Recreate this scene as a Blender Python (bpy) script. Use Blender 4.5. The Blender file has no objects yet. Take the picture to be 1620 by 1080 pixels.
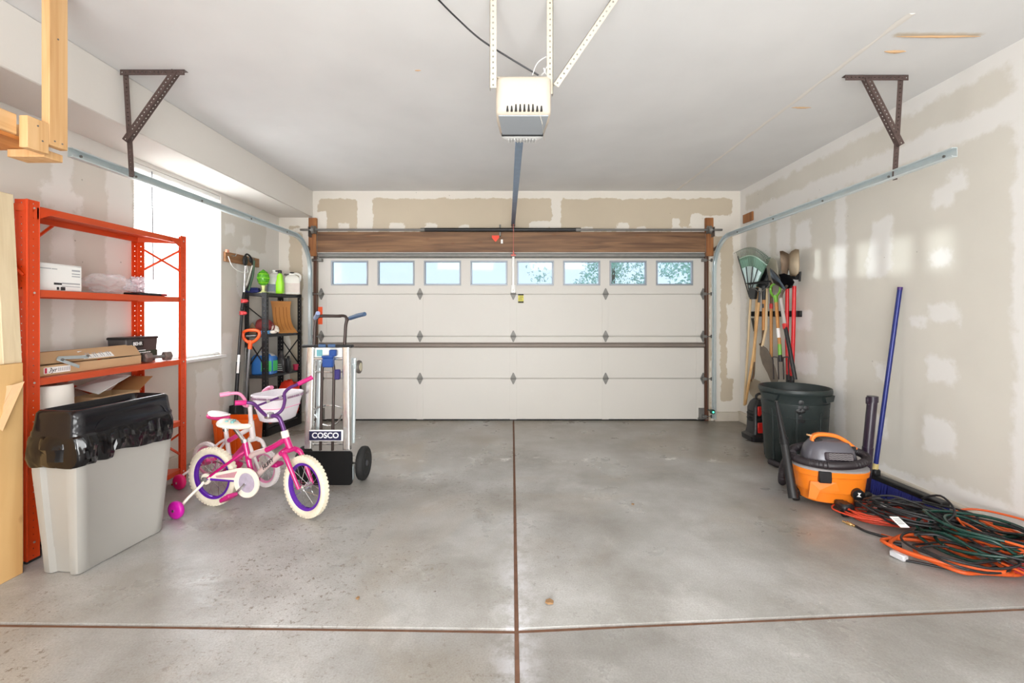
import bpy, bmesh, math, random
from mathutils import Vector, Matrix, noise
C = bpy.context.scene.collection
PI = math.pi
random.seed(7)
V = Vector

# ------------------------------------------------------------------ camera, world, lights, exposure
sc = bpy.context.scene
cam_d = bpy.data.cameras.new('camera')
cam_d.sensor_width = 36.0
cam_d.lens = 16.0
cam_d.shift_y = -0.0265
cam_d.clip_start = 0.05
cam = bpy.data.objects.new('camera', cam_d)
cam.location = (0, 0, 1.34)
cam.rotation_euler = (PI / 2, 0, 0)
C.objects.link(cam)
sc.camera = cam
sc.view_settings.view_transform = 'Standard'
sc.view_settings.look = 'None'
sc.view_settings.exposure = 0.33
sc.view_settings.gamma = 1.0
sc.view_settings.use_curve_mapping = False
FPX = 720.0


def lin(c):
    c /= 255.0
    return c / 12.92 if c <= 0.04045 else ((c + 0.055) / 1.055) ** 2.4


def rgb(r, g, b):
    return (lin(r), lin(g), lin(b), 1.0)


world = bpy.data.worlds.new('sky')
sc.world = world
world.use_nodes = True
wn = world.node_tree.nodes
wl = world.node_tree.links
bg = wn['Background']
tc = wn.new('ShaderNodeTexCoord')
sep = wn.new('ShaderNodeSeparateXYZ')
wl.new(tc.outputs['Generated'], sep.inputs[0])
cr = wn.new('ShaderNodeValToRGB')
cr.color_ramp.elements[0].position = 0.0
cr.color_ramp.elements[0].color = (0.90, 0.95, 1.0, 1)
cr.color_ramp.elements[1].position = 0.6
cr.color_ramp.elements[1].color = (0.62, 0.80, 1.0, 1)
wl.new(sep.outputs[2], cr.inputs[0])
wl.new(cr.outputs[0], bg.inputs[0])
bg.inputs[1].default_value = 3.4


def light(name, kind, loc, energy, color=(1, 1, 1), size=1.0, size_y=None, rot=None, target=None, **kw):
    d = bpy.data.lights.new(name, kind)
    d.energy = energy
    d.color = color
    if kind == 'AREA':
        d.shape = 'RECTANGLE'
        d.size = size
        d.size_y = size_y or size
    elif kind in ('POINT', 'SPOT'):
        d.shadow_soft_size = size
    elif kind == 'SUN':
        d.angle = size
    o = bpy.data.objects.new(name, d)
    o.location = loc
    if target is not None:
        o.rotation_euler = (V(target) - V(loc)).to_track_quat('-Z', 'Y').to_euler()
    elif rot:
        o.rotation_euler = rot
    C.objects.link(o)
    return o


# low sun coming through the door's panes from the left, lighting the blind on its way
light('sun', 'SUN', (-8, 10, 3), 5.0, (1.0, 0.94, 0.84), size=0.02, target=(-8 + 1.0, 10 - 0.55, 3 - 0.02))
# daylight through the left window
light('window_daylight', 'AREA', (-3.35, 4.05, 1.75), 62, (0.93, 0.96, 1.0), 1.1, 1.6, rot=(0, -PI / 2, 0))
# unseen fill lamps added at ceiling height behind the camera
light('fill_lamp_left', 'AREA', (-1.3, -1.4, 2.85), 40, (0.99, 0.995, 1.0), 1.6, 0.8, target=(-1.0, 0.2, 0))
light('fill_lamp_right', 'AREA', (1.3, -1.4, 2.85), 40, (0.99, 0.995, 1.0), 1.6, 0.8, target=(1.0, 0.2, 0))
# unseen soft lamp standing for the photographer's bounced flash, well behind the camera
light('bounce_flash', 'AREA', (0.0, -2.7, 1.25), 170, (0.98, 0.995, 1.0), 3.2, 1.8, target=(0, 4.6, 2.95))

light('ceiling_fill', 'AREA', (0.0, -0.6, 0.6), 50, (0.98, 0.995, 1.0), 1.8, 1.0, target=(0, 4.8, 2.95))  # added fill lamp, out of view, brightens the ceiling towards the door

# ------------------------------------------------------------------ helpers
WL = {}


def wloc(o):
    return WL.get(o.name, V((0, 0, 0))) if o else V((0, 0, 0))


def Wp(px, py, Y):
    return V(((px - 810) / FPX * Y, Y, 1.34 - (py - 497) / FPX * Y))


def Xp(px, py, X):
    return Wp(px, py, X * FPX / (px - 810))


def Fl(px, py, h=0.0):
    return Wp(px, py, (1.34 - h) * FPX / (py - 497))


def catmull(pts, n=6, closed=False):
    pts = [V(p) for p in pts]
    out = []
    m = len(pts)
    rng = range(m) if closed else range(m - 1)
    for i in rng:
        if closed:
            p0, p1, p2, p3 = pts[(i - 1) % m], pts[i], pts[(i + 1) % m], pts[(i + 2) % m]
        else:
            p0 = pts[i - 1] if i > 0 else pts[0] * 2 - pts[1]
            p1, p2 = pts[i], pts[i + 1]
            p3 = pts[i + 2] if i + 2 < m else pts[-1] * 2 - pts[-2]
        for k in range(n):
            t = k / n
            out.append(0.5 * ((2 * p1) + (p2 - p0) * t + (2 * p0 - 5 * p1 + 4 * p2 - p3) * t * t + (3 * p1 - p0 - 3 * p2 + p3) * t ** 3))
    if not closed:
        out.append(pts[-1])
    return out


def rrect(a, b, r, n=4):
    """rounded rectangle outline, half sizes a, b"""
    out = []
    r = min(r, a * 0.999, b * 0.999)
    for cx, cy, a0 in ((a - r, b - r, 0), (-(a - r), b - r, PI / 2), (-(a - r), -(b - r), PI), (a - r, -(b - r), 1.5 * PI)):
        for k in range(n + 1):
            t = a0 + k / n * PI / 2
            out.append((cx + r * math.cos(t), cy + r * math.sin(t)))
    return out


def frame(p0, p1, up=(0, 0, 1)):
    """4x4 with Z along p0->p1, origin p0"""
    z = (V(p1) - V(p0)).normalized()
    u = V(up)
    if abs(z.dot(u)) > 0.98:
        u = V((0, 1, 0))
    x = u.cross(z).normalized()
    y = z.cross(x)
    M = Matrix((x, y, z)).transposed().to_4x4()
    M.translation = V(p0)
    return M


class MB:
    def __init__(s, M=None):
        s.bm = bmesh.new()
        s.M = M

    def _f(s, vs):
        try:
            return s.bm.faces.new(vs)
        except ValueError:
            return None

    def box(s, c, size, R=None, bev=0.0, seg=1):
        M = Matrix.Translation(V(c))
        if R is not None:
            M = M @ (Matrix.Rotation(R, 4, 'Z') if isinstance(R, (int, float)) else R.to_4x4())
        M = M @ Matrix.Diagonal((size[0], size[1], size[2], 1))
        r = bmesh.ops.create_cube(s.bm, size=1.0, matrix=M)
        if bev > 0:
            es = set()
            for v in r['verts']:
                es.update(v.link_edges)
            bmesh.ops.bevel(s.bm, geom=list(es), offset=bev, segments=seg, affect='EDGES', profile=0.5)
        return s

    def beam(s, p0, p1, w, h, up=(0, 0, 1), bev=0.0):
        """box from p0 to p1; h along 'up', w across"""
        M = frame(p0, p1, up)
        L = (V(p1) - V(p0)).length
        r = bmesh.ops.create_cube(s.bm, size=1.0, matrix=M @ Matrix.Translation((0, 0, L / 2)) @ Matrix.Diagonal((w, h, L, 1)))
        if bev > 0:
            es = set()
            for v in r['verts']:
                es.update(v.link_edges)
            bmesh.ops.bevel(s.bm, geom=list(es), offset=bev, segments=1, affect='EDGES', profile=0.5)
        return s

    def loft(s, rings, closed=True, cap0=True, cap1=True):
        R = [[s.bm.verts.new(V(p)) for p in ring] for ring in rings]
        n = len(R[0])
        for a, b in zip(R, R[1:]):
            for i in range(n if closed else n - 1):
                j = (i + 1) % n
                s._f((a[i], a[j], b[j], b[i]))
        if closed and cap0:
            s._f(list(reversed(R[0])))
        if closed and cap1:
            s._f(R[-1])
        return s

    def cyl(s, p0, p1, r0, r1=None, n=12, cap=True):
        r1 = r0 if r1 is None else r1
        M = frame(p0, p1)
        L = (V(p1) - V(p0)).length
        rings = [[M @ V((r * math.cos(2 * PI * k / n), r * math.sin(2 * PI * k / n), z)) for k in range(n)] for r, z in ((r0, 0), (r1, L))]
        return s.loft(rings, cap0=cap, cap1=cap)

    def lathe(s, prof, M=None, n=24, cap=True):
        M = M or Matrix.Identity(4)
        if not isinstance(M, Matrix):
            M = Matrix.Translation(V(M))
        rings = [[M @ V((r * math.cos(2 * PI * k / n), r * math.sin(2 * PI * k / n), z)) for k in range(n)] for r, z in prof]
        return s.loft(rings, cap0=cap, cap1=cap)

    def tube(s, pts, r, n=8, closed=False, cap=True):
        pts = [V(p) for p in pts]
        m = len(pts)
        rr = r if isinstance(r, (list, tuple)) else [r] * m
        T = []
        for i in range(m):
            if closed:
                t = pts[(i + 1) % m] - pts[(i - 1) % m]
            else:
                t = pts[min(i + 1, m - 1)] - pts[max(i - 1, 0)]
            if t.length < 1e-9:
                t = T[-1].copy() if T else V((0, 0, 1))
            T.append(t.normalized())
        u = V((0, 0, 1)) if abs(T[0].z) < 0.9 else V((1, 0, 0))
        x = u.cross(T[0]).normalized()
        rings = []
        for i in range(m):
            x = (x - T[i] * x.dot(T[i]))
            x = x.normalized() if x.length > 1e-6 else T[i].orthogonal().normalized()
            y = T[i].cross(x)
            rings.append([pts[i] + x * (rr[i] * math.cos(2 * PI * k / n)) + y * (rr[i] * math.sin(2 * PI * k / n)) for k in range(n)])
        if closed:
            rings.append(rings[0])
            R = [[s.bm.verts.new(p) for p in ring] for ring in rings[:-1]]
            for i in range(m):
                a, b = R[i], R[(i + 1) % m]
                # pick the shift that matches best
                best = min(range(n), key=lambda q: (a[0].co - b[q].co).length)
                for k in range(n):
                    s._f((a[k], a[(k + 1) % n], b[(k + 1 + best) % n], b[(k + best) % n]))
            return s
        return s.loft(rings, cap0=cap, cap1=cap)

    def torus(s, c, R, r, axis=(0, 0, 1), n=32, m=10, sx=1.0, sy=1.0):
        M = frame(c, V(c) + V(axis))
        vs = []
        for i in range(n):
            a = 2 * PI * i / n
            vs.append([s.bm.verts.new(M @ V(((R + r * math.cos(2 * PI * k / m)) * math.cos(a) * sx, (R + r * math.cos(2 * PI * k / m)) * math.sin(a) * sy, r * math.sin(2 * PI * k / m)))) for k in range(m)])
        for i in range(n):
            a, b = vs[i], vs[(i + 1) % n]
            for k in range(m):
                s._f((a[k], b[k], b[(k + 1) % m], a[(k + 1) % m]))
        return s

    def prism(s, pts, d, M=None):
        """2d outline extruded d along local z"""
        M = M or Matrix.Identity(4)
        return s.loft([[M @ V((x, y, 0)) for x, y in pts], [M @ V((x, y, d)) for x, y in pts]])

    def ball(s, c, r, sc=(1, 1, 1), n=12, M=None):
        MM = Matrix.Translation(V(c)) @ (M.to_4x4() if M is not None else Matrix.Identity(4)) @ Matrix.Diagonal((r * sc[0], r * sc[1], r * sc[2], 1))
        bmesh.ops.create_uvsphere(s.bm, u_segments=n, v_segments=max(6, n * 2 // 3), radius=1.0, matrix=MM)
        return s

    def perf(s, p0, p1, w, nrm, pitch=0.026, hole=0.0045, t=0.002):
        """flat strip from p0 to p1 with a row of real holes; nrm = strip normal"""
        z = (V(p1) - V(p0))
        L = z.length
        z.normalize()
        nrm = V(nrm).normalized()
        x = z.cross(nrm).normalized()
        k = max(1, round(L / pitch))
        pt = L / k
        N = 8
        oct_ = [(hole * math.cos(PI / 8 + q * PI / 4), hole * math.sin(PI / 8 + q * PI / 4)) for q in range(N)]
        out = []
        for q in range(N):
            a = PI / 8 + q * PI / 4
            c, d = math.cos(a), math.sin(a)
            m = max(abs(c), abs(d))
            out.append((c / m * w / 2, d / m * pt / 2))
        outer = []
        # square corners added as own ring points: use 8 points already on the square; corners handled by moving them
        sq = [(w / 2, pt / 2 * 0.41), (w / 2 * 1.0, pt / 2), (-w / 2, pt / 2), (-w / 2, pt / 2 * 0.41), (-w / 2, -pt / 2 * 0.41), (-w / 2, -pt / 2), (w / 2, -pt / 2), (w / 2, -pt / 2 * 0.41)]
        hol = oct_
        for i in range(k):
            c0 = V(p0) + z * (pt * (i + 0.5))
            for side in (0.0, t):
                vo = [s.bm.verts.new(c0 + x * a + z * b + nrm * side) for a, b in sq]
                vi = [s.bm.verts.new(c0 + x * a + z * b + nrm * side) for a, b in hol]
                for q in range(N):
                    s._f((vo[q], vo[(q + 1) % N], vi[(q + 1) % N], vi[q]))
                if side == 0.0:
                    prev = (vo, vi)
                else:
                    for q in range(N):
                        s._f((prev[1][q], prev[1][(q + 1) % N], vi[(q + 1) % N], vi[q]))
                        if q not in (1, 5):
                            s._f((prev[0][q], prev[0][(q + 1) % N], vo[(q + 1) % N], vo[q]))
        return s

    def build(s, name, mat, parent=None, smooth=42, **kw):
        if s.M is not None:
            s.bm.transform(s.M)
        bm = s.bm
        bmesh.ops.recalc_face_normals(bm, faces=bm.faces)
        if parent is None and kw.get('origin') is None:
            co = [v.co for v in bm.verts]
            o0 = V(((min(c.x for c in co) + max(c.x for c in co)) / 2, (min(c.y for c in co) + max(c.y for c in co)) / 2, min(c.z for c in co)))
        elif parent is None:
            o0 = V(kw['origin'])
        else:
            o0 = wloc(parent)
        bm.transform(Matrix.Translation(-o0))
        me = bpy.data.meshes.new(name)
        bm.to_mesh(me)
        bm.free()
        if smooth:
            me.polygons.foreach_set('use_smooth', [True] * len(me.polygons))
            me.set_sharp_from_angle(angle=math.radians(smooth))
        o = bpy.data.objects.new(name, me)
        C.objects.link(o)
        if mat is not None:
            me.materials.append(mat)
        WL[o.name] = o0
        if parent is None:
            o.location = o0
        else:
            o.parent = parent
        tag(o, **kw)
        return o


def tag(o, label=None, cat=None, group=None, kind=None, **_):
    if label:
        o['label'] = label
    if cat:
        o['category'] = cat
    if group:
        o['group'] = group
    if kind:
        o['kind'] = kind
    return o


def thing(name, loc, label=None, cat=None, group=None, kind=None):
    o = bpy.data.objects.new(name, None)
    o.empty_display_size = 0.1
    o.location = loc
    C.objects.link(o)
    WL[o.name] = V(loc)
    return tag(o, label, cat, group, kind)


def share(src, name, off, parent, rot=None):
    """copy of a part (shared mesh) shifted by off, under parent"""
    o = src.copy()
    C.objects.link(o)
    o.parent = parent
    o.location = V(src.location) + V(off)
    WL[o.name] = wloc(parent)
    return o


def text(body, size, M, mat, parent, name='lettering', ext=0.0006, align='CENTER', shear=0.0, bold=0.0):
    cu = bpy.data.curves.new('lettering', 'FONT')
    cu.body = body
    cu.size = size
    cu.extrude = ext
    cu.align_x = align
    cu.align_y = 'CENTER'
    cu.shear = shear
    cu.offset = bold
    to = bpy.data.objects.new('lettering', cu)
    me = bpy.data.meshes.new_from_object(to)
    bpy.data.objects.remove(to)
    me.transform(Matrix.Translation(-wloc(parent)) @ M)
    me.materials.clear()
    me.materials.append(mat)
    o = bpy.data.objects.new(name, me)
    C.objects.link(o)
    o.parent = parent
    return o


def basis(o, x, z=None, y=None):
    """matrix with local x,y axes given and origin o (text plane)"""
    x = V(x).normalized()
    y = V(y).normalized()
    z = x.cross(y).normalized()
    y = z.cross(x)
    M = Matrix((x, y, z)).transposed().to_4x4()
    M.translation = V(o)
    return M


# ------------------------------------------------------------------ materials
MATS = {}


def nodes_of(name):
    m = bpy.data.materials.new(name)
    m.use_nodes = True
    nt = m.node_tree
    b = nt.nodes['Principled BSDF']
    return m, nt, b


def mat(name, col, rough=0.5, metal=0.0, var=0.08, scale=9.0, bump=0.0, bscale=60.0, spec=0.5, coat=0.0, trans=0.0, alpha=1.0, emit=None, estr=0.0):
    if name in MATS:
        return MATS[name]
    m, nt, b = nodes_of(name)
    N, L = nt.nodes, nt.links
    tc = N.new('ShaderNodeTexCoord')
    nz = N.new('ShaderNodeTexNoise')
    nz.inputs['Scale'].default_value = scale
    nz.inputs['Detail'].default_value = 4
    L.new(tc.outputs['Object'], nz.inputs['Vector'])
    c = rgb(*col)
    mx = N.new('ShaderNodeMix')
    mx.data_type = 'RGBA'
    mx.inputs[6].default_value = tuple(min(1, q * (1 - var)) for q in c[:3]) + (1,)
    mx.inputs[7].default_value = tuple(min(1, q * (1 + var)) for q in c[:3]) + (1,)
    L.new(nz.outputs[0], mx.inputs[0])
    L.new(mx.outputs[2], b.inputs['Base Color'])
    b.inputs['Roughness'].default_value = rough
    b.inputs['Metallic'].default_value = metal
    b.inputs['Specular IOR Level'].default_value = spec
    b.inputs['Coat Weight'].default_value = coat
    b.inputs['Transmission Weight'].default_value = trans
    b.inputs['Alpha'].default_value = alpha
    if emit:
        b.inputs['Emission Color'].default_value = rgb(*emit)
        b.inputs['Emission Strength'].default_value = estr
    if bump > 0:
        n2 = N.new('ShaderNodeTexNoise')
        n2.inputs['Scale'].default_value = bscale
        n2.inputs['Detail'].default_value = 5
        L.new(tc.outputs['Object'], n2.inputs['Vector'])
        bp = N.new('ShaderNodeBump')
        bp.inputs['Strength'].default_value = bump
        bp.inputs['Distance'].default_value = 0.01
        L.new(n2.outputs[0], bp.inputs['Height'])
        L.new(bp.outputs[0], b.inputs['Normal'])
    MATS[name] = m
    return m


def wood(name, c0, c1, axis='Z', rough=0.6, knots=0.0, scale=1.0, kcol=(120, 72, 35)):
    if name in MATS:
        return MATS[name]
    m, nt, b = nodes_of(name)
    N, L = nt.nodes, nt.links
    tc = N.new('ShaderNodeTexCoord')
    mp = N.new('ShaderNodeMapping')
    sc3 = [26 * scale] * 3
    sc3['XYZ'.index(axis)] = 1.6 * scale
    mp.inputs['Scale'].default_value = sc3
    L.new(tc.outputs['Object'], mp.inputs[0])
    nz = N.new('ShaderNodeTexNoise')
    nz.inputs['Scale'].default_value = 1.0
    nz.inputs['Detail'].default_value = 6
    nz.inputs['Distortion'].default_value = 0.8
    L.new(mp.outputs[0], nz.inputs['Vector'])
    r = N.new('ShaderNodeValToRGB')
    r.color_ramp.elements[0].position = 0.3
    r.color_ramp.elements[0].color = rgb(*c0)
    r.color_ramp.elements[1].position = 0.72
    r.color_ramp.elements[1].color = rgb(*c1)
    L.new(nz.outputs[0], r.inputs[0])
    last = r.outputs[0]
    if knots > 0:
        mp2 = N.new('ShaderNodeMapping')
        s2 = [7.0] * 3
        s2['XYZ'.index(axis)] = 4.0
        mp2.inputs['Scale'].default_value = s2
        L.new(tc.outputs['Object'], mp2.inputs[0])
        vo = N.new('ShaderNodeTexVoronoi')
        vo.inputs['Scale'].default_value = 1.0
        L.new(mp2.outputs[0], vo.inputs['Vector'])
        mr = N.new('ShaderNodeMapRange')
        mr.inputs[1].default_value = 0.05
        mr.inputs[2].default_value = 0.14
        mr.inputs[3].default_value = knots
        mr.inputs[4].default_value = 0.0
        L.new(vo.outputs['Distance'], mr.inputs[0])
        mx = N.new('ShaderNodeMix')
        mx.data_type = 'RGBA'
        L.new(mr.outputs[0], mx.inputs[0])
        L.new(last, mx.inputs[6])
        mx.inputs[7].default_value = rgb(*kcol)
        last = mx.outputs[2]
    L.new(last, b.inputs['Base Color'])
    b.inputs['Roughness'].default_value = rough
    bp = N.new('ShaderNodeBump')
    bp.inputs['Strength'].default_value = 0.15
    bp.inputs['Distance'].default_value = 0.004
    L.new(nz.outputs[0], bp.inputs['Height'])
    L.new(bp.outputs[0], b.inputs['Normal'])
    MATS[name] = m
    return m


def drywall(name, field, mud, rough=0.85, amp=0.022, soft=0.006, spots=True):
    """bare board with joint compound laid where the mesh's 'mud' distance is below zero; edges broken up by noise"""
    m, nt, b = nodes_of(name)
    N, L = nt.nodes, nt.links
    at = N.new('ShaderNodeAttribute')
    at.attribute_name = 'mud'
    tc = N.new('ShaderNodeTexCoord')
    n1 = N.new('ShaderNodeTexNoise')
    n1.inputs['Scale'].default_value = 11
    n1.inputs['Detail'].default_value = 7
    n1.inputs['Roughness'].default_value = 0.65
    L.new(tc.outputs['Object'], n1.inputs['Vector'])
    ma = N.new('ShaderNodeMath')
    ma.operation = 'MULTIPLY_ADD'
    L.new(n1.outputs[0], ma.inputs[0])
    ma.inputs[1].default_value = amp * 4
    ma.inputs[2].default_value = -amp * 2
    ad = N.new('ShaderNodeMath')
    ad.operation = 'ADD'
    L.new(at.outputs['Fac'], ad.inputs[0])
    L.new(ma.outputs[0], ad.inputs[1])
    mr = N.new('ShaderNodeMapRange')
    mr.interpolation_type = 'SMOOTHSTEP'
    mr.inputs[1].default_value = -soft
    mr.inputs[2].default_value = soft
    mr.inputs[3].default_value = 1
    mr.inputs[4].default_value = 0
    L.new(ad.outputs[0], mr.inputs[0])
    n2 = N.new('ShaderNodeTexNoise')
    n2.inputs['Scale'].default_value = 1.7
    n2.inputs['Detail'].default_value = 5
    L.new(tc.outputs['Object'], n2.inputs['Vector'])

    def two(col, v):
        mx = N.new('ShaderNodeMix')
        mx.data_type = 'RGBA'
        c = rgb(*col)
        mx.inputs[6].default_value = tuple(q * (1 - v) for q in c[:3]) + (1,)
        mx.inputs[7].default_value = tuple(min(1, q * (1 + v)) for q in c[:3]) + (1,)
        L.new(n2.outputs[0], mx.inputs[0])
        return mx.outputs[2]
    mx = N.new('ShaderNodeMix')
    mx.data_type = 'RGBA'
    L.new(mr.outputs[0], mx.inputs[0])
    L.new(two(field, 0.10), mx.inputs[6])
    L.new(two(mud, 0.05), mx.inputs[7])
    last = mx.outputs[2]
    if spots:
        vo = N.new('ShaderNodeTexVoronoi')
        vo.inputs['Scale'].default_value = 5.0
        L.new(tc.outputs['Object'], vo.inputs['Vector'])
        ms = N.new('ShaderNodeMapRange')
        ms.inputs[1].default_value = 0.018
        ms.inputs[2].default_value = 0.035
        ms.inputs[3].default_value = 0.55
        ms.inputs[4].default_value = 0
        L.new(vo.outputs['Distance'], ms.inputs[0])
        mx2 = N.new('ShaderNodeMix')
        mx2.data_type = 'RGBA'
        L.new(ms.outputs[0], mx2.inputs[0])
        L.new(last, mx2.inputs[6])
        mx2.inputs[7].default_value = rgb(120, 112, 100)
        last = mx2.outputs[2]
    L.new(last, b.inputs['Base Color'])
    b.inputs['Roughness'].default_value = rough
    b.inputs['Specular IOR Level'].default_value = 0.25
    bp = N.new('ShaderNodeBump')
    bp.inputs['Strength'].default_value = 0.25
    bp.inputs['Distance'].default_value = 0.004
    L.new(mr.outputs[0], bp.inputs['Height'])
    L.new(bp.outputs[0], b.inputs['Normal'])
    return m


def sdf_grid(name, us, vs, P, material, rects, holes=(), thick=0.1, nrm=None, kind='structure', wob=0.02):
    me = bpy.data.meshes.new(name)
    nu, nv = len(us), len(vs)
    verts = [P(u, v) for v in vs for u in us]
    faces = []
    for j in range(nv - 1):
        for i in range(nu - 1):
            cu, cv = (us[i] + us[i + 1]) / 2, (vs[j] + vs[j + 1]) / 2
            if any(h[0] < cu < h[1] and h[2] < cv < h[3] for h in holes):
                continue
            a = j * nu + i
            faces.append((a, a + 1, a + nu + 1, a + nu))
    me.from_pydata([tuple(v) for v in verts], [], faces)
    # make normals face nrm
    n0 = me.polygons[0].normal
    if nrm is not None and n0.dot(V(nrm)) < 0:
        me.flip_normals()
    att = me.attributes.new('mud', 'FLOAT', 'POINT')
    vals = []
    for v in vs:
        for u in us:
            d = 0.3
            wu = u + wob * noise.noise(V((u * 4, v * 4, 1.3)))
            wv = v + wob * noise.noise(V((u * 4, v * 4, 7.9)))
            for r in rects:
                cx, cy, hx, hy = (r[0] + r[1]) / 2, (r[2] + r[3]) / 2, abs(r[1] - r[0]) / 2, abs(r[3] - r[2]) / 2
                dx, dy = abs(wu - cx) - hx, abs(wv - cy) - hy
                e = math.hypot(max(dx, 0), max(dy, 0)) + min(max(dx, dy), 0)
                if e < d:
                    d = e
            vals.append(d)
    att.data.foreach_set('value', vals)
    me.materials.append(material)
    o = bpy.data.objects.new(name, me)
    C.objects.link(o)
    WL[o.name] = V((0, 0, 0))
    so = o.modifiers.new('thickness', 'SOLIDIFY')
    so.thickness = thick
    so.offset = -1
    o['kind'] = kind
    return o


def lsp(a, b, step, extra=()):
    n = max(1, round((b - a) / step))
    L = [a + (b - a) * i / n for i in range(n + 1)]
    for e in extra:
        if a < e < b:
            k = min(range(1, n), key=lambda q: abs(L[q] - e))
            L[k] = e
    return sorted(L)
# ------------------------------------------------------------------ the setting
XL, XR, YB, YN, ZC = -2.94, 2.88, 5.74, -3.2, 2.895
ZS, XS = 2.56, -2.512          # soffit underside and face
WX0, WX1, WZ0, WZ1 = 3.54, 4.60, 0.93, 2.53   # left window along Y, z
DX0, DX1, DZ = -2.455, 2.44, 2.115

m_wall = drywall('drywall', (198, 185, 164), (226, 220, 210))
m_wallr = drywall('skimmed_drywall', (213, 208, 198), (228, 225, 221), soft=0.024, amp=0.034)
m_walll = drywall('skimmed_drywall_left', (214, 208, 198), (229, 225, 219), soft=0.014, amp=0.03)
m_ceil = drywall('ceiling_paint', (224, 223, 222), (196, 182, 160), rough=0.9, amp=0.012, soft=0.02, spots=False)
m_soffit = mat('soffit_paint', (226, 221, 214), 0.85, var=0.02, scale=2, bump=0.08, bscale=40)
m_white = mat('door_white', (208, 204, 197), 0.45, var=0.02, scale=2.5, bump=0.05, bscale=90)
m_trimw = mat('white_trim', (240, 239, 236), 0.4, var=0.02)
m_curb = mat('curb_concrete', (205, 196, 182), 0.85, var=0.16, scale=7, bump=0.4, bscale=30)
m_galv = mat('galvanised_steel', (214, 224, 226), 0.3, 0.55, var=0.1, scale=14)
m_galvd = mat('dull_galvanised', (128, 126, 122), 0.55, 0.6, var=0.2, scale=20)
m_black = mat('black_paint', (24, 24, 26), 0.42, var=0.2, scale=20)
m_blackp = mat('black_plastic', (30, 29, 31), 0.38, var=0.12, scale=12)
m_rust = mat('rusty_angle', (98, 82, 78), 0.5, 0.55, var=0.3, scale=30)
m_cream = mat('cream_angle', (204, 194, 176), 0.5, 0.1, var=0.06)
m_chrome = mat('chrome', (225, 226, 228), 0.12, 1.0, var=0.03)
m_alu = mat('aluminium', (228, 226, 224), 0.24, 0.9, var=0.06, scale=16)
m_beam = wood('aged_board', (88, 58, 38), (150, 112, 78), 'X', 0.55, knots=0.5, scale=0.9)
m_jamb = wood('jamb_wood', (120, 70, 34), (178, 118, 66), 'Z', 0.55)
m_jambd = wood('dark_jamb', (60, 36, 26), (104, 64, 42), 'Z', 0.55)
m_pine = wood('pine_stud', (202, 154, 100), (224, 184, 134), 'Z', 0.6, knots=0.55)
m_piney = wood('pine_beam', (204, 156, 102), (226, 186, 136), 'Y', 0.6, knots=0.3)
m_deckw = wood('deck_plywood', (176, 104, 44), (212, 146, 82), 'Y', 0.6)
m_ply = wood('plywood_sheet', (200, 150, 92), (224, 184, 126), 'Z', 0.6, knots=0.7, scale=0.35, kcol=(140, 88, 44))
m_pale = wood('pale_lumber', (208, 186, 150), (226, 208, 174), 'Z', 0.65, knots=0.7)
m_card = mat('cardboard', (200, 164, 124), 0.8, var=0.08, scale=6)
m_cardd = mat('cardboard_dark', (166, 116, 70), 0.8, var=0.1, scale=6)
m_label = mat('paper_label', (244, 243, 240), 0.6, var=0.01)
m_ink = mat('ink', (44, 42, 44), 0.6, var=0.05)
m_inkw = mat('white_ink', (246, 246, 246), 0.5, var=0.01)
m_joint = mat('joint_dirt', (128, 92, 72), 0.9, var=0.3, scale=30)


def rect_r(px0, py0, px1, py1):
    """picture box on the right wall -> (Y0, Y1, z0, z1)"""
    a, b = Xp(px0, py0, XR), Xp(px1, py1, XR)
    zs = [Xp(px0, py0, XR).z, Xp(px1, py1, XR).z, Xp(px1, py0, XR).z, Xp(px0, py1, XR).z]
    zs.sort()
    return (min(a.y, b.y), max(a.y, b.y), (zs[0] + zs[1]) / 2, (zs[2] + zs[3]) / 2)


def rect_l(px0, py0, px1, py1):
    a, b = Xp(px0, py0, XL), Xp(px1, py1, XL)
    zs = sorted([Xp(px0, py0, XL).z, Xp(px1, py1, XL).z, Xp(px1, py0, XL).z, Xp(px0, py1, XL).z])
    return (min(a.y, b.y), max(a.y, b.y), (zs[0] + zs[1]) / 2, (zs[2] + zs[3]) / 2)


def rect_b(px0, py0, px1, py1):
    a, b = Wp(px0, py0, YB), Wp(px1, py1, YB)
    return (a.x, b.x, b.z, a.z)


rr = [(-3.3, 2.62, 0, 3), (-3.3, 5.9, 2.79, 3), (-3.3, 5.9, 2.44, 2.60), (3.93, 4.06, 0, 2.5), (5.60, 5.9, 0, 3), (5.08, 5.36, 1.2, 2.5), (4.72, 4.9, 1.9, 2.5), (2.6, 3.1, 0, 0.24), (2.6, 4.6, 0, 0.17)]
rr += [rect_r(*q) for q in [(1255, 490, 1284, 522), (1256, 556, 1292, 590), (1466, 566, 1512, 606), (1462, 662, 1510, 716), (1472, 395, 1508, 420), (1474, 292, 1508, 326), (1470, 480, 1520, 510), (1384, 575, 1404, 604), (1384, 655, 1402, 690), (1258, 350, 1284, 392), (1378, 345, 1412, 432), (1228, 345, 1250, 400), (1236, 420, 1262, 470), (1440, 500, 1462, 520), (1370, 410, 1400, 440), (1500, 270, 1530, 300), (1386, 740, 1410, 770), (1455, 765, 1500, 790)]]
wall_right = sdf_grid('wall_right', lsp(YN, YB + 0.1, 0.045), lsp(0, ZC, 0.045), lambda u, v: (XR, u, v), m_wallr, rr, nrm=(-1, 0, 0))

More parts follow.
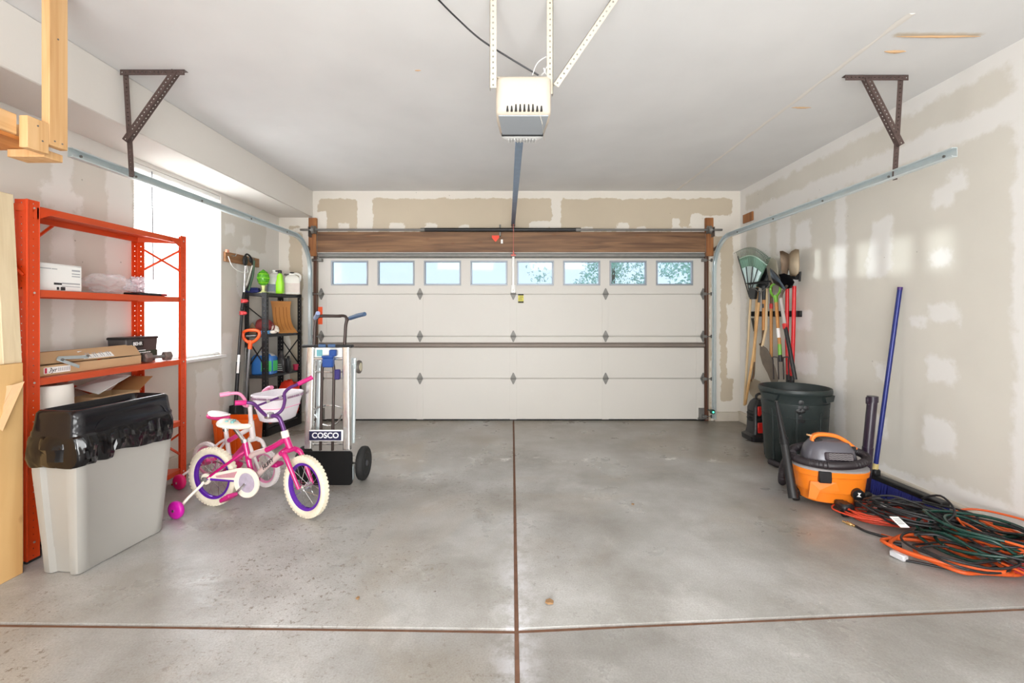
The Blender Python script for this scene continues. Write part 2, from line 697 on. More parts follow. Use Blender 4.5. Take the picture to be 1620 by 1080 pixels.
rl = [(-3.3, 5.9, 2.45, 3), (5.45, 5.9, 0, 3), (3.3, WX0 - 0.02, 0, 3), (WX1 + 0.02, 4.78, 0, 1.15), (2.9, 3.05, 0, 3), (1.6, 1.75, 0, 3)]
rl += [rect_l(*q) for q in [(384, 372, 396, 390), (420, 382, 442, 400), (355, 352, 372, 372), (310, 585, 345, 690), (375, 400, 440, 470), (330, 600, 345, 690), (60, 300, 130, 330)]]
wall_left = sdf_grid('wall_left', lsp(YN, YB + 0.1, 0.045, (WX0, WX1)), lsp(0, ZC, 0.045, (WZ0, WZ1)), lambda u, v: (XL, u, v), m_walll, rl, holes=[(WX0, WX1, WZ0, WZ1)], nrm=(1, 0, 0), thick=0.14)

rb = [(-3, 3, 2.80, 3), (-3, 3, 2.36, 2.40)]
rb += [rect_b(*q) for q in [(492, 300, 503, 420), (565, 310, 590, 368), (872, 310, 888, 368), (1159, 300, 1175, 670), (1062, 345, 1075, 368), (503, 335, 518, 368), (535, 352, 552, 368), (617, 352, 640, 368), (672, 352, 692, 368), (725, 356, 742, 368), (838, 350, 870, 368), (920, 358, 940, 368), (974, 352, 994, 368), (1008, 359, 1024, 368), (1092, 338, 1112, 368), (1112, 340, 1160, 372), (1074, 358, 1092, 368),
       (435, 330, 458, 680), (478, 340, 500, 680), (440, 335, 500, 358), (1124, 400, 1140, 660), (1150, 480, 1162, 600), (1126, 634, 1166, 670)]]
wall_back = sdf_grid('wall_back', lsp(XL - 0.14, XR + 0.1, 0.045, (DX0, DX1)), lsp(0, ZC, 0.045, (DZ,)), lambda u, v: (u, YB, v), m_wall, rb, holes=[(DX0, DX1, -1, DZ)], nrm=(0, -1, 0), thick=0.16)
wall_near = sdf_grid('wall_near', lsp(XL - 0.1, XR + 0.1, 0.3), lsp(0, ZC, 0.3), lambda u, v: (u, YN, v), m_wall, [(-9, 9, -1, 9)], nrm=(0, 1, 0))

cr_ = [(2.02, 2.14, 2.3, 5.7)]
ceil_st = [(2.12, 2.62, 2.52, 2.56), (2.2, 2.34, 2.68, 2.69), (0.0, 0.02, 2.95, 2.97)]
ceiling = sdf_grid('ceiling', lsp(XL - 0.14, XR + 0.1, 0.04), lsp(YN - 0.1, YB + 0.1, 0.06), lambda u, v: (u, v, ZC), m_ceil, ceil_st, nrm=(0, 0, -1), wob=0.008)
# lifted tape along the ceiling seam on the right
b = MB()
seam = []
for i in range(90):
    y = 2.35 + (5.7 - 2.35) * i / 89
    seam.append(V((2.065 + 0.008 * noise.noise(V((y * 5, 0, 0))), y, ZC - 0.001)))
ring = []
for p in seam:
    h = 0.004 + 0.012 * max(0, noise.noise(V((p.y * 7, 3, 0))))
    w = 0.016 + 0.014 * noise.noise(V((p.y * 6, 9, 0)))
    ring.append([p + V((-w, 0, 0)), p + V((-w * 0.2, 0, -h)), p + V((w * 0.5, 0, -h * 0.7)), p + V((w, 0, 0))])
b.loft(ring)
b.build('tape_ridge', m_soffit, ceiling)
b = MB()
for (x0, x1, y, d) in ((2.15, 2.62, 2.545, 0.006), (2.2, 2.33, 2.69, 0.01), (2.1, 2.25, 3.42, 0.006), (-0.62, -0.58, 2.9, 0.003)):
    pts = [V((x0 + (x1 - x0) * k / 10, y + 0.006 * noise.noise(V((k, y, 0))), ZC - 0.002)) for k in range(11)]
    b.tube(pts, [0.001 + d * math.sin(PI * k / 10) for k in range(11)], 6)
b.build('torn_tape', m_card, ceiling)

# soffit along the left wall
b = MB()
b.box(((XL + XS) / 2, (YN + YB) / 2, (ZS + ZC) / 2), (XS - XL, YB - YN, ZC - ZS), bev=0.006)
b.build('trim_1', m_soffit, kind='structure')

# concrete curb under the drywall
m_base = m_curb
b = MB()
b.box((XR - 0.012, (YN + YB) / 2, 0.06), (0.06, YB - YN, 0.125), bev=0.008)
b.build('baseboard_right', m_base, kind='structure')
b = MB()
b.box((XL + 0.012, (YN + YB) / 2, 0.055), (0.06, YB - YN, 0.115), bev=0.008)
b.build('baseboard_left', m_base, kind='structure')
b = MB()
b.box(((DX1 + 0.1 + XR) / 2, YB - 0.015, 0.055), (XR - DX1 - 0.1, 0.06, 0.115), bev=0.008)
b.box(((DX0 - 0.1 + XL) / 2, YB - 0.015, 0.055), (DX0 - 0.1 - XL, 0.06, 0.115), bev=0.008)
b.build('baseboard_back', m_base, kind='structure')

# floor: four slabs around two recessed control joints
m, nt, bs = nodes_of('concrete_floor')
N, L = nt.nodes, nt.links
tcn = N.new('ShaderNodeTexCoord')


def nz_(scale, detail=5, rough=0.55, dist=0.0):
    n = N.new('ShaderNodeTexNoise')
    n.inputs['Scale'].default_value = scale
    n.inputs['Detail'].default_value = detail
    n.inputs['Roughness'].default_value = rough
    n.inputs['Distortion'].default_value = dist
    L.new(tcn.outputs['Object'], n.inputs['Vector'])
    return n.outputs[0]


def mrange(inp, a, b_, c=0.0, d=1.0):
    n = N.new('ShaderNodeMapRange')
    n.inputs[1].default_value = a
    n.inputs[2].default_value = b_
    n.inputs[3].default_value = c
    n.inputs[4].default_value = d
    L.new(inp, n.inputs[0])
    return n.outputs[0]


def mixc(f, a, b_):
    n = N.new('ShaderNodeMix')
    n.data_type = 'RGBA'
    if hasattr(f, 'is_output'):
        L.new(f, n.inputs[0])
    else:
        n.inputs[0].default_value = f
    for q, i in ((a, 6), (b_, 7)):
        if isinstance(q, tuple):
            n.inputs[i].default_value = q
        else:
            L.new(q, n.inputs[i])
    return n.outputs[2]


def mth(op, a, b_):
    n = N.new('ShaderNodeMath')
    n.operation = op
    for q, i in ((a, 0), (b_, 1)):
        if hasattr(q, 'is_output'):
            L.new(q, n.inputs[i])
        else:
            n.inputs[i].default_value = q
    return n.outputs[0]


base_c = mixc(mrange(nz_(1.3, 7, 0.62), 0.36, 0.64), rgb(150, 147, 141), rgb(190, 189, 187))
warm = mixc(mrange(nz_(0.7, 5, 0.6, 1.2), 0.50, 0.72, 0, 0.6), base_c, rgb(172, 158, 138))
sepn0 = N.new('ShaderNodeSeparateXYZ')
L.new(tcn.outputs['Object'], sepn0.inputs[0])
effl = mixc(mrange(nz_(1.6, 8, 0.65, 0.6), 0.55, 0.74, 0, 0.6), warm, rgb(214, 212, 210))
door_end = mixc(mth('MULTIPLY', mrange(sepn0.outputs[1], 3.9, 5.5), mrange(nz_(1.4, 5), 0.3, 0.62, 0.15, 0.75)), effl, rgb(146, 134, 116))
# pitted flakes, denser to the left of the joint
sepn = N.new('ShaderNodeSeparateXYZ')
L.new(tcn.outputs['Object'], sepn.inputs[0])
pit_zone = mth('MULTIPLY', mrange(nz_(1.1, 5), 0.42, 0.60), mrange(sepn.outputs[0], 0.9, -0.5, 0.15, 1.0))
pits = mth('MULTIPLY', mrange(nz_(34, 5, 0.8), 0.565, 0.60), pit_zone)
pitc = mixc(mth('MULTIPLY', pits, 0.75), door_end, rgb(104, 84, 60))
fine = mixc(mrange(nz_(130, 3), 0.35, 0.7, 0, 0.35), pitc, rgb(120, 112, 102))
vo = N.new('ShaderNodeTexVoronoi')
vo.inputs['Scale'].default_value = 4.2
vo.inputs['Randomness'].default_value = 1.0
L.new(tcn.outputs['Object'], vo.inputs['Vector'])
flake = mixc(mth('MULTIPLY', mrange(vo.outputs['Distance'], 0.015, 0.028, 1, 0), mrange(nz_(2.3, 2), 0.5, 0.6)), fine, rgb(96, 84, 72))
# white paint drips and salt bloom near the centre joint
bl = mth('MULTIPLY', mth('MULTIPLY', mrange(mth('ABSOLUTE', mth('SUBTRACT', sepn.outputs[0], 0.02), 0), 0.0, 0.13, 1, 0), mrange(sepn.outputs[1], 1.5, 3.2, 0.9, 0)), mrange(nz_(9, 6, 0.7), 0.42, 0.6))
bloom = mixc(bl, flake, rgb(226, 226, 232))
drip = mth('MULTIPLY', mrange(mth('ABSOLUTE', mth('SUBTRACT', sepn.outputs[1], 4.2), 0), 0.0, 0.10, 1, 0), mrange(nz_(5, 6, 0.7), 0.56, 0.62))
fin = mixc(mth('MULTIPLY', drip, 0.8), bloom, rgb(232, 230, 224))
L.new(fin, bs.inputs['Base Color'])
L.new(mrange(nz_(1.9, 6, 0.6), 0.35, 0.7, 0.24, 0.50), bs.inputs['Roughness'])
bs.inputs['Specular IOR Level'].default_value = 0.5
bp = N.new('ShaderNodeBump')
bp.inputs['Strength'].default_value = 0.35
bp.inputs['Distance'].default_value = 0.004
L.new(mth('SUBTRACT', nz_(34, 5), mth('MULTIPLY', pits, 0.9)), bp.inputs['Height'])
L.new(bp.outputs[0], bs.inputs['Normal'])
m_floor = m

b = MB()
b.box((0, (YN + YB) / 2 + 0.3, -0.102), (XR - XL + 0.4, YB - YN + 1.2, 0.18))
floor = b.build('floor', m_joint, origin=(0, 0, 0), kind='structure')


def joint_y(x):
    """near edge line of the cross joint"""
    return 1.928 + (0.018 * (-x) if x < 0 else 0.063 * x)


JX = 0.0195
jw = 0.009
for nm, (xa, xb, far) in {'slab_a': (XL - 0.1, JX - jw, 1), 'slab_b': (JX + jw, XR + 0.1, 1), 'slab_c': (XL - 0.1, JX - jw, 0), 'slab_d': (JX + jw, XR + 0.1, 0)}.items():
    b = MB()
    xs = lsp(xa, xb, 0.25)
    if far:
        pts = [(x, joint_y(x) + 0.015 + 0.003 * noise.noise(V((x * 9, 1, 0)))) for x in xs] + [(xb, YB + 0.9), (xa, YB + 0.9)]
    else:
        pts = [(xa, YN - 0.1), (xb, YN - 0.1)] + [(x, joint_y(x) - 0.015 + 0.003 * noise.noise(V((x * 9, 5, 0)))) for x in reversed(xs)]
    s_ = b.prism(pts, 0.05, Matrix.Translation((0, 0, -0.05)))
    es = [e for e in b.bm.edges if all(v.co.z > -0.001 for v in e.verts)]
    bmesh.ops.bevel(b.bm, geom=es, offset=0.004, segments=2, affect='EDGES', profile=0.5)
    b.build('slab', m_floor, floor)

# outside: driveway and trees seen through the panes
b = MB()
b.box((0, 21, -0.12), (60, 29, 0.1))
b.build('driveway', mat('driveway_concrete', (200, 198, 192), 0.9, var=0.08, scale=1.5), kind='structure')
m_leaf = mat('leaf', (188, 216, 196), 0.6, var=0.35, scale=1.2)
m_bark = mat('bark', (96, 82, 68), 0.9, var=0.2, bump=0.4, bscale=20)
for (x, y, h, cr0, lab, seed) in ((6.6, 14.6, 6.5, 2.1, 'leafy tree outside the right end pane of the garage door', 1), (4.9, 22.0, 6.4, 2.0, 'leafy tree outside the third pane from the right of the garage door', 2), (-7.5, 24.0, 2.2, 1.3, 'low tree outside the left end pane of the garage door', 3)):
    rnd = random.Random(seed)
    t = thing('tree', (x, y, -0.07), lab, 'tree')
    b = MB()
    b.cyl((x, y, -0.07), (x, y, h * 0.6), 0.16, 0.07)
    b.build('trunk', m_bark, t)
    b = MB()
    cl = [(V((x, y, h * 0.55)) + V((rnd.gauss(0, 0.5), rnd.gauss(0, 0.5), rnd.gauss(0, 0.33))) * cr0, cr0 * rnd.uniform(0.2, 0.38)) for _ in range(34)]
    for c, r in cl:
        for _ in range(90):
            d = V((rnd.gauss(0, 1), rnd.gauss(0, 1), rnd.gauss(0, 1))).normalized()
            p = c + d * r * rnd.uniform(0.5, 1.05)
            a = V((rnd.gauss(0, 1), rnd.gauss(0, 1), rnd.gauss(0, 1))).normalized()
            q = d.cross(a).normalized()
            s0 = rnd.uniform(0.06, 0.1)
            vs = [b.bm.verts.new(p + a * s0), b.bm.verts.new(p + q * s0 * 0.5), b.bm.verts.new(p - a * s0), b.bm.verts.new(p - q * s0 * 0.5)]
            b._f(vs)
    b.build('foliage', m_leaf, t, smooth=0, kind='stuff')

# ------------------------------------------------------------------ left window and its blind
b = MB()
fx = XL - 0.10
for (y0, y1, z0, z1) in ((WX0, WX1, WZ0, WZ0 + 0.05), (WX0, WX1, WZ1 - 0.05, WZ1), (WX0, WX0 + 0.05, WZ0, WZ1), (WX1 - 0.05, WX1, WZ0, WZ1), (WX0 + 0.05, WX1 - 0.05, 1.72, 1.77)):
    b.box((fx, (y0 + y1) / 2, (z0 + z1) / 2), (0.06, y1 - y0, z1 - z0), bev=0.004)
win = b.build('window_1', m_trimw, kind='structure')
m, nt, bs = nodes_of('clear_glass')
N, L = nt.nodes, nt.links
tr = N.new('ShaderNodeBsdfTransparent')
gl = N.new('ShaderNodeBsdfGlossy')
gl.inputs['Roughness'].default_value = 0.03
lw = N.new('ShaderNodeLayerWeight')
lw.inputs['Blend'].default_value = 0.5
pw = N.new('ShaderNodeMath')
pw.operation = 'POWER'
L.new(lw.outputs['Facing'], pw.inputs[0])
pw.inputs[1].default_value = 4.0
fr = N.new('ShaderNodeMath')
fr.operation = 'MULTIPLY_ADD'
L.new(pw.outputs[0], fr.inputs[0])
fr.inputs[1].default_value = 0.4
fr.inputs[2].default_value = 0.03
mxs = N.new('ShaderNodeMixShader')
L.new(fr.outputs[0], mxs.inputs[0])
L.new(tr.outputs[0], mxs.inputs[1])
L.new(gl.outputs[0], mxs.inputs[2])
L.new(mxs.outputs[0], nt.nodes['Material Output'].inputs[0])
m_glass = m
m, nt, bs = nodes_of('tinted_glass')
N, L = nt.nodes, nt.links
tr = N.new('ShaderNodeBsdfTransparent')
tr.inputs[0].default_value = (0.47, 0.51, 0.54, 1)
gl = N.new('ShaderNodeBsdfGlossy')
gl.inputs['Roughness'].default_value = 0.05
lw = N.new('ShaderNodeLayerWeight')
lw.inputs['Blend'].default_value = 0.5
pw = N.new('ShaderNodeMath')
pw.operation = 'POWER'
L.new(lw.outputs['Facing'], pw.inputs[0])
pw.inputs[1].default_value = 4.0
fr = N.new('ShaderNodeMath')
fr.operation = 'MULTIPLY_ADD'
L.new(pw.outputs[0], fr.inputs[0])
fr.inputs[1].default_value = 0.4
fr.inputs[2].default_value = 0.03
mxs = N.new('ShaderNodeMixShader')
L.new(fr.outputs[0], mxs.inputs[0])
L.new(tr.outputs[0], mxs.inputs[1])
L.new(gl.outputs[0], mxs.inputs[2])
L.new(mxs.outputs[0], nt.nodes['Material Output'].inputs[0])
m_tint = m
for z0, z1 in ((WZ0 + 0.04, 1.73), (1.76, WZ1 - 0.04)):
    b = MB()
    b.box((fx, (WX0 + WX1) / 2, (z0 + z1) / 2), (0.006, WX1 - WX0 - 0.08, z1 - z0))
    b.build('pane', m_glass, win)
b = MB()
b.box((XL + 0.01, (WX0 + WX1) / 2, WZ0 - 0.012), (0.06, WX1 - WX0 + 0.06, 0.03), bev=0.005)
b.build('sill', m_trimw, win)

m, nt, bs = nodes_of('blind_vinyl')
N, L = nt.nodes, nt.links
df = N.new('ShaderNodeBsdfDiffuse')
df.inputs[0].default_value = rgb(246, 246, 244)
tl = N.new('ShaderNodeBsdfTranslucent')
tl.inputs[0].default_value = rgb(250, 250, 248)
mxs = N.new('ShaderNodeMixShader')
mxs.inputs[0].default_value = 0.42
L.new(df.outputs[0], mxs.inputs[1])
L.new(tl.outputs[0], mxs.inputs[2])
L.new(mxs.outputs[0], nt.nodes['Material Output'].inputs[0])
m_blind = m
bx = XL - 0.028
bl = thing('window_blind', (bx, (WX0 + WX1) / 2, WZ0), 'closed white slatted blind filling the left window', 'blind')
b = MB()
b.box((bx, (WX0 + WX1) / 2, WZ1 - 0.02), (0.04, WX1 - WX0 - 0.01, 0.038), bev=0.004)
b.build('headrail', m_trimw, bl)
b = MB()
b.box((bx, (WX0 + WX1) / 2, WZ0 + 0.022), (0.03, WX1 - WX0 - 0.02, 0.022), bev=0.005)
b.build('bottom_rail', m_trimw, bl)
slat = None
z = WZ0 + 0.045
ns = 0
while z < WZ1 - 0.045:
    if slat is None:
        b = MB()
        prof = [(0.012 * math.cos(t), 0.0) for t in (0,)]
        tilt = math.radians(62)
        pr = []
        for k in range(5):
            s0 = -0.0135 + 0.027 * k / 4
            bow = 0.0016 * (1 - (2 * k / 4 - 1) ** 2)
            pr.append((s0 * math.cos(tilt) - bow * math.sin(tilt), s0 * math.sin(tilt) + bow * math.cos(tilt)))
        b.loft([[V((bx - x, y, z + zz)) for x, zz in pr] for y in (WX0 + 0.012, WX1 - 0.012)], closed=False)
        slat = b.build('slat', m_blind, bl)
        z_first = z
    else:
        share(slat, 'slat', (0, 0, z - z_first), bl)
    z += 0.0222
    ns += 1
b = MB()
for y in (WX0 + 0.15, WX1 - 0.15):
    b.cyl((bx + 0.014, y, WZ0 + 0.03), (bx + 0.014, y, WZ1 - 0.03), 0.0012, n=6)
b.build('ladder_cord', m_trimw, bl)
b = MB()
b.cyl((XL + 0.012, WX0 + 0.16, WZ1 - 0.03), (XL + 0.02, WX0 + 0.165, 1.62), 0.0045, n=8)
b.build('tilt_wand', mat('wand_grey', (120, 120, 122), 0.3), bl)

# ------------------------------------------------------------------ garage door
YD = 5.755
door = thing('door_1', (0, YD, 0), kind='structure')
secz = [(0.0, 0.527), (0.533, 1.06), (1.066, 1.594), (1.60, 2.112)]
XD0, XD1 = -2.448, 2.434
pw, ph = 0.47, 0.315
cxs = [(-257.5 + 73.6 * i) / 125.4 for i in range(8)]
for i, (z0, z1) in enumerate(secz):
    b = MB()
    if i < 3:
        b.box(((XD0 + XD1) / 2, YD + 0.02, (z0 + z1) / 2), (XD1 - XD0, 0.04, z1 - z0), bev=0.005)
        for sx in (XD0 + 0.06, -1.163, 0.016, 1.18, XD1 - 0.06):   # pressed stiles
            b.box((sx, YD - 0.0015, (z0 + z1) / 2), (0.085, 0.004, z1 - z0 - 0.02), bev=0.0012)
    else:
        wz0, wz1 = 1.705, 1.705 + ph
        b.box(((XD0 + XD1) / 2, YD + 0.02, (z0 + wz0) / 2), (XD1 - XD0, 0.04, wz0 - z0))
        b.box(((XD0 + XD1) / 2, YD + 0.02, (z1 + wz1) / 2), (XD1 - XD0, 0.04, z1 - wz1))
        edges = [XD0] + sum([[c - pw / 2, c + pw / 2] for c in cxs], []) + [XD1]
        for k in range(0, len(edges), 2):
            b.box(((edges[k] + edges[k + 1]) / 2, YD + 0.02, (wz0 + wz1) / 2), (edges[k + 1] - edges[k], 0.04, wz1 - wz0))
    if i < 3:
        b.box(((XD0 + XD1) / 2, YD + 0.028, z1 + 0.003), (XD1 - XD0, 0.02, 0.02))
    b.build('door_section', m_white, door)
m_wfr = mat('window_frame_grey', (150, 156, 164), 0.4, 0.3, var=0.1)
fr0 = None
for c in cxs:
    if fr0 is None:
        b = MB()
        t = 0.022
        for (x0, x1, z0, z1) in ((c - pw / 2, c + pw / 2, wz0, wz0 + t), (c - pw / 2, c + pw / 2, wz1 - t, wz1), (c - pw / 2, c - pw / 2 + t, wz0 + t, wz1 - t), (c + pw / 2 - t, c + pw / 2, wz0 + t, wz1 - t)):
            b.box(((x0 + x1) / 2, YD + 0.014, (z0 + z1) / 2), (x1 - x0, 0.04, z1 - z0), bev=0.003)
        fr0 = b.build('window_frame', m_wfr, door)
        b = MB()
        b.box((c, YD + 0.025, (wz0 + wz1) / 2), (pw - 0.03, 0.006, ph - 0.03))
        pn0 = b.build('pane', m_tint, fr0)
        c_first = c
    else:
        f = share(fr0, 'window_frame', (c - c_first, 0, 0), door)
        p = pn0.copy()
        C.objects.link(p)
        p.parent = f
# reinforcing struts
for zc, hh in ((0.952, 0.045), (2.082, 0.05)):
    b = MB()
    x0, x1 = XD0 + 0.01, XD1 - 0.0
    pr = [(0.0, -hh / 2 - 0.012), (0.004, -hh / 2 - 0.012), (0.004, -hh / 2), (0.035, -hh / 2 + 0.008), (0.035, hh / 2 - 0.008), (0.004, hh / 2), (0.004, hh / 2 + 0.012), (0.0, hh / 2 + 0.012)]
    b.loft([[V((x, YD - 0.003 - d, zc + q)) for d, q in pr] for x in (x0, x1)])
    b.build('strut', m_galvd if zc > 2 else mat('strut_steel', (128, 118, 110), 0.55, 0.5), door)
# hinges: two leaf plates and a knuckle
hg = None
hw, hh = 0.036, 0.072
leaf = [(-hw * 0.99, 0.004), (hw * 0.99, 0.004), (hw * 0.85, 0.02), (hw * 0.45, 0.05), (0.006, hh), (-0.006, hh), (-hw * 0.45, 0.05), (-hw * 0.85, 0.02)]
for zc in (0.53, 1.063, 1.597):
    for xc in (-2.41, -1.163, 0.016, 1.183, 2.415):
        if hg is None:
            b = MB()
            Mx = Matrix(((1, 0, 0, xc), (0, 0, -1, YD - 0.004), (0, 1, 0, zc), (0, 0, 0, 1)))
            b.prism(leaf, 0.006, Mx)
            b.prism([(x, -y) for x, y in leaf], 0.006, Mx)
            b.cyl((xc - hw, YD - 0.014, zc), (xc + hw, YD - 0.014, zc), 0.009, n=10)
            for q in (-0.045, -0.02, 0.02, 0.045):
                b.cyl((xc, YD - 0.009, zc + q), (xc, YD - 0.014, zc + q), 0.004, n=6)
            hg = b.build('hinge', m_galvd, door)
            h0 = (xc, zc)
        else:
            share(hg, 'hinge', (xc - h0[0], 0, zc - h0[1]), door)
# rollers reaching into the tracks
rl0 = None
for sx in (-1, 1):
    for zc in (0.06, 0.53, 1.063, 1.597, 2.02):
        b = MB()
        xe = -2.50 if sx < 0 else 2.505
        xi = -2.41 if sx < 0 else 2.415
        b.cyl((xi, YD - 0.045, zc), (xe, YD - 0.045, zc), 0.006, n=8)
        b.cyl((xe - sx * 0.008, YD - 0.045, zc), (xe + sx * 0.006, YD - 0.045, zc), 0.021, n=14)
        b.beam((xi, YD - 0.004, zc), (xi, YD - 0.055, zc), 0.05, 0.035)
        b.build('roller', m_galvd, door)
b = MB()
b.box((2.40, YD - 0.01, 0.09), (0.085, 0.02, 0.14), bev=0.003)
b.box((2.40, YD - 0.03, 0.03), (0.12, 0.04, 0.01))
b.box((-2.41, YD - 0.01, 0.09), (0.085, 0.02, 0.14), bev=0.003)
b.build('bottom_bracket', m_galvd, door)
b = MB()
b.box(((XD0 + XD1) / 2, YD + 0.02, 0.008), (XD1 - XD0, 0.05, 0.018), bev=0.005)
b.build('bottom_seal', m_black, door)
# warning label
b = MB()
lx, lz = Wp(824, 472, YD).x, Wp(824, 472, YD).z
b.box((lx, YD - 0.004, lz), (0.07, 0.003, 0.115))
lab = b.build('label', mat('label_yellow', (214, 204, 84), 0.5), door)
b = MB()
for q, h in ((0.048, 0.018), (-0.045, 0.02)):
    b.box((lx, YD - 0.006, lz + q), (0.07, 0.002, h))
for q in (0.025, 0.012, -0.002, -0.016):
    b.box((lx + (0.004 if q > 0 else -0.006), YD - 0.006, lz + q), (0.045, 0.002, 0.004))
b.build('label_print', m_ink, lab)
# orange sticker on the left stile
b = MB()
p = Wp(507, 499, YD)
b.box((p.x, YD - 0.004, p.z), (0.055, 0.003, 0.22))
b.build('sticker', mat('sticker_orange', (240, 88, 34), 0.5), door)
# arm bracket down the middle of the top section
b = MB()
b.box((0.016, YD - 0.02, 1.87), (0.03, 0.03, 0.44), bev=0.003)
b.box((0.016, YD - 0.008, 1.66), (0.055, 0.012, 0.1), bev=0.003)
b.build('arm_bracket', m_trimw, door)

# header board, jamb posts
b = MB()
b.box((-0.006, YB - 0.02, 2.245), (DX1 - DX0 + 0.03, 0.038, 0.255), bev=0.004)
b.build('trim_2', m_beam, kind='structure')
for sx, nm in ((-1, 'trim_3'), (1, 'trim_4')):
    b = MB()
    x = -2.50 if sx < 0 else 2.475
    b.box((x, YB - 0.021, 2.31), (0.10, 0.04, 0.48), bev=0.004)
    post = b.build(nm, m_jamb, kind='structure')
    b = MB()
    b.box((x - sx * 0.028, YB - 0.012, 1.04), (0.045, 0.03, 2.08), bev=0.004)
    b.build('jamb', m_jambd, post)
# stop moulding under the header board
b = MB()
b.box((-0.006, YB - 0.0, 2.118), (DX1 - DX0, 0.05, 0.014), bev=0.003)
b.build('trim_5', m_trimw, kind='structure')

# torsion bar
ts = thing('torsion_bar', (0, 5.62, 2.385), 'steel torsion shaft with a black spring above the garage door', 'spring')
b = MB()
b.cyl((-2.62, 5.63, 2.385), (2.6, 5.63, 2.385), 0.0135, n=12)
b.build('shaft', m_galvd, ts)
b = MB()
x0, x1 = Wp(672, 369, 5.63).x, Wp(911, 369, 5.63).x
npt = 900
b.lathe([(0.024 + 0.003 * math.sin(k * PI), k / 260 * (x1 - x0)) for k in range(261)], frame((x0, 5.63, 2.385), (x1, 5.63, 2.385)), n=14)
b.build('spring', m_black, ts)
b = MB()
b.cyl((x0 - 0.05, 5.63, 2.385), (x0, 5.63, 2.385), 0.024, n=14)
b.build('winding_cone', m_galvd, ts)
b = MB()
b.cyl((x1, 5.63, 2.385), (x1 + 0.06, 5.63, 2.385), 0.026, n=14)
b.build('winding_cone', m_galvd, ts)
for sx in (-1, 1):
    x = -2.475 if sx < 0 else 2.462
    b = MB()
    M = frame((x, 5.63, 2.385), (x + 0.045 * -sx, 5.63, 2.385))
    b.lathe([(0.03, 0), (0.052, 0.002), (0.05, 0.012), (0.04, 0.03), (0.052, 0.042), (0.03, 0.045)], M, n=20)
    b.build('cable_drum', m_galvd, ts)
    b = MB()
    b.box((x + sx * 0.035, 5.655, 2.36), (0.006, 0.1, 0.12), bev=0.002)
    b.box((x + sx * 0.012, 5.705, 2.36), (0.05, 0.006, 0.12), bev=0.002)
    b.build('end_bearing_plate', m_galvd, ts)
    b = MB()
    b.cyl((x - sx * 0.05 - sx * 0.0, 5.67, 2.35), (x - sx * 0.012, 5.69, 0.12), 0.002, n=6)
    b.build('lift_cable', m_galvd, ts)
b = MB()
p = Wp(791, 372, 5.63)
b.box((p.x, 5.68, 2.385), (0.02, 0.05, 0.14), bev=0.002)
b.build('centre_bracket', m_galvd, ts)
b = MB()
p = Wp(784, 377, 5.61)
b.prism([(-0.045, 0.035), (0.045, 0.035), (0.045, 0.005), (0.0, -0.045), (-0.045, 0.005)], 0.002, Matrix(((1, 0, 0, p.x), (0, 0, -1, 5.598), (0, 1, 0, p.z), (0, 0, 0, 1))))
b.build('warning_tag', mat('tag_red', (236, 72, 44), 0.5), ts)
b = MB()
p = Wp(794, 382, 5.61)
b.box((p.x, 5.598, p.z), (0.025, 0.003, 0.05))
b.build('paper_tag', m_label, ts)

# ------------------------------------------------------------------ tracks


def cprof(w, d, t):
    """C channel outline: open towards +a"""
    return [(0, -w / 2), (d, -w / 2), (d + 0.003, -w / 2 + 0.007), (d, -w / 2 + 0.010), (d - 0.003, -w / 2 + 0.004), (t, -w / 2 + t), (t, w / 2 - t), (d - 0.003, w / 2 - 0.004), (d, w / 2 - 0.010), (d + 0.003, w / 2 - 0.007), (d, w / 2), (0, w / 2)]


def track(side, lab):
    s = 1 if side < 0 else -1      # opening direction in X
    X = -2.525 if side < 0 else 2.53
    zt, ya, yv, R = 2.262, 2.585, 5.66, 0.40
    path = [(ya, zt), (4.0, zt), (yv - R, zt)]
    for k in range(1, 13):
        t = k / 12 * PI / 2
        path.append((yv - R + R * math.sin(t), zt - R + R * math.cos(t)))
    path += [(yv, 1.0), (yv, 0.04)]
    t = thing('door_track', (X, yv, 0.04), lab, 'track', 'door tracks')

    def sweep(pth, nm, parent):
        b = MB()
        rings = []
        for i, (y, z) in enumerate(pth):
            p0 = pth[max(i - 1, 0)]
            p1 = pth[min(i + 1, len(pth) - 1)]
            ty, tz = p1[0] - p0[0], p1[1] - p0[1]
            l = math.hypot(ty, tz)
            ny, nz = -tz / l, ty / l
            rings.append([V((X + s * a, y + ny * c, z + nz * c)) for a, c in cprof(0.054, 0.03, 0.003)])
        b.loft(rings)
        return b.build(nm, m_galv, parent, smooth=25)
    sweep(path[:15], 'horizontal_rail', t)
    sweep(path[14:], 'vertical_rail', t)
    for z in (0.35, 1.0, 1.62):
        b = MB()
        b.beam((X - s * 0.004, yv, z), (X - s * 0.004, YB, z), 0.05, 0.003, up=(1, 0, 0))
        b.build('jamb_bracket', m_galvd, t)
    b = MB()
    b.beam((X - s * 0.004, yv - 0.2, 2.2), (X - s * 0.004, YB - 0.01, 2.15), 0.04, 0.003, up=(1, 0, 0))
    b.build('flag_bracket', m_galvd, t)
    for y in (2.66, 3.05, 3.7, 4.4, 5.1):
        b = MB()
        b.cyl((X + s * 0.003, y, zt), (X + s * 0.009, y, zt), 0.008, n=8)
        b.build('bolt', m_galvd, t)
    return t


track(-1, 'galvanised door track curving up beside the black metal shelf')
track(1, 'galvanised door track curving up beside the hanging garden tools')


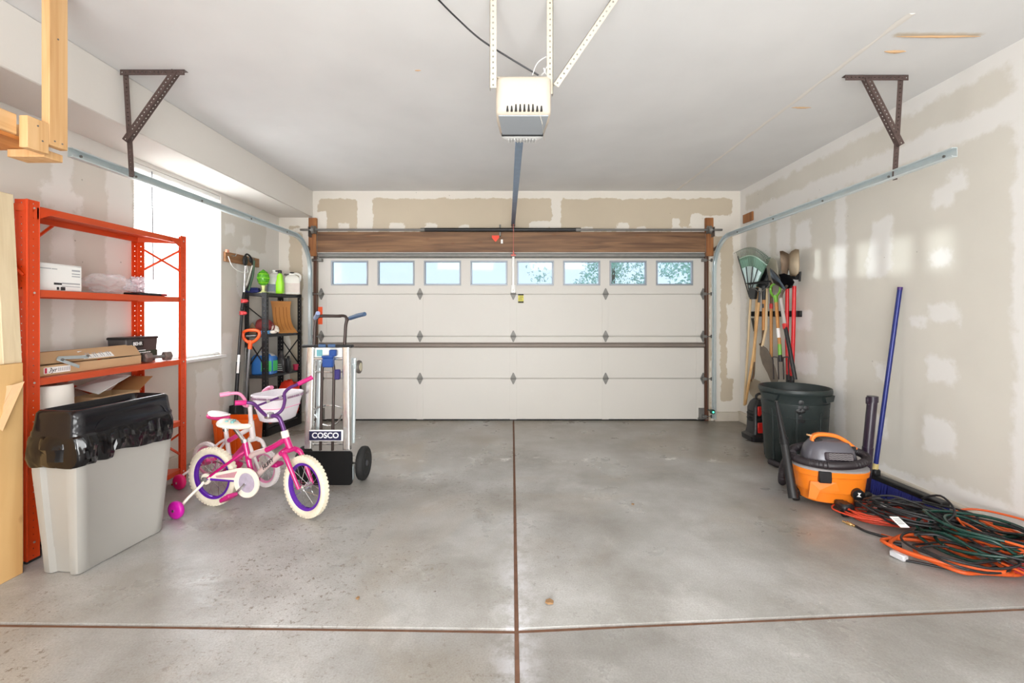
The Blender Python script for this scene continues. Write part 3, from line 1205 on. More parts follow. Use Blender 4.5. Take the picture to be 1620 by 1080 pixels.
def angle_bar(b, p0, p1, n1, n2, w=0.035, pitch=0.026):
    """perforated L bar: two strips meeting along p0-p1, flanges spreading along n1 and n2"""
    n1, n2 = V(n1).normalized(), V(n2).normalized()
    b.perf(V(p0) + n1 * w / 2, V(p1) + n1 * w / 2, w, n2, pitch, hole=0.005)
    b.perf(V(p0) + n2 * w / 2, V(p1) + n2 * w / 2, w, n1, pitch, hole=0.005)


def hanger(lab, Xa, Xb, Y, Xv, Xbr):
    t = thing('track_hanger', ((Xa + Xb) / 2, Y, ZC), lab, 'bracket', 'track hangers')
    b = MB()
    angle_bar(b, (Xa, Y, ZC - 0.001), (Xb, Y, ZC - 0.001), (0, 1, 0), (0, 0, -1))
    b.build('ceiling_bar', m_rust, t)
    b = MB()
    s = 1 if Xv < 0 else -1
    angle_bar(b, (Xv, Y + 0.004, ZC - 0.02), (Xv - s * 0.008, Y + 0.06, 2.235), (s, 0, 0), (0, 1, 0))
    b.build('drop_bar', m_rust, t)
    b = MB()
    d = V((Xv - s * 0.0, Y + 0.02, 2.44)) - V((Xbr, Y - 0.002, ZC - 0.02))
    d.normalize()
    side = d.cross(V((0, 1, 0))).normalized()
    angle_bar(b, (Xbr, Y - 0.004, ZC - 0.02), (Xv + s * 0.01, Y + 0.018, 2.44), side * (1 if side.x * s < 0 else -1), (0, 1, 0))
    b.build('brace', m_rust, t)
    return t


hanger('rusty perforated angle hanger at the soffit holding the left track', -2.49, -2.08, 2.89, -2.475, -2.13)
hanger('rusty perforated angle hanger on the ceiling holding the right track', 2.575, 2.165, 2.955, 2.545, 2.29)
# ------------------------------------------------------------------ storage loft in the near left corner
lf = thing('storage_loft', (-2.4, 2.1, 2.07), 'pine stud and plywood storage loft hung from the ceiling at the upper left', 'loft')
b = MB()
b.box((-2.134, 2.1245, 2.506), (0.038, 0.089, 0.778), bev=0.003)
b.build('hanging_post', m_pine, lf)
b = MB()
b.box((-2.134, 2.033, 2.14), (0.038, 0.093, 0.14), bev=0.002)
b.build('block', m_pine, lf)
b = MB()
b.box((-2.172, 0.99, 2.165), (0.038, 1.98, 0.089), bev=0.003)
b.build('side_beam', m_piney, lf)
b = MB()
b.box((-2.55, 2.10, 2.165), (0.72, 0.038, 0.089), bev=0.003)
b.build('end_beam', m_piney, lf)
b = MB()
b.box((-2.545, 1.05, 2.112), (0.76, 2.14, 0.018), bev=0.001)
b.build('deck', m_deckw, lf)
b = MB()
b.box((-2.235, 2.135, 2.082), (0.17, 0.089, 0.036), bev=0.002)
b.build('cleat', m_pine, lf)
for (y, z) in ((2.03, 2.18), (2.05, 2.12), (2.105, 2.14), (2.14, 2.14), (2.12, 2.62)):
    b = MB()
    b.cyl((-2.116, y, z), (-2.113, y, z), 0.004, n=8)
    b.build('screw_head', m_galvd, lf)

# sheets leaning at the left edge
b = MB()
b.beam((-2.575, 2.335, 1.02), (-2.625, 2.335, 1.965), 0.09, 0.038, up=(1, 0, 0), bev=0.003)
b.beam((-2.575, 2.335, 0.03), (-2.575, 2.335, 1.02), 0.09, 0.038, up=(1, 0, 0))
b.build('pine_plank', m_pale, smooth=30, label='pale knotty pine plank standing upright at the left edge before the orange shelf', cat='plank')
b = MB()
b.box((-2.545, 1.77, 0.545), (0.02, 1.18, 1.09), bev=0.002)
b.build('plywood_sheet', m_ply, label='yellow plywood sheet standing on edge in front of the orange shelf', cat='plywood')
b = MB()
p = [Wp(-30, 612, 2.2), Wp(39, 603, 2.36), Wp(-20, 715, 2.2), Wp(-45, 640, 2.1)]
b.loft([[Wp(-60, 622, 2.18), Wp(22, 608, 2.30), Wp(0, 650, 2.26), Wp(-60, 665, 2.18)], [Wp(-60, 622, 2.185), Wp(22, 608, 2.305), Wp(0, 650, 2.265), Wp(-60, 665, 2.185)]])
b.loft([[Wp(22, 608, 2.30), Wp(39, 603, 2.33), Wp(4, 682, 2.24), Wp(-10, 672, 2.24)], [Wp(22, 608, 2.305), Wp(39, 603, 2.335), Wp(4, 682, 2.245), Wp(-10, 672, 2.245)]])
b.build('cardboard_flap', m_card, label='torn tan cardboard flap hooked over the plywood sheet', cat='cardboard')

# ------------------------------------------------------------------ orange steel shelving
m_or = mat('orange_steel', (214, 68, 18), 0.38, 0.15, var=0.06, scale=5)
m_ord = mat('orange_shelf_deck', (210, 80, 38), 0.4, 0.2, var=0.08)
m_bolt = mat('bright_bolt', (220, 214, 206), 0.3, 0.8)
SX0, SX1 = -2.905, -2.605
SYn, SYf, SK = 2.445, 3.63, -0.10      # near/far front, skew of the back


def sp(u, v, z):
    """u 0 back .. 1 front, v 0 near .. 1 far"""
    return V((SX0 + (SX1 - SX0) * u, SYn + (SYf - SYn) * v + SK * (1 - u), z))


sh = thing('orange_shelving_unit', (-2.755, 3.0, 0), 'tall orange steel shelving unit against the left wall below the window', 'shelf')
zlev = [0.12, 0.50, 0.985, 1.475, 1.935]
ztop = 1.96
for u in (0, 1):
    for v in (0, 1):
        b = MB()
        c = sp(u, v, 0)
        sx = -1 if u else 1
        sy = 1 if v == 0 else -1
        w = 0.062 if v == 0 else 0.052
        b.perf(c + V((sx * w / 2, 0, 0.01)), c + V((sx * w / 2, 0, ztop)), w, (0, 1, 0), pitch=0.0385, hole=0.0038, t=0.002)
        b.perf(c + V((0, sy * w / 2, 0.01)), c + V((0, sy * w / 2, ztop)), w, (1, 0, 0), pitch=0.0385, hole=0.0038, t=0.002)
        # rolled edge bead
        for q in (V((sx * w, 0, 0)), V((0, sy * w, 0))):
            b.cyl(c + q + V((0, 0, 0.01)), c + q + V((0, 0, ztop)), 0.0035, n=6)
        b.cyl(c + V((0, 0, 0.01)), c + V((0, 0, ztop)), 0.006, n=8)
        b.build('post', m_or, sh)
        b = MB()
        b.box(c + V((sx * 0.03, sy * 0.03, 0.006)), (0.075, 0.075, 0.012), bev=0.003)
        b.build('foot', m_or if v else m_black, sh)
for z in zlev:
    b = MB()
    e = 0.008
    top = [sp(0.02, 0.006, z), sp(0.98, 0.006, z), sp(0.98, 0.994, z), sp(0.02, 0.994, z)]
    low = [p - V((0, 0, 0.038)) for p in top]
    lip = [sp(0.06, 0.02, z - 0.038), sp(0.94, 0.02, z - 0.038), sp(0.94, 0.98, z - 0.038), sp(0.06, 0.98, z - 0.038)]
    inn = [p + V((0, 0, 0.034)) for p in lip]
    b.loft([top, low, lip, inn], cap0=True, cap1=True)
    b.build('shelf_panel', m_ord, sh, smooth=20)
    for u in (0, 1):
        for v in (0, 1):
            p = sp(u, v, z - 0.018)
            sx = -1 if u else 1
            b = MB()
            b.cyl(p + V((0.002 - sx * 0.0 + (0.004 if u else 0), (0.03 if v == 0 else -0.03), 0)), p + V(((0.009 if u else -0.003), (0.03 if v == 0 else -0.03), 0)), 0.006, n=6)
            b.build('bolt', m_bolt, sh)
# corner gussets on the top shelf
for v in (0, 1):
    b = MB()
    s = 1 if v == 0 else -1
    p = sp(1, v, zlev[4])
    q = V((0.002, 0, 0))
    tri = [p + V((0, s * 0.05, -0.01)), p + V((0, s * 0.18, -0.01)), p + V((0, s * 0.05, -0.075))]
    b.loft([[t_ - q for t_ in tri], [t_ + q for t_ in tri]])
    b.build('gusset', m_or, sh)
# cross braces, far side and back
for (a, c) in ((sp(0, 1, 1.87), sp(1, 1, 1.66)), (sp(0, 1, 1.66), sp(1, 1, 1.87)), (sp(0, 0, 1.40), sp(0, 0.45, 1.90)), (sp(0.0, 0.05, 0.62), sp(0, 0.95, 1.16)), (sp(0, 0.1, 1.16), sp(0, 0.95, 0.62)), (sp(0.05, 0, 1.86), sp(0.95, 0, 1.55)), (sp(0, 1, 0.18), sp(1, 1, 0.42)), (sp(0, 1, 0.45), sp(1, 1, 0.2))):
    b = MB()
    b.beam(a, c, 0.003, 0.022, up=(1, 0, 0.0) if abs(a.x - c.x) < 0.05 else (0, 1, 0)) if False else b.tube([a, c], 0.009, 6)
    b.build('brace', m_or, sh)


# --- things on the orange shelving
def carton(name, c, size, col, label, cat, rot=0.0, prints=(), group=None, flap=False, labcol=None):
    """closed cardboard carton with seam tape; prints on the +x face: (dy, dz, w, h, material)"""
    M = Matrix.Translation(V(c)) @ Matrix.Rotation(rot, 4, 'Z')
    t = thing(name, c, label, cat, group)
    b = MB(M)
    sx, sy, sz = size
    b.box((0, 0, sz / 2), (sx, sy, sz), bev=min(0.004, sx / 10))
    b.build('body', col, t)
    b = MB(M)
    b.box((-sx * 0.25 - 0.001, 0, sz + 0.0015), (sx * 0.5 - 0.004, sy - 0.003, 0.003))
    b.build('flap', col, t)
    b = MB(M)
    b.box((sx * 0.25 + 0.001, 0, sz + 0.0015), (sx * 0.5 - 0.004, sy - 0.003, 0.003))
    b.build('flap', col, t)
    for (dy, dz, w, h, m_) in prints:
        b = MB(M)
        b.box((sx / 2 + 0.0012, dy, sz / 2 + dz), (0.002, w, h))
        b.build('print', m_, t)
    return t, M


z2, z3, z4 = zlev[3] + 0.001, zlev[2] + 0.001, zlev[1] + 0.001
m_wbox = mat('white_carton', (238, 236, 232), 0.6, var=0.02)
m_grey = mat('print_grey', (170, 170, 172), 0.6, var=0.02)
t, M = carton('white_carton', (-2.755, 2.66, z2), (0.20, 0.30, 0.155), m_wbox, 'white printed carton on the second orange shelf behind the near post', 'box',
              prints=[(0.11, 0.05, 0.05, 0.010, m_grey), (0.11, 0.03, 0.05, 0.006, m_grey), (0.11, 0.015, 0.05, 0.006, m_grey), (0.08, -0.03, 0.11, 0.008, m_grey), (0.0, -0.035, 0.045, 0.012, m_ink), (0.0, -0.062, 0.012, 0.016, m_ink), (0.03, -0.062, 0.026, 0.02, m_ink), (-0.07, 0.05, 0.06, 0.005, m_grey), (-0.02, 0.05, 0.03, 0.005, m_grey), (0.08, -0.047, 0.11, 0.004, m_grey)])
m_dbox = mat('dark_carton', (74, 76, 80), 0.55, var=0.08)
carton('dark_carton', (-2.755, 2.385, z2), (0.165, 0.20, 0.13), m_dbox, 'dark grey and tan carton on the second orange shelf beside the pine plank', 'box',
       prints=[(0, -0.02, 0.2, 0.03, m_cardd), (0, 0.035, 0.2, 0.012, m_grey)])
# crumpled clear bag with a dark tray under it
m_clear = mat('clear_film', (244, 244, 248), 0.16, 0.0, alpha=0.2, var=0.02)


def crumple(c, r, sc, seed, n=20, amp=0.25, f=3.0, flat=None):
    b = MB()
    bmesh.ops.create_icosphere(b.bm, subdivisions=4, radius=1.0)
    for v in b.bm.verts:
        d = v.co.normalized()
        k = 1 + amp * noise.noise(d * f + V((seed, 0, 0))) + amp * 0.5 * noise.noise(d * f * 2.7 + V((0, seed, 0)))
        q = V((d.x * sc[0], d.y * sc[1], d.z * sc[2])) * r * k
        if flat is not None:
            q.z = max(q.z, flat)
        v.co = V(c) + q
    return b


t = thing('plastic_bag', (-2.745, 3.15, z2), 'crumpled clear plastic bag on the second orange shelf', 'bag')
crumple((-2.745, 3.10, z2 + 0.072), 0.10, (0.9, 1.7, 0.62), 3, flat=-0.068, f=3.2, amp=0.42).build('film', m_clear, t, smooth=12)
crumple((-2.73, 3.34, z2 + 0.07), 0.085, (0.9, 0.9, 0.75), 8, flat=-0.045, f=3.0, amp=0.4).build('bunch', mat('clear_film_dense', (240, 238, 246), 0.14, alpha=0.4, var=0.02), t, smooth=12)
t = thing('black_tray', (-2.70, 3.35, z2), 'thin black and red tray under the plastic bag on the orange shelf', 'tray')
b = MB()
b.box((-2.70, 3.33, z2 + 0.010), (0.12, 0.20, 0.020), bev=0.004)
b.build('tray', m_black, t)
b = MB()
b.box((-2.65, 3.45, z2 + 0.010), (0.05, 0.04, 0.018), bev=0.004)
b.build('red_end', mat('dull_red', (150, 52, 50), 0.5), t)

# long open cardboard carton with steel hardware
t = thing('long_carton', (-2.735, 2.86, z3), 'long open cardboard carton on the third orange shelf with white labels', 'box')
b = MB()
L0, L1 = 2.45, 3.28
b.box((-2.63, (L0 + L1) / 2, z3 + 0.03), (0.004, L1 - L0, 0.058))
b.box((-2.86, (L0 + L1) / 2, z3 + 0.055), (0.004, L1 - L0, 0.11))
b.box((-2.745, L1, z3 + 0.03), (0.23, 0.004, 0.06))
b.box((-2.745, L0, z3 + 0.03), (0.23, 0.004, 0.06))
b.box((-2.745, (L0 + L1) / 2, z3 + 0.003), (0.23, L1 - L0, 0.004))
b.build('tray', m_card, t)
b = MB()
ra = [V((-2.650, L0 + 0.02, z3 + 0.066)), V((-2.650, L1 + 0.02, z3 + 0.062)), V((-2.71, L1 + 0.03, z3 + 0.135)), V((-2.71, L0 + 0.01, z3 + 0.125))]
b.loft([ra, [p + V((0.003, 0, 0.003)) for p in ra]])
b.build('lid_flap', m_card, t)
b = MB()
ra = [V((-2.72, L0 + 0.01, z3 + 0.13)), V((-2.72, L1 - 0.2, z3 + 0.13)), V((-2.85, L1 - 0.3, z3 + 0.12)), V((-2.85, L0, z3 + 0.115))]
b.loft([ra, [p + V((0, 0, 0.003)) for p in ra]])
b.build('lid_flap', m_cardd, t)
n_lid = V((0.069, 0, 0.06)).normalized()


def lidp(y, s):
    return V((-2.650 - 0.06 * s + 0.005, y, z3 + 0.066 + 0.063 * s))


b = MB()
q = [lidp(2.865, 0.1), lidp(3.085, 0.1), lidp(3.085, 0.85), lidp(2.865, 0.85)]
b.loft([q, [p + n_lid * 0.002 for p in q]])
lb = b.build('label', m_label, t)
b = MB()
for k in range(12):
    y = 2.885 + k * 0.016
    q = [lidp(y, 0.18), lidp(y + 0.006, 0.18), lidp(y + 0.006, 0.2 + 0.5 * abs(math.sin(k * 2.1))), lidp(y, 0.2 + 0.5 * abs(math.sin(k * 2.1)))]
    b.loft([[p + n_lid * 0.0025 for p in q], [p + n_lid * 0.003 for p in q]])
b.build('label_print', m_grey, t)
b = MB()
b.box((-2.6265, 2.675, z3 + 0.030), (0.002, 0.155, 0.036))
lb = b.build('label', m_label, t)
text('3yr', 0.036, basis((-2.6252, 2.645, z3 + 0.030), (0, 1, 0), y=(0, 0, 1)), m_ink, t, 'lettering', shear=0.3)
b = MB()
b.box((-2.6252, 2.607, z3 + 0.030), (0.0012, 0.012, 0.03))
b.build('red_mark', mat('label_red', (190, 40, 70), 0.5), t)
b = MB()
for k in range(7):
    b.box((-2.6252, 2.682 + k * 0.0105, z3 + 0.030), (0.0012, 0.0045, 0.02))
b.build('label_print', m_grey, t)
# hinge plate and strap pieces lying on the carton
m_zinc = mat('zinc_plate', (196, 212, 214), 0.35, 0.6, var=0.06)
t.location.x -= 0.045
t = thing('hinge_plate', (-2.62, 2.53, z3 + 0.02), 'grey steel hinge plate hanging over the near end of the long carton', 'hinge')
b = MB()
q = [V((-2.617, 2.47, z3 + 0.005)), V((-2.617, 2.545, z3 + 0.01)), V((-2.64, 2.585, z3 + 0.125)), V((-2.64, 2.47, z3 + 0.125))]
b.loft([q, [p + V((0.003, 0, 0.001)) for p in q]])
b.build('plate', m_zinc, t)
for k in range(5):
    b = MB()
    a = V((-2.612 - 0.004 * k, 2.50 + 0.012 * (k % 2), z3 + 0.022 + 0.022 * k))
    b.cyl(a, a + V((0.006, 0.03, 0.006)), 0.004, n=8)
    b.build('screw', m_chrome, t)
t.location.x -= 0.045
t = thing('strap_hinge', (-2.63, 2.8, z3 + 0.05), 'pair of bolted zinc strap bars lying across the long carton', 'hinge')
b = MB()
b.beam(Wp(97, 566, 2.70) + V((0.03, 0, 0)), Wp(142, 564, 2.86) + V((0.03, 0, 0)), 0.024, 0.004, up=n_lid, bev=0.001)
b.build('bar', m_zinc, t)
b = MB()
b.beam(Wp(92, 567, 2.68) + V((0.036, 0, 0)), Wp(128, 580, 2.77) + V((0.036, 0, 0)), 0.026, 0.004, up=n_lid, bev=0.001)
b.build('bar', m_zinc, t)
for p in (Wp(100, 569, 2.70), Wp(140, 563, 2.86)):
    b = MB()
    p = p + V((0.04, 0, 0))
    b.cyl(p, p + n_lid * 0.006, 0.008, n=10)
    b.build('bolt', m_galvd, t)
t.location.x -= 0.045
# black paint pail carton
t = thing('paint_sample_box', (-2.76, 3.32, z3), 'black printed tub behind the long carton on the third orange shelf', 'box')
cx, cy, cz = -2.815, 3.385, z3
b = MB()
b.loft([[V((cx + x * 0.9, cy + y * 0.92, cz)) for x, y in rrect(0.07, 0.145, 0.012)], [V((cx + x, cy + y, cz + 0.17)) for x, y in rrect(0.07, 0.145, 0.012)]])
b.build('body', mat('charcoal_carton', (72, 66, 66), 0.45, var=0.1), t)
b = MB()
b.loft([[V((cx + x, cy + y, cz + h)) for x, y in rrect(0.074 + e, 0.149 + e, 0.012)] for h, e in ((0.170, 0), (0.180, 0.002), (0.188, -0.002))])
b.build('lid', m_black, t)
b = MB()
b.box((cx + 0.071, cy - 0.045, cz + 0.135), (0.006, 0.10, 0.05), bev=0.002)
b.build('badge', m_black, t)
text('BEHR', 0.034, basis((cx + 0.0745, cy - 0.052, cz + 0.138), (0, 1, 0), y=(0, 0, 1)), m_inkw, t, bold=0.0006)
b = MB()
b.box((cx + 0.0705, cy + 0.005, cz + 0.062), (0.003, 0.26, 0.045))
b.build('green_band', mat('dark_green_print', (38, 62, 46), 0.5), t)
b = MB()
for k in range(9):
    b.box((cx + 0.073, cy - 0.11 + k * 0.021, cz + 0.072), (0.002, 0.017, 0.008))
    b.box((cx + 0.073, cy - 0.08 + k * 0.012, cz + 0.088), (0.002, 0.009, 0.006))
b.build('label_print', m_inkw, t)
# hex dumbbell
t = thing('hex_dumbbell', (-2.63, 3.34, z3), 'small grey hex dumbbell at the far end of the third orange shelf', 'dumbbell')
m_iron = mat('cast_iron', (132, 118, 112), 0.4, 0.6, var=0.15)
pa, pb = V((-2.65, 3.46, z3 + 0.036)), V((-2.675, 3.375, z3 + 0.036))
for p, q in ((pa, pa + (pa - pb).normalized() * 0.055), (pb, pb - (pa - pb).normalized() * 0.055)):
    b = MB()
    M = frame(p, q)
    b.lathe([(0.026, 0), (0.038, 0.008), (0.038, 0.046), (0.026, 0.055)], M, n=6)
    b.build('head', m_iron, t, smooth=0)
b = MB()
b.cyl(pa, pb, 0.013, n=12)
b.build('handle', m_galvd, t)
# below: paper towel roll, cartons
t = thing('paper_towel_roll', (-2.69, 2.68, z4), 'white paper towel roll behind the trash bin lid on the orange shelf', 'paper roll')
pc = V((-2.735, 2.70, z4 + 0.16))
b = MB()
M = Matrix.Translation((pc.x, pc.y, z4 + 0.02))
b.lathe([(0.026, 0.0), (0.098, 0.0), (0.102, 0.02), (0.099, 0.255), (0.095, 0.268), (0.026, 0.268)], Matrix.Translation((pc.x, pc.y, z4 + 0.155)), n=28, cap=False)
b.lathe([(0.026, 0.0), (0.026, 0.268)], Matrix.Translation((pc.x, pc.y, z4 + 0.155)), n=28, cap=False)
b.build('roll', mat('paper_white', (246, 238, 228), 0.8, var=0.03, bump=0.1), t)
b = MB()
b.lathe([(0.0255, 0.001), (0.0255, 0.267), (0.022, 0.267), (0.022, 0.001)], Matrix.Translation((pc.x, pc.y, z4 + 0.155)), n=20, cap=False)
b.build('core', m_cardd, t)
carton('brown_carton', (-2.76, 2.72, z4), (0.26, 0.36, 0.15), m_card, 'brown carton under the paper towel roll on the fourth orange shelf', 'box')
t, M = carton('blue_carton', (-2.755, 2.44, z4), (0.165, 0.19, 0.2), mat('navy_carton', (44, 42, 92), 0.5, var=0.05), 'navy carton with white letter on the fourth orange shelf beside the plywood', 'box', prints=[(0, -0.05, 0.19, 0.05, mat('maroon_print', (110, 24, 30), 0.5))])
text('RA', 0.075, basis((-2.6712, 2.405, z4 + 0.125), (0, 1, 0), y=(0, 0, 1)), m_inkw, t)
t = thing('open_carton', (-2.76, 3.10, z4), 'open brown carton with a raised flap on the fourth orange shelf', 'box')
b = MB()
for (c, s_) in (((-2.66, 3.10, z4 + 0.15), (0.004, 0.3, 0.3)), ((-2.86, 3.10, z4 + 0.15), (0.004, 0.3, 0.3)), ((-2.76, 2.95, z4 + 0.15), (0.2, 0.004, 0.3)), ((-2.76, 3.25, z4 + 0.15), (0.2, 0.004, 0.3)), ((-2.76, 3.1, z4 + 0.003), (0.2, 0.3, 0.004))):
    b.box(c, s_)
b.build('body', m_card, t)
b = MB()
q = [V((-2.66, 3.25, z4 + 0.3)), V((-2.86, 3.25, z4 + 0.3)), V((-2.86, 3.37, z4 + 0.38)), V((-2.66, 3.37, z4 + 0.38))]
b.loft([q, [p + V((0, -0.002, 0.003)) for p in q]])
b.build('flap', m_cardd, t)
b = MB()
q = [V((-2.68, 2.95, z4 + 0.32)), V((-2.68, 3.2, z4 + 0.41)), V((-2.84, 3.2, z4 + 0.41)), V((-2.84, 2.95, z4 + 0.36))]
b.loft([q, [p + V((0, -0.002, 0.003)) for p in q]])
b.build('flap', m_wbox, t)
z5 = zlev[0] + 0.001
carton('maroon_carton', (-2.755, 2.46, z5), (0.165, 0.26, 0.20), mat('maroon_carton', (86, 30, 34), 0.5), 'dark red carton on the bottom orange shelf beside the plywood', 'box')
t = thing('black_bag', (-2.72, 2.50, 0), 'black bag on the floor under the orange shelving unit', 'bag')
crumple((-2.755, 2.58, 0.045), 0.11, (0.75, 1.2, 0.45), 5, flat=-0.044, f=2.2, amp=0.25).build('bag', m_black, t)

# ------------------------------------------------------------------ slim grey trash bin
m_bin = mat('grey_bin', (162, 159, 153), 0.42, var=0.03, scale=4)
m_lid = mat('lid_black', (16, 15, 20), 0.17, var=0.1)
m_bag = mat('bag_black', (12, 11, 14), 0.14, var=0.15)
BM = Matrix.Translation((-2.293, 2.585, 0)) @ Matrix.Rotation(math.radians(-6.5), 4, 'Z')
t = thing('slim_trash_bin', (-2.293, 2.585, 0), 'slim grey plastic trash bin with a black lid and black liner before the orange shelf', 'trash bin')


def binsec(a, b_, d_end, d_side):
    """plan outline with channels in the short ends and shallow panels in the long sides"""
    h = []
    cw, m_ = a * 0.46, 0.012
    r = 0.018
    q = [(a - r, -b_), (cw + m_, -b_), (cw, -b_ + d_end), (-cw, -b_ + d_end), (-cw - m_, -b_), (-a + r, -b_), (-a + r * 0.3, -b_ + r * 0.3), (-a, -b_ + r)]
    e = 0.055
    q += [(-a, -b_ + e), (-a + d_side, -b_ + e + 0.012), (-a + d_side, b_ - e - 0.012), (-a, b_ - e)]
    q += [(-a, b_ - r), (-a + r * 0.3, b_ - r * 0.3), (-a + r, b_), (-cw - m_, b_), (-cw, b_ - d_end), (cw, b_ - d_end), (cw + m_, b_), (a - r, b_), (a - r * 0.3, b_ - r * 0.3), (a, b_ - r)]
    q += [(a, b_ - e), (a - d_side, b_ - e - 0.012), (a - d_side, -b_ + e + 0.012), (a, -b_ + e), (a, -b_ + r), (a - r * 0.3, -b_ + r * 0.3)]
    return q


b = MB(BM)
lv = [(0.004, 0.098, 0.243, 0.02, 0.004), (0.012, 0.103, 0.25, 0.024, 0.005), (0.13, 0.109, 0.257, 0.024, 0.006), (0.14, 0.1092, 0.2575, 0.02, 0.006), (0.53, 0.134, 0.283, 0.02, 0.008), (0.56, 0.1345, 0.284, 0.02, 0.001), (0.64, 0.139, 0.288, 0.016, 0.0)]
b.loft([[V((x, y, z)) for x, y in binsec(a_, b_, d1, d2)] for z, a_, b_, d1, d2 in lv])
b.build('body', m_bin, t, smooth=40)
b = MB(BM)
rnd = random.Random(4)
out = rrect(0.142, 0.292, 0.05, 24)
# densify long edges
ol = []
for i in range(len(out)):
    p, q = V((*out[i], 0)), V((*out[(i + 1) % len(out)], 0))
    k = max(1, int((q - p).length / 0.012))
    for j in range(k):
        ol.append(p.lerp(q, j / k))
rings = []
for z, e, am in ((0.735, -0.004, 0.0), (0.715, 0.012, 0.006), (0.69, 0.022, 0.014), (0.665, 0.026, 0.018), (0.64, 0.024, 0.018), (0.615, 0.022, 0.016), (0.592, 0.016, 0.012), (0.58, 0.010, 0.006)):
    ring = []
    for p in ol:
        n_ = V((p.x / 0.142 ** 2, p.y / 0.6 ** 2, 0)).normalized()
        k = noise.noise(V((p.x * 24, p.y * 24, z * 20))) + 0.6 * noise.noise(V((p.x * 60, p.y * 60, z * 34)))
        near = 1.0 if p.y < -0.2 else 0.45
        dz = 0.030 * noise.noise(V((p.x * 7, p.y * 7, 4.0))) * (1 if z < 0.66 else 0.3)
        drop = (0.012 if p.y < -0.2 and z < 0.62 else 0.0) + (0.05 * (p.y + 0.28) / 0.57 if z < 0.66 else 0)
        ring.append(p + n_ * (e + am * k) * (1.4 if near == 1.0 else 0.8) + V((0, 0, z + dz - drop + (0.035 if z < 0.66 and p.y > -0.1 else 0))))
    rings.append(ring)
b.loft(rings, cap0=False, cap1=False)
bag = b.build('liner_bag', m_bag, t, smooth=22)
b = MB(BM)
R = []
for z, a_, b_, r in ((0.715, 0.146, 0.296, 0.05), (0.74, 0.147, 0.297, 0.05), (0.752, 0.141, 0.291, 0.05), (0.80, 0.136, 0.286, 0.05), (0.835, 0.132, 0.282, 0.048), (0.848, 0.122, 0.272, 0.042), (0.850, 0.108, 0.258, 0.036), (0.842, 0.100, 0.250, 0.03), (0.812, 0.094, 0.244, 0.028)):
    R.append([V((x, y, z)) for x, y in rrect(a_, b_, r, 6)])
b.loft(R)
b.build('lid', m_lid, t, smooth=50)
b = MB(BM)
pts = catmull([V((0.1455, -0.20, 0.738)), V((0.1405, -0.17, 0.775)), V((0.1365, -0.10, 0.792)), V((0.1365, 0.14, 0.794)), V((0.1365, 0.20, 0.785)), V((0.1465, 0.225, 0.745))], 6)
b.tube([p + V((0.0015, 0, 0)) for p in pts], 0.0025, 6)
b.build('lid_ridge', m_lid, t)
b = MB(BM)
b.box((0.148, -0.235, 0.585), (0.02, 0.07, 0.014), bev=0.004)
b.build('liner_tab', mat('tab_tan', (196, 170, 140), 0.5), t)
# ------------------------------------------------------------------ black metal shelf in the back left corner
SQ = thing('black_shelving_unit', (-2.76, 5.3, 0), 'small black steel shelving unit in the back left corner', 'shelf')
kA, kB = V((-2.925, 4.98, 0)), V((-2.69, 4.98, 0))        # near back, near front
kC, kD = V((-2.86, 5.60, 0)), V((-2.592, 5.60, 0))        # far back, far front


def kp(u, v, z):
    p = kA.lerp(kB, u).lerp(kC.lerp(kD, u), v)
    return V((p.x, p.y, z))


kz = [0.12, 0.67, 1.12, 1.575]
m_kpost = mat('black_steel', (34, 33, 35), 0.4, 0.3, var=0.15)
for u in (0, 1):
    for v in (0, 1):
        b = MB()
        c = kp(u, v, 0)
        sx = -1 if u else 1
        sy = 1 if v == 0 else -1
        w = 0.048
        b.perf(c + V((sx * w / 2, 0, 0.0)), c + V((sx * w / 2, 0, 1.58)), w, (0, 1, 0), pitch=0.045, hole=0.0058)
        b.perf(c + V((0, sy * w / 2, 0.0)), c + V((0, sy * w / 2, 1.58)), w, (1, 0, 0), pitch=0.045, hole=0.0058)
        b.build('post', m_kpost, SQ)
for z in kz:
    b = MB()
    top = [kp(0.03, 0.01, z), kp(0.97, 0.01, z), kp(0.97, 0.99, z), kp(0.03, 0.99, z)]
    low = [p - V((0, 0, 0.032)) for p in top]
    lip = [kp(0.1, 0.04, z - 0.032), kp(0.9, 0.04, z - 0.032), kp(0.9, 0.96, z - 0.032), kp(0.1, 0.96, z - 0.032)]
    inn = [p + V((0, 0, 0.028)) for p in lip]
    b.loft([top, low, lip, inn])
    b.build('shelf_panel', mat('dark_steel_shelf', (60, 60, 62), 0.35, 0.5, var=0.1), SQ, smooth=20)
b = MB()
b.beam(kp(0.98, 0.02, 0.04), kp(0.98, 0.98, 0.04), 0.02, 0.08)
b.build('kick_rail', m_kpost, SQ)
for a, c in ((kp(0, 0, 1.12), kp(1, 0, 0.75)), (kp(1, 0, 1.05), kp(0, 0, 0.70)), (kp(0.0, 0.98, 0.72), kp(1, 0.98, 1.08)), (kp(1, 0.98, 0.7), kp(0, 0.98, 1.08)), (kp(0, 0, 1.45), kp(0, 0.9, 1.15))):
    b = MB()
    b.beam(a, c, 0.014, 0.003, up=(0, 1, 0) if abs(a.y - c.y) < 0.1 else (1, 0, 0))
    b.build('brace', m_kpost, SQ)


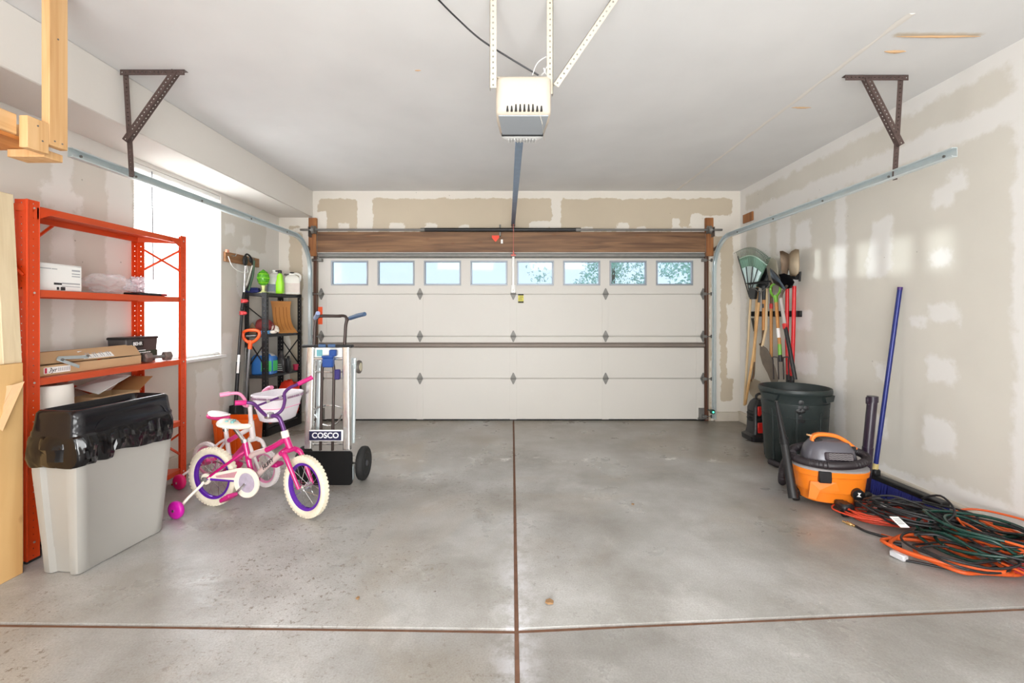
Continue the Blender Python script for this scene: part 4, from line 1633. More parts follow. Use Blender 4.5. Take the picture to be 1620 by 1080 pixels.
def jug(name, c, w, d, h, mats, label, cat, neck=0.022, rot=0.0, handle=True, capm=None, lev=0.0, labm=None, slope=0.68):
    """moulded handle jug: rounded body, shoulder, neck, cap, handle, liquid label"""
    M = Matrix.Translation(V(c)) @ Matrix.Rotation(rot, 4, 'Z')
    t = thing(name, c, label, cat)
    b = MB(M)
    R = []
    for f, k in ((0.0, 0.9), (0.03, 1.0), (slope, 1.0), (slope + 0.08, 0.9), (slope + 0.17, 0.62), (0.88, 0.36), (0.93, neck / w * 2), (0.95, neck / w * 2)):
        a_, b_ = w / 2 * k, max(d / 2 * k, neck)
        R.append([V((x, y, h * f)) for x, y in rrect(max(a_, neck), b_, min(a_, b_) * 0.45, 4)])
    b.loft(R)
    b.build('body', mats, t, smooth=45)
    if handle:
        b = MB(M)
        pts = catmull([V((0, neck * 0.7, h * 0.92)), V((0, d * 0.30, h * 0.94)), V((0, d * 0.50, h * 0.86)), V((0, d * 0.50, h * 0.70)), V((0, d * 0.46, h * 0.60))], 5)
        b.tube(pts, 0.013, 8)
        b.build('handle', mats, t)
    if capm:
        b = MB(M)
        b.lathe([(neck * 1.15, h * 0.94), (neck * 1.2, h * 0.945), (neck * 1.2, h), (neck * 0.9, h * 1.005)], n=16)
        b.build('cap', capm, t)
    if labm:
        b = MB(M)
        hh = h * (slope - 0.14)
        rr_ = [V((x, y, 0)) for x, y in rrect(w / 2 + 0.0015, d / 2 + 0.0015, min(w, d) * 0.22, 4)]
        lo, hi = labm[1], labm[2]
        rr2 = [[p + V((0, 0, h * lo)) for p in rr_], [p + V((0, 0, h * hi)) for p in rr_]]
        b.loft(rr2)
        b.build('label', labm[0], t)
    return t, M


zt = kz[3] + 0.001
m_lime = mat('lime_plastic', (150, 222, 30), 0.3, var=0.06)
m_limeg = mat('lime_glass', (120, 214, 60), 0.08, trans=0.6, var=0.1)
m_jugw = mat('white_jug', (236, 234, 226), 0.35, var=0.03)
m_jugc = mat('milky_jug', (222, 220, 214), 0.25, var=0.04, trans=0.15)
# navy folded cloth
t = thing('navy_cloth', (-2.87, 5.02, zt), 'folded navy cloth at the left of the top black shelf', 'cloth')
b = MB()
for k in range(3):
    b.box((-2.86, 5.03, zt + 0.012 + 0.018 * k), (0.14 - 0.01 * k, 0.12, 0.019), R=0.3, bev=0.008, seg=2)
b.build('folds', mat('navy_fabric', (24, 32, 92), 0.85, var=0.15, bump=0.3, bscale=200), t)
# green glass globe on a foot
t = thing('green_glass_lantern', (-2.765, 5.04, zt), 'lime green glass globe lantern on a pale foot on the top black shelf', 'lantern')
c = V((-2.765, 5.06, zt))
b = MB()
b.lathe([(0.020, 0.085), (0.045, 0.10), (0.060, 0.14), (0.064, 0.17), (0.058, 0.205), (0.04, 0.235), (0.018, 0.25), (0.006, 0.262)], Matrix.Translation(c), n=24)
b.build('globe', m_limeg, t)
b = MB()
b.lathe([(0.062, 0.0), (0.062, 0.006), (0.03, 0.014), (0.014, 0.035), (0.016, 0.06), (0.024, 0.085)], Matrix.Translation(c), n=20)
b.build('foot', mat('pale_lime', (226, 232, 160), 0.3, var=0.05), t)
b = MB()
for z in (0.115, 0.165, 0.21):
    r = 0.052 if z == 0.115 else (0.0655 if z < 0.2 else 0.057)
    b.torus(c + V((0, 0, z)), r, 0.003, n=24, m=6)
b.build('ribs', m_lime, t)
# jugs
t, M = jug('clear_jug', (-2.745, 5.27, zt), 0.15, 0.13, 0.275, m_jugc, 'round white translucent jug with a grey label in the middle of the top black shelf', 'jug', neck=0.024, rot=0.4, handle=False, capm=m_jugw, labm=(mat('label_grey_blue', (120, 128, 142), 0.5, var=0.2, scale=30), 0.10, 0.40))
t = thing('lime_spray_bottle', (-2.62, 5.15, zt), 'lime green bottle with a black cap on the top black shelf', 'bottle')
c = V((-2.635, 5.17, zt))
b = MB()
b.loft([[c + V((x, y, z)) for x, y in rrect(a_, b_, 0.015, 4)] for z, a_, b_ in ((0, 0.034, 0.030), (0.008, 0.038, 0.034), (0.12, 0.038, 0.034), (0.16, 0.03, 0.026), (0.20, 0.03, 0.024), (0.222, 0.018, 0.016), (0.232, 0.014, 0.014))])
b.build('body', m_lime, t, smooth=45)
b = MB()
b.lathe([(0.018, 0.23), (0.018, 0.262), (0.012, 0.266)], Matrix.Translation(c), n=14)
b.box(c + V((-0.028, 0, 0.255)), (0.05, 0.014, 0.016), bev=0.004)
b.build('cap', m_black, t)
jug('white_jug', (-2.60, 5.38, zt), 0.10, 0.17, 0.26, m_jugw, 'white handled jug with a black cap at the right of the top black shelf', 'jug', neck=0.02, rot=-1.1, capm=m_black, labm=(mat('label_cream', (226, 214, 206), 0.5, var=0.1, scale=25), 0.08, 0.5))
t = thing('hose_nozzle', (-2.68, 5.36, zt), 'small dark sprayer lying behind the lime bottle on the top black shelf', 'nozzle')
b = MB()
b.tube([(-2.72, 5.44, zt + 0.24), (-2.66, 5.44, zt + 0.235), (-2.62, 5.44, zt + 0.215)], [0.012, 0.010, 0.014], 8)
b.tube([(-2.68, 5.44, zt + 0.23), (-2.69, 5.45, zt + 0.002)], 0.011, 8)
b.build('sprayer', m_galvd, t)

# second shelf
zt = kz[2] + 0.001
t = thing('bent_tan_board', (-2.70, 5.35, zt), 'tan corrugated sheet bent like a seat on the second black shelf', 'cardboard')
m_tan = mat('tan_leather', (188, 126, 62), 0.6, var=0.12, scale=8)
prof = [Wp(452, 530, 5.45), Wp(450, 518, 5.45), Wp(438, 500, 5.42), Wp(434, 482, 5.40)]
b = MB()
pts = catmull([V((-2.56, 5.18, zt + 0.012)), V((-2.66, 5.30, zt + 0.09)), V((-2.71, 5.36, zt + 0.19)), V((-2.73, 5.385, zt + 0.30)), V((-2.735, 5.39, zt + 0.375))], 6)
w = V((0.11, 0.11, 0)).normalized()
ringa = []
for i, p in enumerate(pts):
    s_ = 0.115 - 0.018 * math.sin(PI * i / (len(pts) - 1))
    tn = (pts[min(i + 1, len(pts) - 1)] - pts[max(i - 1, 0)]).normalized()
    nn = w.cross(tn).normalized()
    ring = []
    for k in range(9):
        ring.append(p + w * (s_ * (k / 4 - 1)) + nn * (0.004 * (k % 2)))
    for k in reversed(range(9)):
        ring.append(p + w * (s_ * (k / 4 - 1)) + nn * (0.004 * (k % 2) - 0.008))
    ringa.append(ring)
b.loft(ringa)
b.build('sheet', m_tan, t, smooth=30)
b = MB()
for k in (-0.6, -0.2, 0.25, 0.6):
    b.tube([p + w * 0.1 * k + V((0, -0.007, 0.004)) for p in pts[2:-6]], 0.0022, 5)
b.build('crease', mat('tan_dark', (140, 82, 34), 0.6), t)
t = thing('black_flat_tool', (-2.60, 5.25, zt), 'flat black tool lying under the tan sheet on the second black shelf', 'tool')
b = MB()
b.beam((-2.66, 5.10, zt + 0.012), (-2.585, 5.52, zt + 0.018), 0.07, 0.018, bev=0.006)
b.build('tool', m_black, t)
t = thing('red_pouch', (-2.80, 5.10, zt), 'dark red zip pouch on the second black shelf', 'pouch')
crumple((-2.80, 5.13, zt + 0.078), 0.10, (0.92, 0.8, 0.95), 2, amp=0.16, f=2.0, flat=-0.077).build('pouch', mat('dark_red_fabric', (140, 52, 52), 0.6, var=0.1), t, smooth=50)
b = MB()
b.torus((-2.71, 5.12, zt + 0.08), 0.045, 0.006, axis=(0.3, 1, 0), n=20, m=6)
b.build('loop', mat('dark_red_strap', (112, 34, 36), 0.6), t)
t = thing('work_gloves', (-2.68, 5.04, zt), 'pale cloth work gloves lying at the front of the second black shelf', 'gloves')
m_gl = mat('glove_white', (232, 222, 208), 0.8, var=0.08, bump=0.3, bscale=90)
b = MB()
c = V((-2.655, 5.06, zt + 0.022))
b.ball(c, 0.04, (1.0, 0.9, 0.5), 12)
for k in range(5):
    a = -0.5 + 0.32 * k
    e = c + V((0.065 * math.cos(a) + 0.005 * k, -0.02 - 0.04 * math.sin(a) * 0.4, 0.018 - 0.011 * (k % 2)))
    b.tube(catmull([c, c.lerp(e, 0.6) + V((0, 0, 0.008)), e], 4), 0.0095, 7)
b.build('glove', m_gl, t)
b = MB()
c = V((-2.69, 5.16, zt + 0.05))
b.ball(c, 0.05, (0.9, 0.8, 0.9), 12)
b.tube(catmull([c, c + V((0.03, -0.01, -0.01)), c + V((0.06, -0.03, -0.04))], 4), 0.013, 7)
b.build('glove', m_gl, t)
t = thing('blue_box', (-2.72, 5.03, zt), 'small light blue box behind the front post on the second black shelf', 'box')
b = MB()
b.box((-2.725, 5.045, zt + 0.02), (0.08, 0.08, 0.04), bev=0.005)
b.build('box', mat('sky_blue', (96, 160, 214), 0.4), t)
t = thing('hand_trowel_blade', (-2.885, 5.05, zt), 'pointed brown trowel blade standing at the left of the second black shelf', 'trowel')
b = MB()
b.loft([[V((-2.885 + x, 5.06 + 0.004 * s_, zt + z)) for x, z in ((-0.04, 0.0), (0.04, 0.0), (0.036, 0.07), (0.0, 0.13), (-0.036, 0.07))] for s_ in (-1, 1)])
b.build('blade', mat('brown_blade', (150, 120, 92), 0.5, 0.2), t)

# third shelf
zt = kz[1] + 0.001
m_bluejug = mat('blue_fluid', (66, 128, 206), 0.2, var=0.08, scale=3, trans=0.1)
t, M = jug('washer_fluid_jug', (-2.78, 5.115, zt), 0.24, 0.15, 0.275, m_bluejug, 'large blue fluid jug with a bright green label on the third black shelf', 'jug', neck=0.022, rot=0.0, handle=False, slope=0.66)
b = MB(M)
R = []
b.loft([[V((x, y, z)) for x, y in rrect(a_, b_, 0.03, 4)] for z, a_, b_ in ((0.187, 0.113, 0.072), (0.205, 0.106, 0.066), (0.232, 0.072, 0.044), (0.246, 0.040, 0.027), (0.262, 0.0225, 0.0225))])
b.build('shoulder', m_jugc, t, smooth=45)
b = MB(M)
b.lathe([(0.028, 0.262), (0.028, 0.285), (0.022, 0.287)], n=16)
b.build('cap', m_jugw, t)
m_lgreen = mat('label_green', (84, 206, 120), 0.45, var=0.12, scale=22)
b = MB(M)
b.box((0.06, -0.0765, 0.095), (0.115, 0.003, 0.115), bev=0.001)
b.box((0.1215, 0.0, 0.095), (0.003, 0.10, 0.115), bev=0.001)
lb = b.build('label', m_lgreen, t)
b = MB(M)
for k in range(4):
    b.box((0.035 + 0.012 * (k % 2), -0.0785, 0.055 + 0.025 * k), (0.05, 0.002, 0.008))
b.build('label_print', mat('print_blue', (46, 110, 170), 0.5), t)
t, M = jug('black_oil_bottle', (-2.635, 5.20, zt), 0.10, 0.08, 0.255, m_blackp, 'black oil bottle with pale lettering on the third black shelf', 'bottle', neck=0.017, rot=0.1, handle=False, capm=m_black, slope=0.55)
b = MB(M)
for k in range(4):
    b.box((-0.002, -0.0415, 0.035 + 0.022 * k), (0.06 - 0.008 * k, 0.002, 0.007))
b.build('label_print', m_grey, t)
jug('slim_black_bottle', (-2.575, 5.24, zt), 0.045, 0.06, 0.19, m_black, 'slim black bottle beside the oil bottle on the third black shelf', 'bottle', neck=0.012, handle=False, capm=m_black, slope=0.7)
t = thing('red_cup', (-2.60, 5.42, zt), 'small crimson cup at the right end of the third black shelf', 'cup')
b = MB()
b.lathe([(0.024, 0.0), (0.033, 0.07), (0.030, 0.07), (0.022, 0.006)], Matrix.Translation((-2.60, 5.47, zt)), n=18)
b.build('cup', mat('crimson', (180, 40, 76), 0.4), t)
# fourth shelf: red cloth, green and black things, seen over the bicycle basket
zt = kz[0] + 0.001
t = thing('red_cloth_bundle', (-2.64, 5.40, zt), 'bright red cloth bundle on the bottom black shelf', 'cloth')
crumple((-2.66, 5.42, zt + 0.22), 0.14, (0.85, 1.0, 1.55), 11, amp=0.22, f=2.4, flat=-0.219).build('bundle', mat('red_cloth', (226, 52, 26), 0.7, var=0.1), t, smooth=60)
t = thing('green_black_box', (-2.74, 5.2, zt), 'black box with a lime green side on the bottom black shelf', 'box')
b = MB()
b.box((-2.755, 5.17, zt + 0.20), (0.12, 0.12, 0.40), bev=0.008)
b.build('box', m_black, t)
b = MB()
b.box((-2.72, 5.109, zt + 0.365), (0.045, 0.004, 0.05))
b.build('lime_panel', m_lime, t)
t = thing('red_tray', (-2.62, 5.05, zt), 'red plastic tray at the front of the bottom black shelf', 'tray')
b = MB()
b.loft([[kp(0.5, 0.5, 0) + V((x, y, z)) for x, y in rrect(a_, b_, 0.03)] for z, a_, b_ in ((zt, 0.07, 0.22), (zt + 0.06, 0.085, 0.24), (zt + 0.06, 0.08, 0.235), (zt + 0.01, 0.065, 0.215))])
b.build('tray', mat('tray_red', (226, 62, 30), 0.35), t)

# ------------------------------------------------------------------ hook board with long tools by the window
hb = thing('hook_board', (XL + 0.012, 5.0, 1.96), 'brown wooden hook board screwed to the left wall beside the blind', 'hook board')
pA, pB = Xp(353, 405, XL), Xp(407, 412, XL)
b = MB()
b.beam((XL + 0.012, pA.y, 1.93), (XL + 0.012, pB.y, 1.93), 0.024, 0.10, bev=0.003)
b.build('board', wood('brown_board', (132, 92, 60), (172, 126, 86), 'Y', 0.6), hb)
for y in (pA.y + 0.1, 4.97, 5.06):
    b = MB()
    b.tube(catmull([(XL + 0.02, y, 1.95), (XL + 0.06, y, 1.945), (XL + 0.075, y, 1.965)], 4), 0.005, 6)
    b.build('hook', m_galvd, hb)
b = MB()
p = Xp(359, 397, XL + 0.03)
b.box((XL + 0.034, p.y, p.z), (0.02, 0.04, 0.03), bev=0.003)
b.build('clip', mat('salmon_clip', (226, 150, 120), 0.5), hb)
b = MB()
pts = [Xp(361, 405, -2.89), Xp(367, 420, -2.88), Xp(377, 428, -2.88), Xp(388, 431, -2.86), Xp(392, 430, -2.86), Xp(390, 420, -2.86), Xp(391, 410, -2.86), Xp(386, 404, -2.88)]
b.tube(catmull(pts, 6), 0.0035, 6)
b.build('white_cord', m_trimw, hb)

XT = -2.90
# pole saw / trimmer
t = thing('pole_pruner', (XT, 4.83, 0.12), 'long black pole pruner with red clamps hanging beside the blind', 'pruner')
pole = [Xp(391, 412, -2.88), Xp(384, 468, -2.87), Xp(379, 560, -2.86), Xp(370, 690, -2.86)]
b = MB()
b.tube([Xp(387, 462, -2.875), Xp(383, 490, -2.865)], 0.019, 10)
b.tube([Xp(383, 490, -2.865), Xp(377, 570, -2.855)], 0.015, 10)
b.tube([Xp(377, 572, -2.855), Xp(370, 690, -2.85)], 0.019, 10)
b.build('pole', m_black, t)
for (px, py) in ((386, 476), (384, 495)):
    b = MB()
    p = Xp(px, py, -2.862)
    b.lathe([(0.024, -0.022), (0.034, -0.016), (0.028, 0), (0.034, 0.016), (0.024, 0.022)], Matrix.Translation(p), n=12)
    b.box(p + V((0.03, -0.01, 0)), (0.04, 0.02, 0.02), bev=0.004)
    b.build('clamp', mat('clamp_red', (208, 62, 66), 0.4), t)
b = MB()
p = Xp(377, 575, -2.84)
b.beam(Xp(378, 561, -2.832), Xp(376, 590, -2.832), 0.022, 0.004, up=(0.3, -1, 0))
b.build('sticker', m_label, t)
b = MB()
b.tube([Xp(388, 420, -2.87), Xp(386, 462, -2.872)], 0.009, 8)
b.tube([Xp(391, 425, -2.87), Xp(387, 462, -2.872)], 0.006, 8)
b.build('inner_rods', m_alu, t)
b = MB()
crv = catmull([Xp(385, 412, -2.87), Xp(390, 402, -2.87), Xp(397, 408, -2.86), Xp(400, 425, -2.86), Xp(396, 445, -2.87), Xp(390, 458, -2.872)], 6)
b.tube(crv, 0.010, 8)
b.ball(Xp(388, 412, -2.868), 0.045, (0.5, 0.8, 1.3), 12)
b.ball(Xp(397, 411, -2.862), 0.034, (0.5, 0.8, 1.0), 12)
b.build('cutting_head', m_black, t)
# scissor loppers next to it
t = thing('lopper', (XT, 4.9, 1.5), 'dark green handled lopper hung on the brown hook board', 'lopper')
b = MB()
b.tube(catmull([Xp(402, 412, -2.83), Xp(400, 436, -2.83), Xp(393, 460, -2.84)], 5), 0.011, 8)
b.build('handle', mat('dark_green_grip', (70, 96, 74), 0.5), t)
b = MB()
b.tube(catmull([Xp(399, 420, -2.80), Xp(394, 438, -2.80), Xp(390, 452, -2.81)], 5), 0.008, 8)
b.build('arm', m_alu, t)
# D handled snow shovel
t = thing('snow_shovel', (-2.72, 4.72, 0.05), 'grey shafted snow shovel with an orange D grip leaning on the black shelf', 'shovel')
ys = 4.84
b = MB()
b.tube([Wp(395.5, 545, ys), Wp(391, 600, ys - 0.03), Wp(385, 690, ys + 0.05)], 0.017, 10)
b.build('shaft', mat('grey_shaft', (120, 120, 122), 0.35, 0.5), t)
b = MB()
loop = [Wp(393, 541, ys), Wp(386, 535, ys), Wp(385, 526, ys), Wp(391, 522.5, ys), Wp(398, 522, ys), Wp(406, 522.5, ys), Wp(410.5, 526, ys), Wp(408.5, 534, ys), Wp(400, 541, ys)]
b.tube(catmull(loop, 5, closed=True), 0.016, 8, closed=True)
b.tube([Wp(396.5, 538, ys), Wp(395.5, 552, ys)], [0.024, 0.021], 10)
b.build('grip', mat('grip_orange', (248, 90, 30), 0.4, var=0.05), t)
b = MB()
b.tube([Wp(390, 531.5, ys), Wp(405, 530.5, ys)], 0.010, 8)
b.build('grip_bar', m_galvd, t)
b = MB()
R = []
for k in range(9):
    s_ = k / 8
    a = Wp(385, 690, ys + 0.05)
    z = 0.40 - 0.385 * s_
    yy = a.y - 0.03 - 0.05 * s_ * s_
    R.append([V((a.x + 0.02 + 0.05 * q * (0.75 + 0.25 * s_) + 0.05 * s_ * s_, a.y - 0.09 + 0.16 * q * (0.75 + 0.25 * s_), z)) for q in (-1, -0.6, -0.2, 0.2, 0.6, 1)] + [V((a.x + 0.016 + 0.05 * q * (0.75 + 0.25 * s_) + 0.05 * s_ * s_, a.y - 0.09 + 0.16 * q * (0.75 + 0.25 * s_), z)) for q in (1, 0.6, 0.2, -0.2, -0.6, -1)])
b.loft(R)
b.build('scoop', m_black, t)
# two thin grey rods beside it
t = thing('grey_rod', (-2.86, 4.86, 0), 'thin grey metal rod standing between the pole pruner and the snow shovel', 'rod')
b = MB()
b.tube([Wp(389, 548, 4.93), Wp(387, 600, 4.92), Wp(379, 700, 4.90)], 0.009, 8)
b.build('rod', m_galvd, t)
b = MB()
b.ball(Wp(389, 548, 4.93), 0.014, n=10)
b.build('tip', m_black, t)

# orange plastic tote behind the bicycles
m_tote = mat('tote_orange', (250, 104, 24), 0.28, var=0.06)
t = thing('orange_tote', (-2.685, 4.47, 0), 'orange plastic tote behind the two bicycles', 'tote')
c = V((-2.685, 4.47, 0))
b = MB()
R = []
for z, k in ((0.002, 0.90), (0.015, 0.92), (0.28, 0.99), (0.29, 1.05), (0.33, 1.05), (0.33, 1.0), (0.03, 0.88)):
    o = rrect(0.19 * k, 0.12 * k, 0.04, 5)
    R.append([c + V((x + (0.004 * math.sin(40 * x) if 0.01 < z < 0.285 else 0), y + (0.008 * math.cos(46 * x) if 0.01 < z < 0.285 else 0), z)) for x, y in o])
b.loft(R)
b.build('body', m_tote, t, smooth=40)
for k in range(-3, 4):
    b = MB()
    x = 0.048 * k
    b.beam(c + V((x * 0.92, -0.112, 0.02)), c + V((x, -0.119, 0.28)), 0.014, 0.010, up=(0, -1, 0), bev=0.002)
    b.build('rib', m_tote, t)
# ------------------------------------------------------------------ garage door opener
m_ocov = mat('opener_cream', (204, 192, 176), 0.35, var=0.02)
m_olens = mat('opener_lens_grey', (158, 164, 170), 0.5, var=0.02)
m_ofrost = mat('opener_frosted', (232, 232, 230), 0.35, var=0.02, trans=0.25)
op = thing('garage_door_opener', (0.056, 2.36, 2.29), 'cream garage door opener hanging from perforated straps on the ceiling', 'door opener')
ox = 0.056
b = MB()
R = []
for y, hx, z0, z1, r in ((2.196, 0.085, 2.352, 2.462, 0.03), (2.200, 0.108, 2.335, 2.482, 0.03), (2.212, 0.128, 2.316, 2.494, 0.024), (2.235, 0.135, 2.312, 2.500, 0.02), (2.33, 0.134, 2.312, 2.502, 0.02), (2.50, 0.122, 2.318, 2.490, 0.02), (2.515, 0.11, 2.33, 2.47, 0.02)):
    R.append([V((ox + x, y, (z0 + z1) / 2 + z)) for x, z in rrect(hx, (z1 - z0) / 2, r, 5)])
b.loft(R)
b.build('cover', m_ocov, op, smooth=50)
for k in range(9):
    b = MB()
    x = ox - 0.078 + 0.0205 * k
    h = 0.030 if 1 < k < 7 else 0.022
    b.loft([[V((x + sx_ * (0.0055 if z == 0 else 0.003), 2.191 + 0.02 * (z == 0) * 0 + q, 2.322 + z)) for sx_, q in ((-1, 0), (1, 0), (1, 0.03), (-1, 0.03))] for z in (0, h)])
    b.build('vent_slot', m_black, op, smooth=0)
b = MB()
b.loft([[V((ox + x, y, 2.314 - d)) for x, y in ((-0.122, 2.225), (0.122, 2.225), (0.108, 2.455), (-0.108, 2.455))] for d in (0, 0.006)])
b.build('light_panel', m_olens, op)
b = MB()
b.box((ox, 2.458, 2.312), (0.225, 0.010, 0.022), bev=0.002)
b.build('panel_edge', m_black, op)
b = MB()
R = []
for y, hx, z0 in ((2.46, 0.112, 2.30), (2.475, 0.110, 2.293), (2.51, 0.085, 2.290), (2.53, 0.05, 2.30)):
    R.append([V((ox - hx, y, 2.36)), V((ox - hx, y, z0 + 0.01)), V((ox - hx + 0.012, y, z0)), V((ox + hx - 0.012, y, z0)), V((ox + hx, y, z0 + 0.01)), V((ox + hx, y, 2.36))])
b.loft(R)
b.build('rear_lens', m_ofrost, op)
for k in range(10):
    b = MB()
    b.box((ox - 0.075 + 0.0165 * k, 2.492, 2.290), (0.006, 0.05, 0.006), bev=0.001)
    b.build('lens_rib', m_ofrost, op)
b = MB()
angle_bar(b, (-0.107, 2.19, 2.43), (-0.107, 2.19, 2.893), (1, 0, 0), (0, 1, 0), w=0.032, pitch=0.028)
b.build('strap', m_cream, op)
b = MB()
angle_bar(b, (0.203, 2.25, 2.43), (0.203, 2.25, 2.893), (-1, 0, 0), (0, 1, 0), w=0.03, pitch=0.028)
b.build('strap', m_cream, op)
b = MB()
angle_bar(b, (0.20, 2.20, 2.455), (0.50, 2.20, 2.893), (0.82, 0, -0.57), (0, 1, 0), w=0.03, pitch=0.028)
b.build('diagonal_strap', m_cream, op)
b = MB()
b.box((0.05, 2.26, 2.504), (0.25, 0.05, 0.008), bev=0.002)
b.build('cross_bracket', m_cream, op)
b = MB()
b.beam((0.05, 2.50, 2.425), (0.014, 5.66, 2.475), 0.048, 0.032, bev=0.003)
b.build('rail', mat('rail_blue_steel', (128, 148, 172), 0.35, 0.7, var=0.2, scale=18), op)
b = MB()
b.box((0.014, 5.70, 2.475), (0.05, 0.06, 0.05), bev=0.003)
b.box((0.014, 5.715, 2.43), (0.04, 0.02, 0.09), bev=0.003)
b.build('header_bracket', m_rust, op)
b = MB()
pts = catmull([Wp(692, -2, 2.252), Wp(720, 26, 2.255), Wp(760, 62, 2.27), Wp(810, 94, 2.29), Wp(852, 119, 2.31)], 8)
b.tube(pts, 0.0045, 8)
b.build('power_cord', m_black, op)
for loop in ([Wp(842, 119, 2.3), Wp(850, 100, 2.3), Wp(864, 90, 2.3), Wp(869, 95, 2.28), Wp(862, 112, 2.28), Wp(856, 119, 2.3)], [Wp(858, 119, 2.3), Wp(863, 112, 2.27), Wp(860, 108, 2.26), Wp(866, 116, 2.28), Wp(871, 60, 2.28), Wp(872, 4, 2.28)]):
    b = MB()
    b.tube(catmull(loop, 6), 0.0022, 6)
    b.build('bell_wire', m_trimw, op)
b = MB()
b.tube([Wp(853, 177, 2.185), Wp(858, 196, 2.20), Wp(860, 212, 2.42), Wp(861, 222, 2.47)], 0.001, 5)
b.build('pull_wire', m_cream, op)
t = thing('release_cord', (0.016, 5.58, 1.9), 'thin red release cord with a red handle hanging before the door centre', 'cord')
b = MB()
b.tube([(0.018, 5.58, 2.45), (0.017, 5.58, 2.1)], 0.004, 6)
b.build('cord', mat('cord_red', (190, 110, 100), 0.6), t)
b = MB()
b.tube([(0.017, 5.58, 2.12), (0.02, 5.58, 2.075)], [0.006, 0.010], 8)
b.cyl((-0.012, 5.58, 2.065), (0.046, 5.58, 2.065), 0.011, n=10)
b.build('handle', mat('handle_red', (222, 120, 110), 0.4), t)

# ------------------------------------------------------------------ hand truck
m_dark = mat('dark_bronze_tube', (64, 52, 48), 0.35, 0.4, var=0.1)
m_tyre = mat('tyre_black', (28, 28, 28), 0.75, var=0.15, bump=0.3, bscale=60)
m_blueg = mat('blue_grip', (70, 92, 122), 0.5, var=0.08)
HY = 3.62
ht = thing('hand_truck', (-1.44, HY, 0), 'aluminium convertible hand truck with a black nose plate standing by the door', 'hand truck')


def H(px, py, dy=0.0):
    return Wp(px, py, HY + dy)


for (px0, px1, pyt, pyb) in ((493, 489, 549, 708), (548.5, 549.5, 549, 710)):
    b = MB()
    a, c = H(px0, pyt), H(px1, pyb)
    R = []
    for p in (a, c):
        R.append([V((p.x + x, p.y + y, p.z)) for x, y in rrect(0.030, 0.026, 0.012, 4)])
    b.loft(R)
    b.build('frame_rail', m_alu, ht)
for px, pb, w in ((505, 697, 0.03), (560, 700, 0.03)):
    b = MB()
    a, c = Wp(px, 566, HY + 0.10), Wp(px - 2, pb, HY + 0.08)
    b.loft([[V((p.x + x, p.y + y, p.z)) for x, y in rrect(0.018, 0.014, 0.006, 3)] for p in (a, c)])
    b.build('rear_rail', m_galv, ht)
b = MB()
b.box((H(519, 548).x, HY + 0.0, H(519, 548).z + 0.004), (0.40, 0.05, 0.022), bev=0.005)
b.build('top_collar', m_black, ht)
b = MB()
for px in (512, 527):
    b.box((H(px, 547).x, HY - 0.03, H(px, 547).z + 0.004), (0.06, 0.012, 0.026), bev=0.005)
b.build('collar_clip', mat('steel_blue', (72, 100, 140), 0.4, 0.3), ht)
for py, r, dy in ((567, 0.012, -0.01), (588, 0.008, 0.06), (702, 0.008, 0.05)):
    b = MB()
    b.cyl(H(494, py, dy), H(549, py, dy), r, n=10)
    b.build('cross_tube', m_alu, ht)
b = MB()
b.tube(catmull([H(497, 648, 0.03), H(507, 643, -0.0), H(521, 641, -0.02), H(536, 643, 0.0), H(546, 648, 0.03)], 6), 0.008, 8)
b.build('hoop', m_alu, ht)
b = MB()
b.tube(catmull([H(497, 656, 0.05), H(505, 668, 0.1), H(521, 673, 0.12), H(534, 668, 0.1), H(541, 655, 0.05)], 6), 0.008, 8)
b.build('hoop', m_alu, ht)
# telescoping handle legs, seen low as inner bars
for px, pyt in ((509.5, 577), (528.5, 577)):
    b = MB()
    sgn = 1 if px < 520 else -1
    b.tube(catmull([H(px + sgn * 6, pyt - 9, -0.03), H(px + sgn * 1.5, pyt - 2, -0.035), H(px, pyt + 10, -0.035)], 5) + [H(px - 2.5, 712, -0.03)], 0.0115, 10)
    b.build('inner_bar', m_dark, ht)
m_lat = mat('latch_blue', (28, 70, 142), 0.35, var=0.05)
b = MB()
b.box(H(519.5, 573, -0.05), (0.085, 0.05, 0.075), bev=0.008)
b.box(H(527, 558, -0.05), (0.055, 0.04, 0.05), bev=0.006)
b.box(H(519, 564, -0.052), (0.09, 0.04, 0.02), bev=0.004)
b.build('latch', m_lat, ht)
b = MB()
b.box(H(534, 592, -0.03), (0.04, 0.04, 0.08), bev=0.006)
b.build('latch_stem', mat('latch_navy', (52, 44, 110), 0.35), ht)
b = MB()
b.box(H(505.5, 558, 0.0), (0.045, 0.004, 0.05))
b.build('teal_label', mat('teal_label', (110, 170, 180), 0.5, var=0.1, scale=60), ht)
b = MB()
b.box(H(519, 557, 0.01), (0.30, 0.004, 0.075))
b.build('back_label', m_label, ht)
# upper loop handle and grips
b = MB()
b.tube(catmull([H(497, 550), H(497.5, 530), H(499, 510), H(503, 501, 0.0), H(512, 499.5, 0.01)], 6) + [H(540, 499.8, 0.02)], 0.0125, 10)
b.tube(catmull([H(545, 550), H(546, 530), H(547, 514), H(550, 505), H(556, 502, 0.0)], 6), 0.0125, 10)
b.tube(catmull([H(532, 499.7, 0.02), H(544, 499.5, 0.015), H(548, 503, 0.0), H(547.5, 512, 0.0)], 6), 0.0118, 10)
b.build('handle', m_dark, ht)
b = MB()
b.tube([H(554, 503, 0.0), H(566, 499, -0.06), H(577, 496.5, -0.12)], [0.017, 0.018, 0.016], 12)
b.build('grip', m_blueg, ht)
b = MB()
b.tube([H(499, 503, 0.0), H(502, 498.5, -0.06), H(503, 495, -0.11)], [0.016, 0.018, 0.016], 12)
b.build('grip', mat('grip_pale_blue', (140, 154, 190), 0.5), ht)
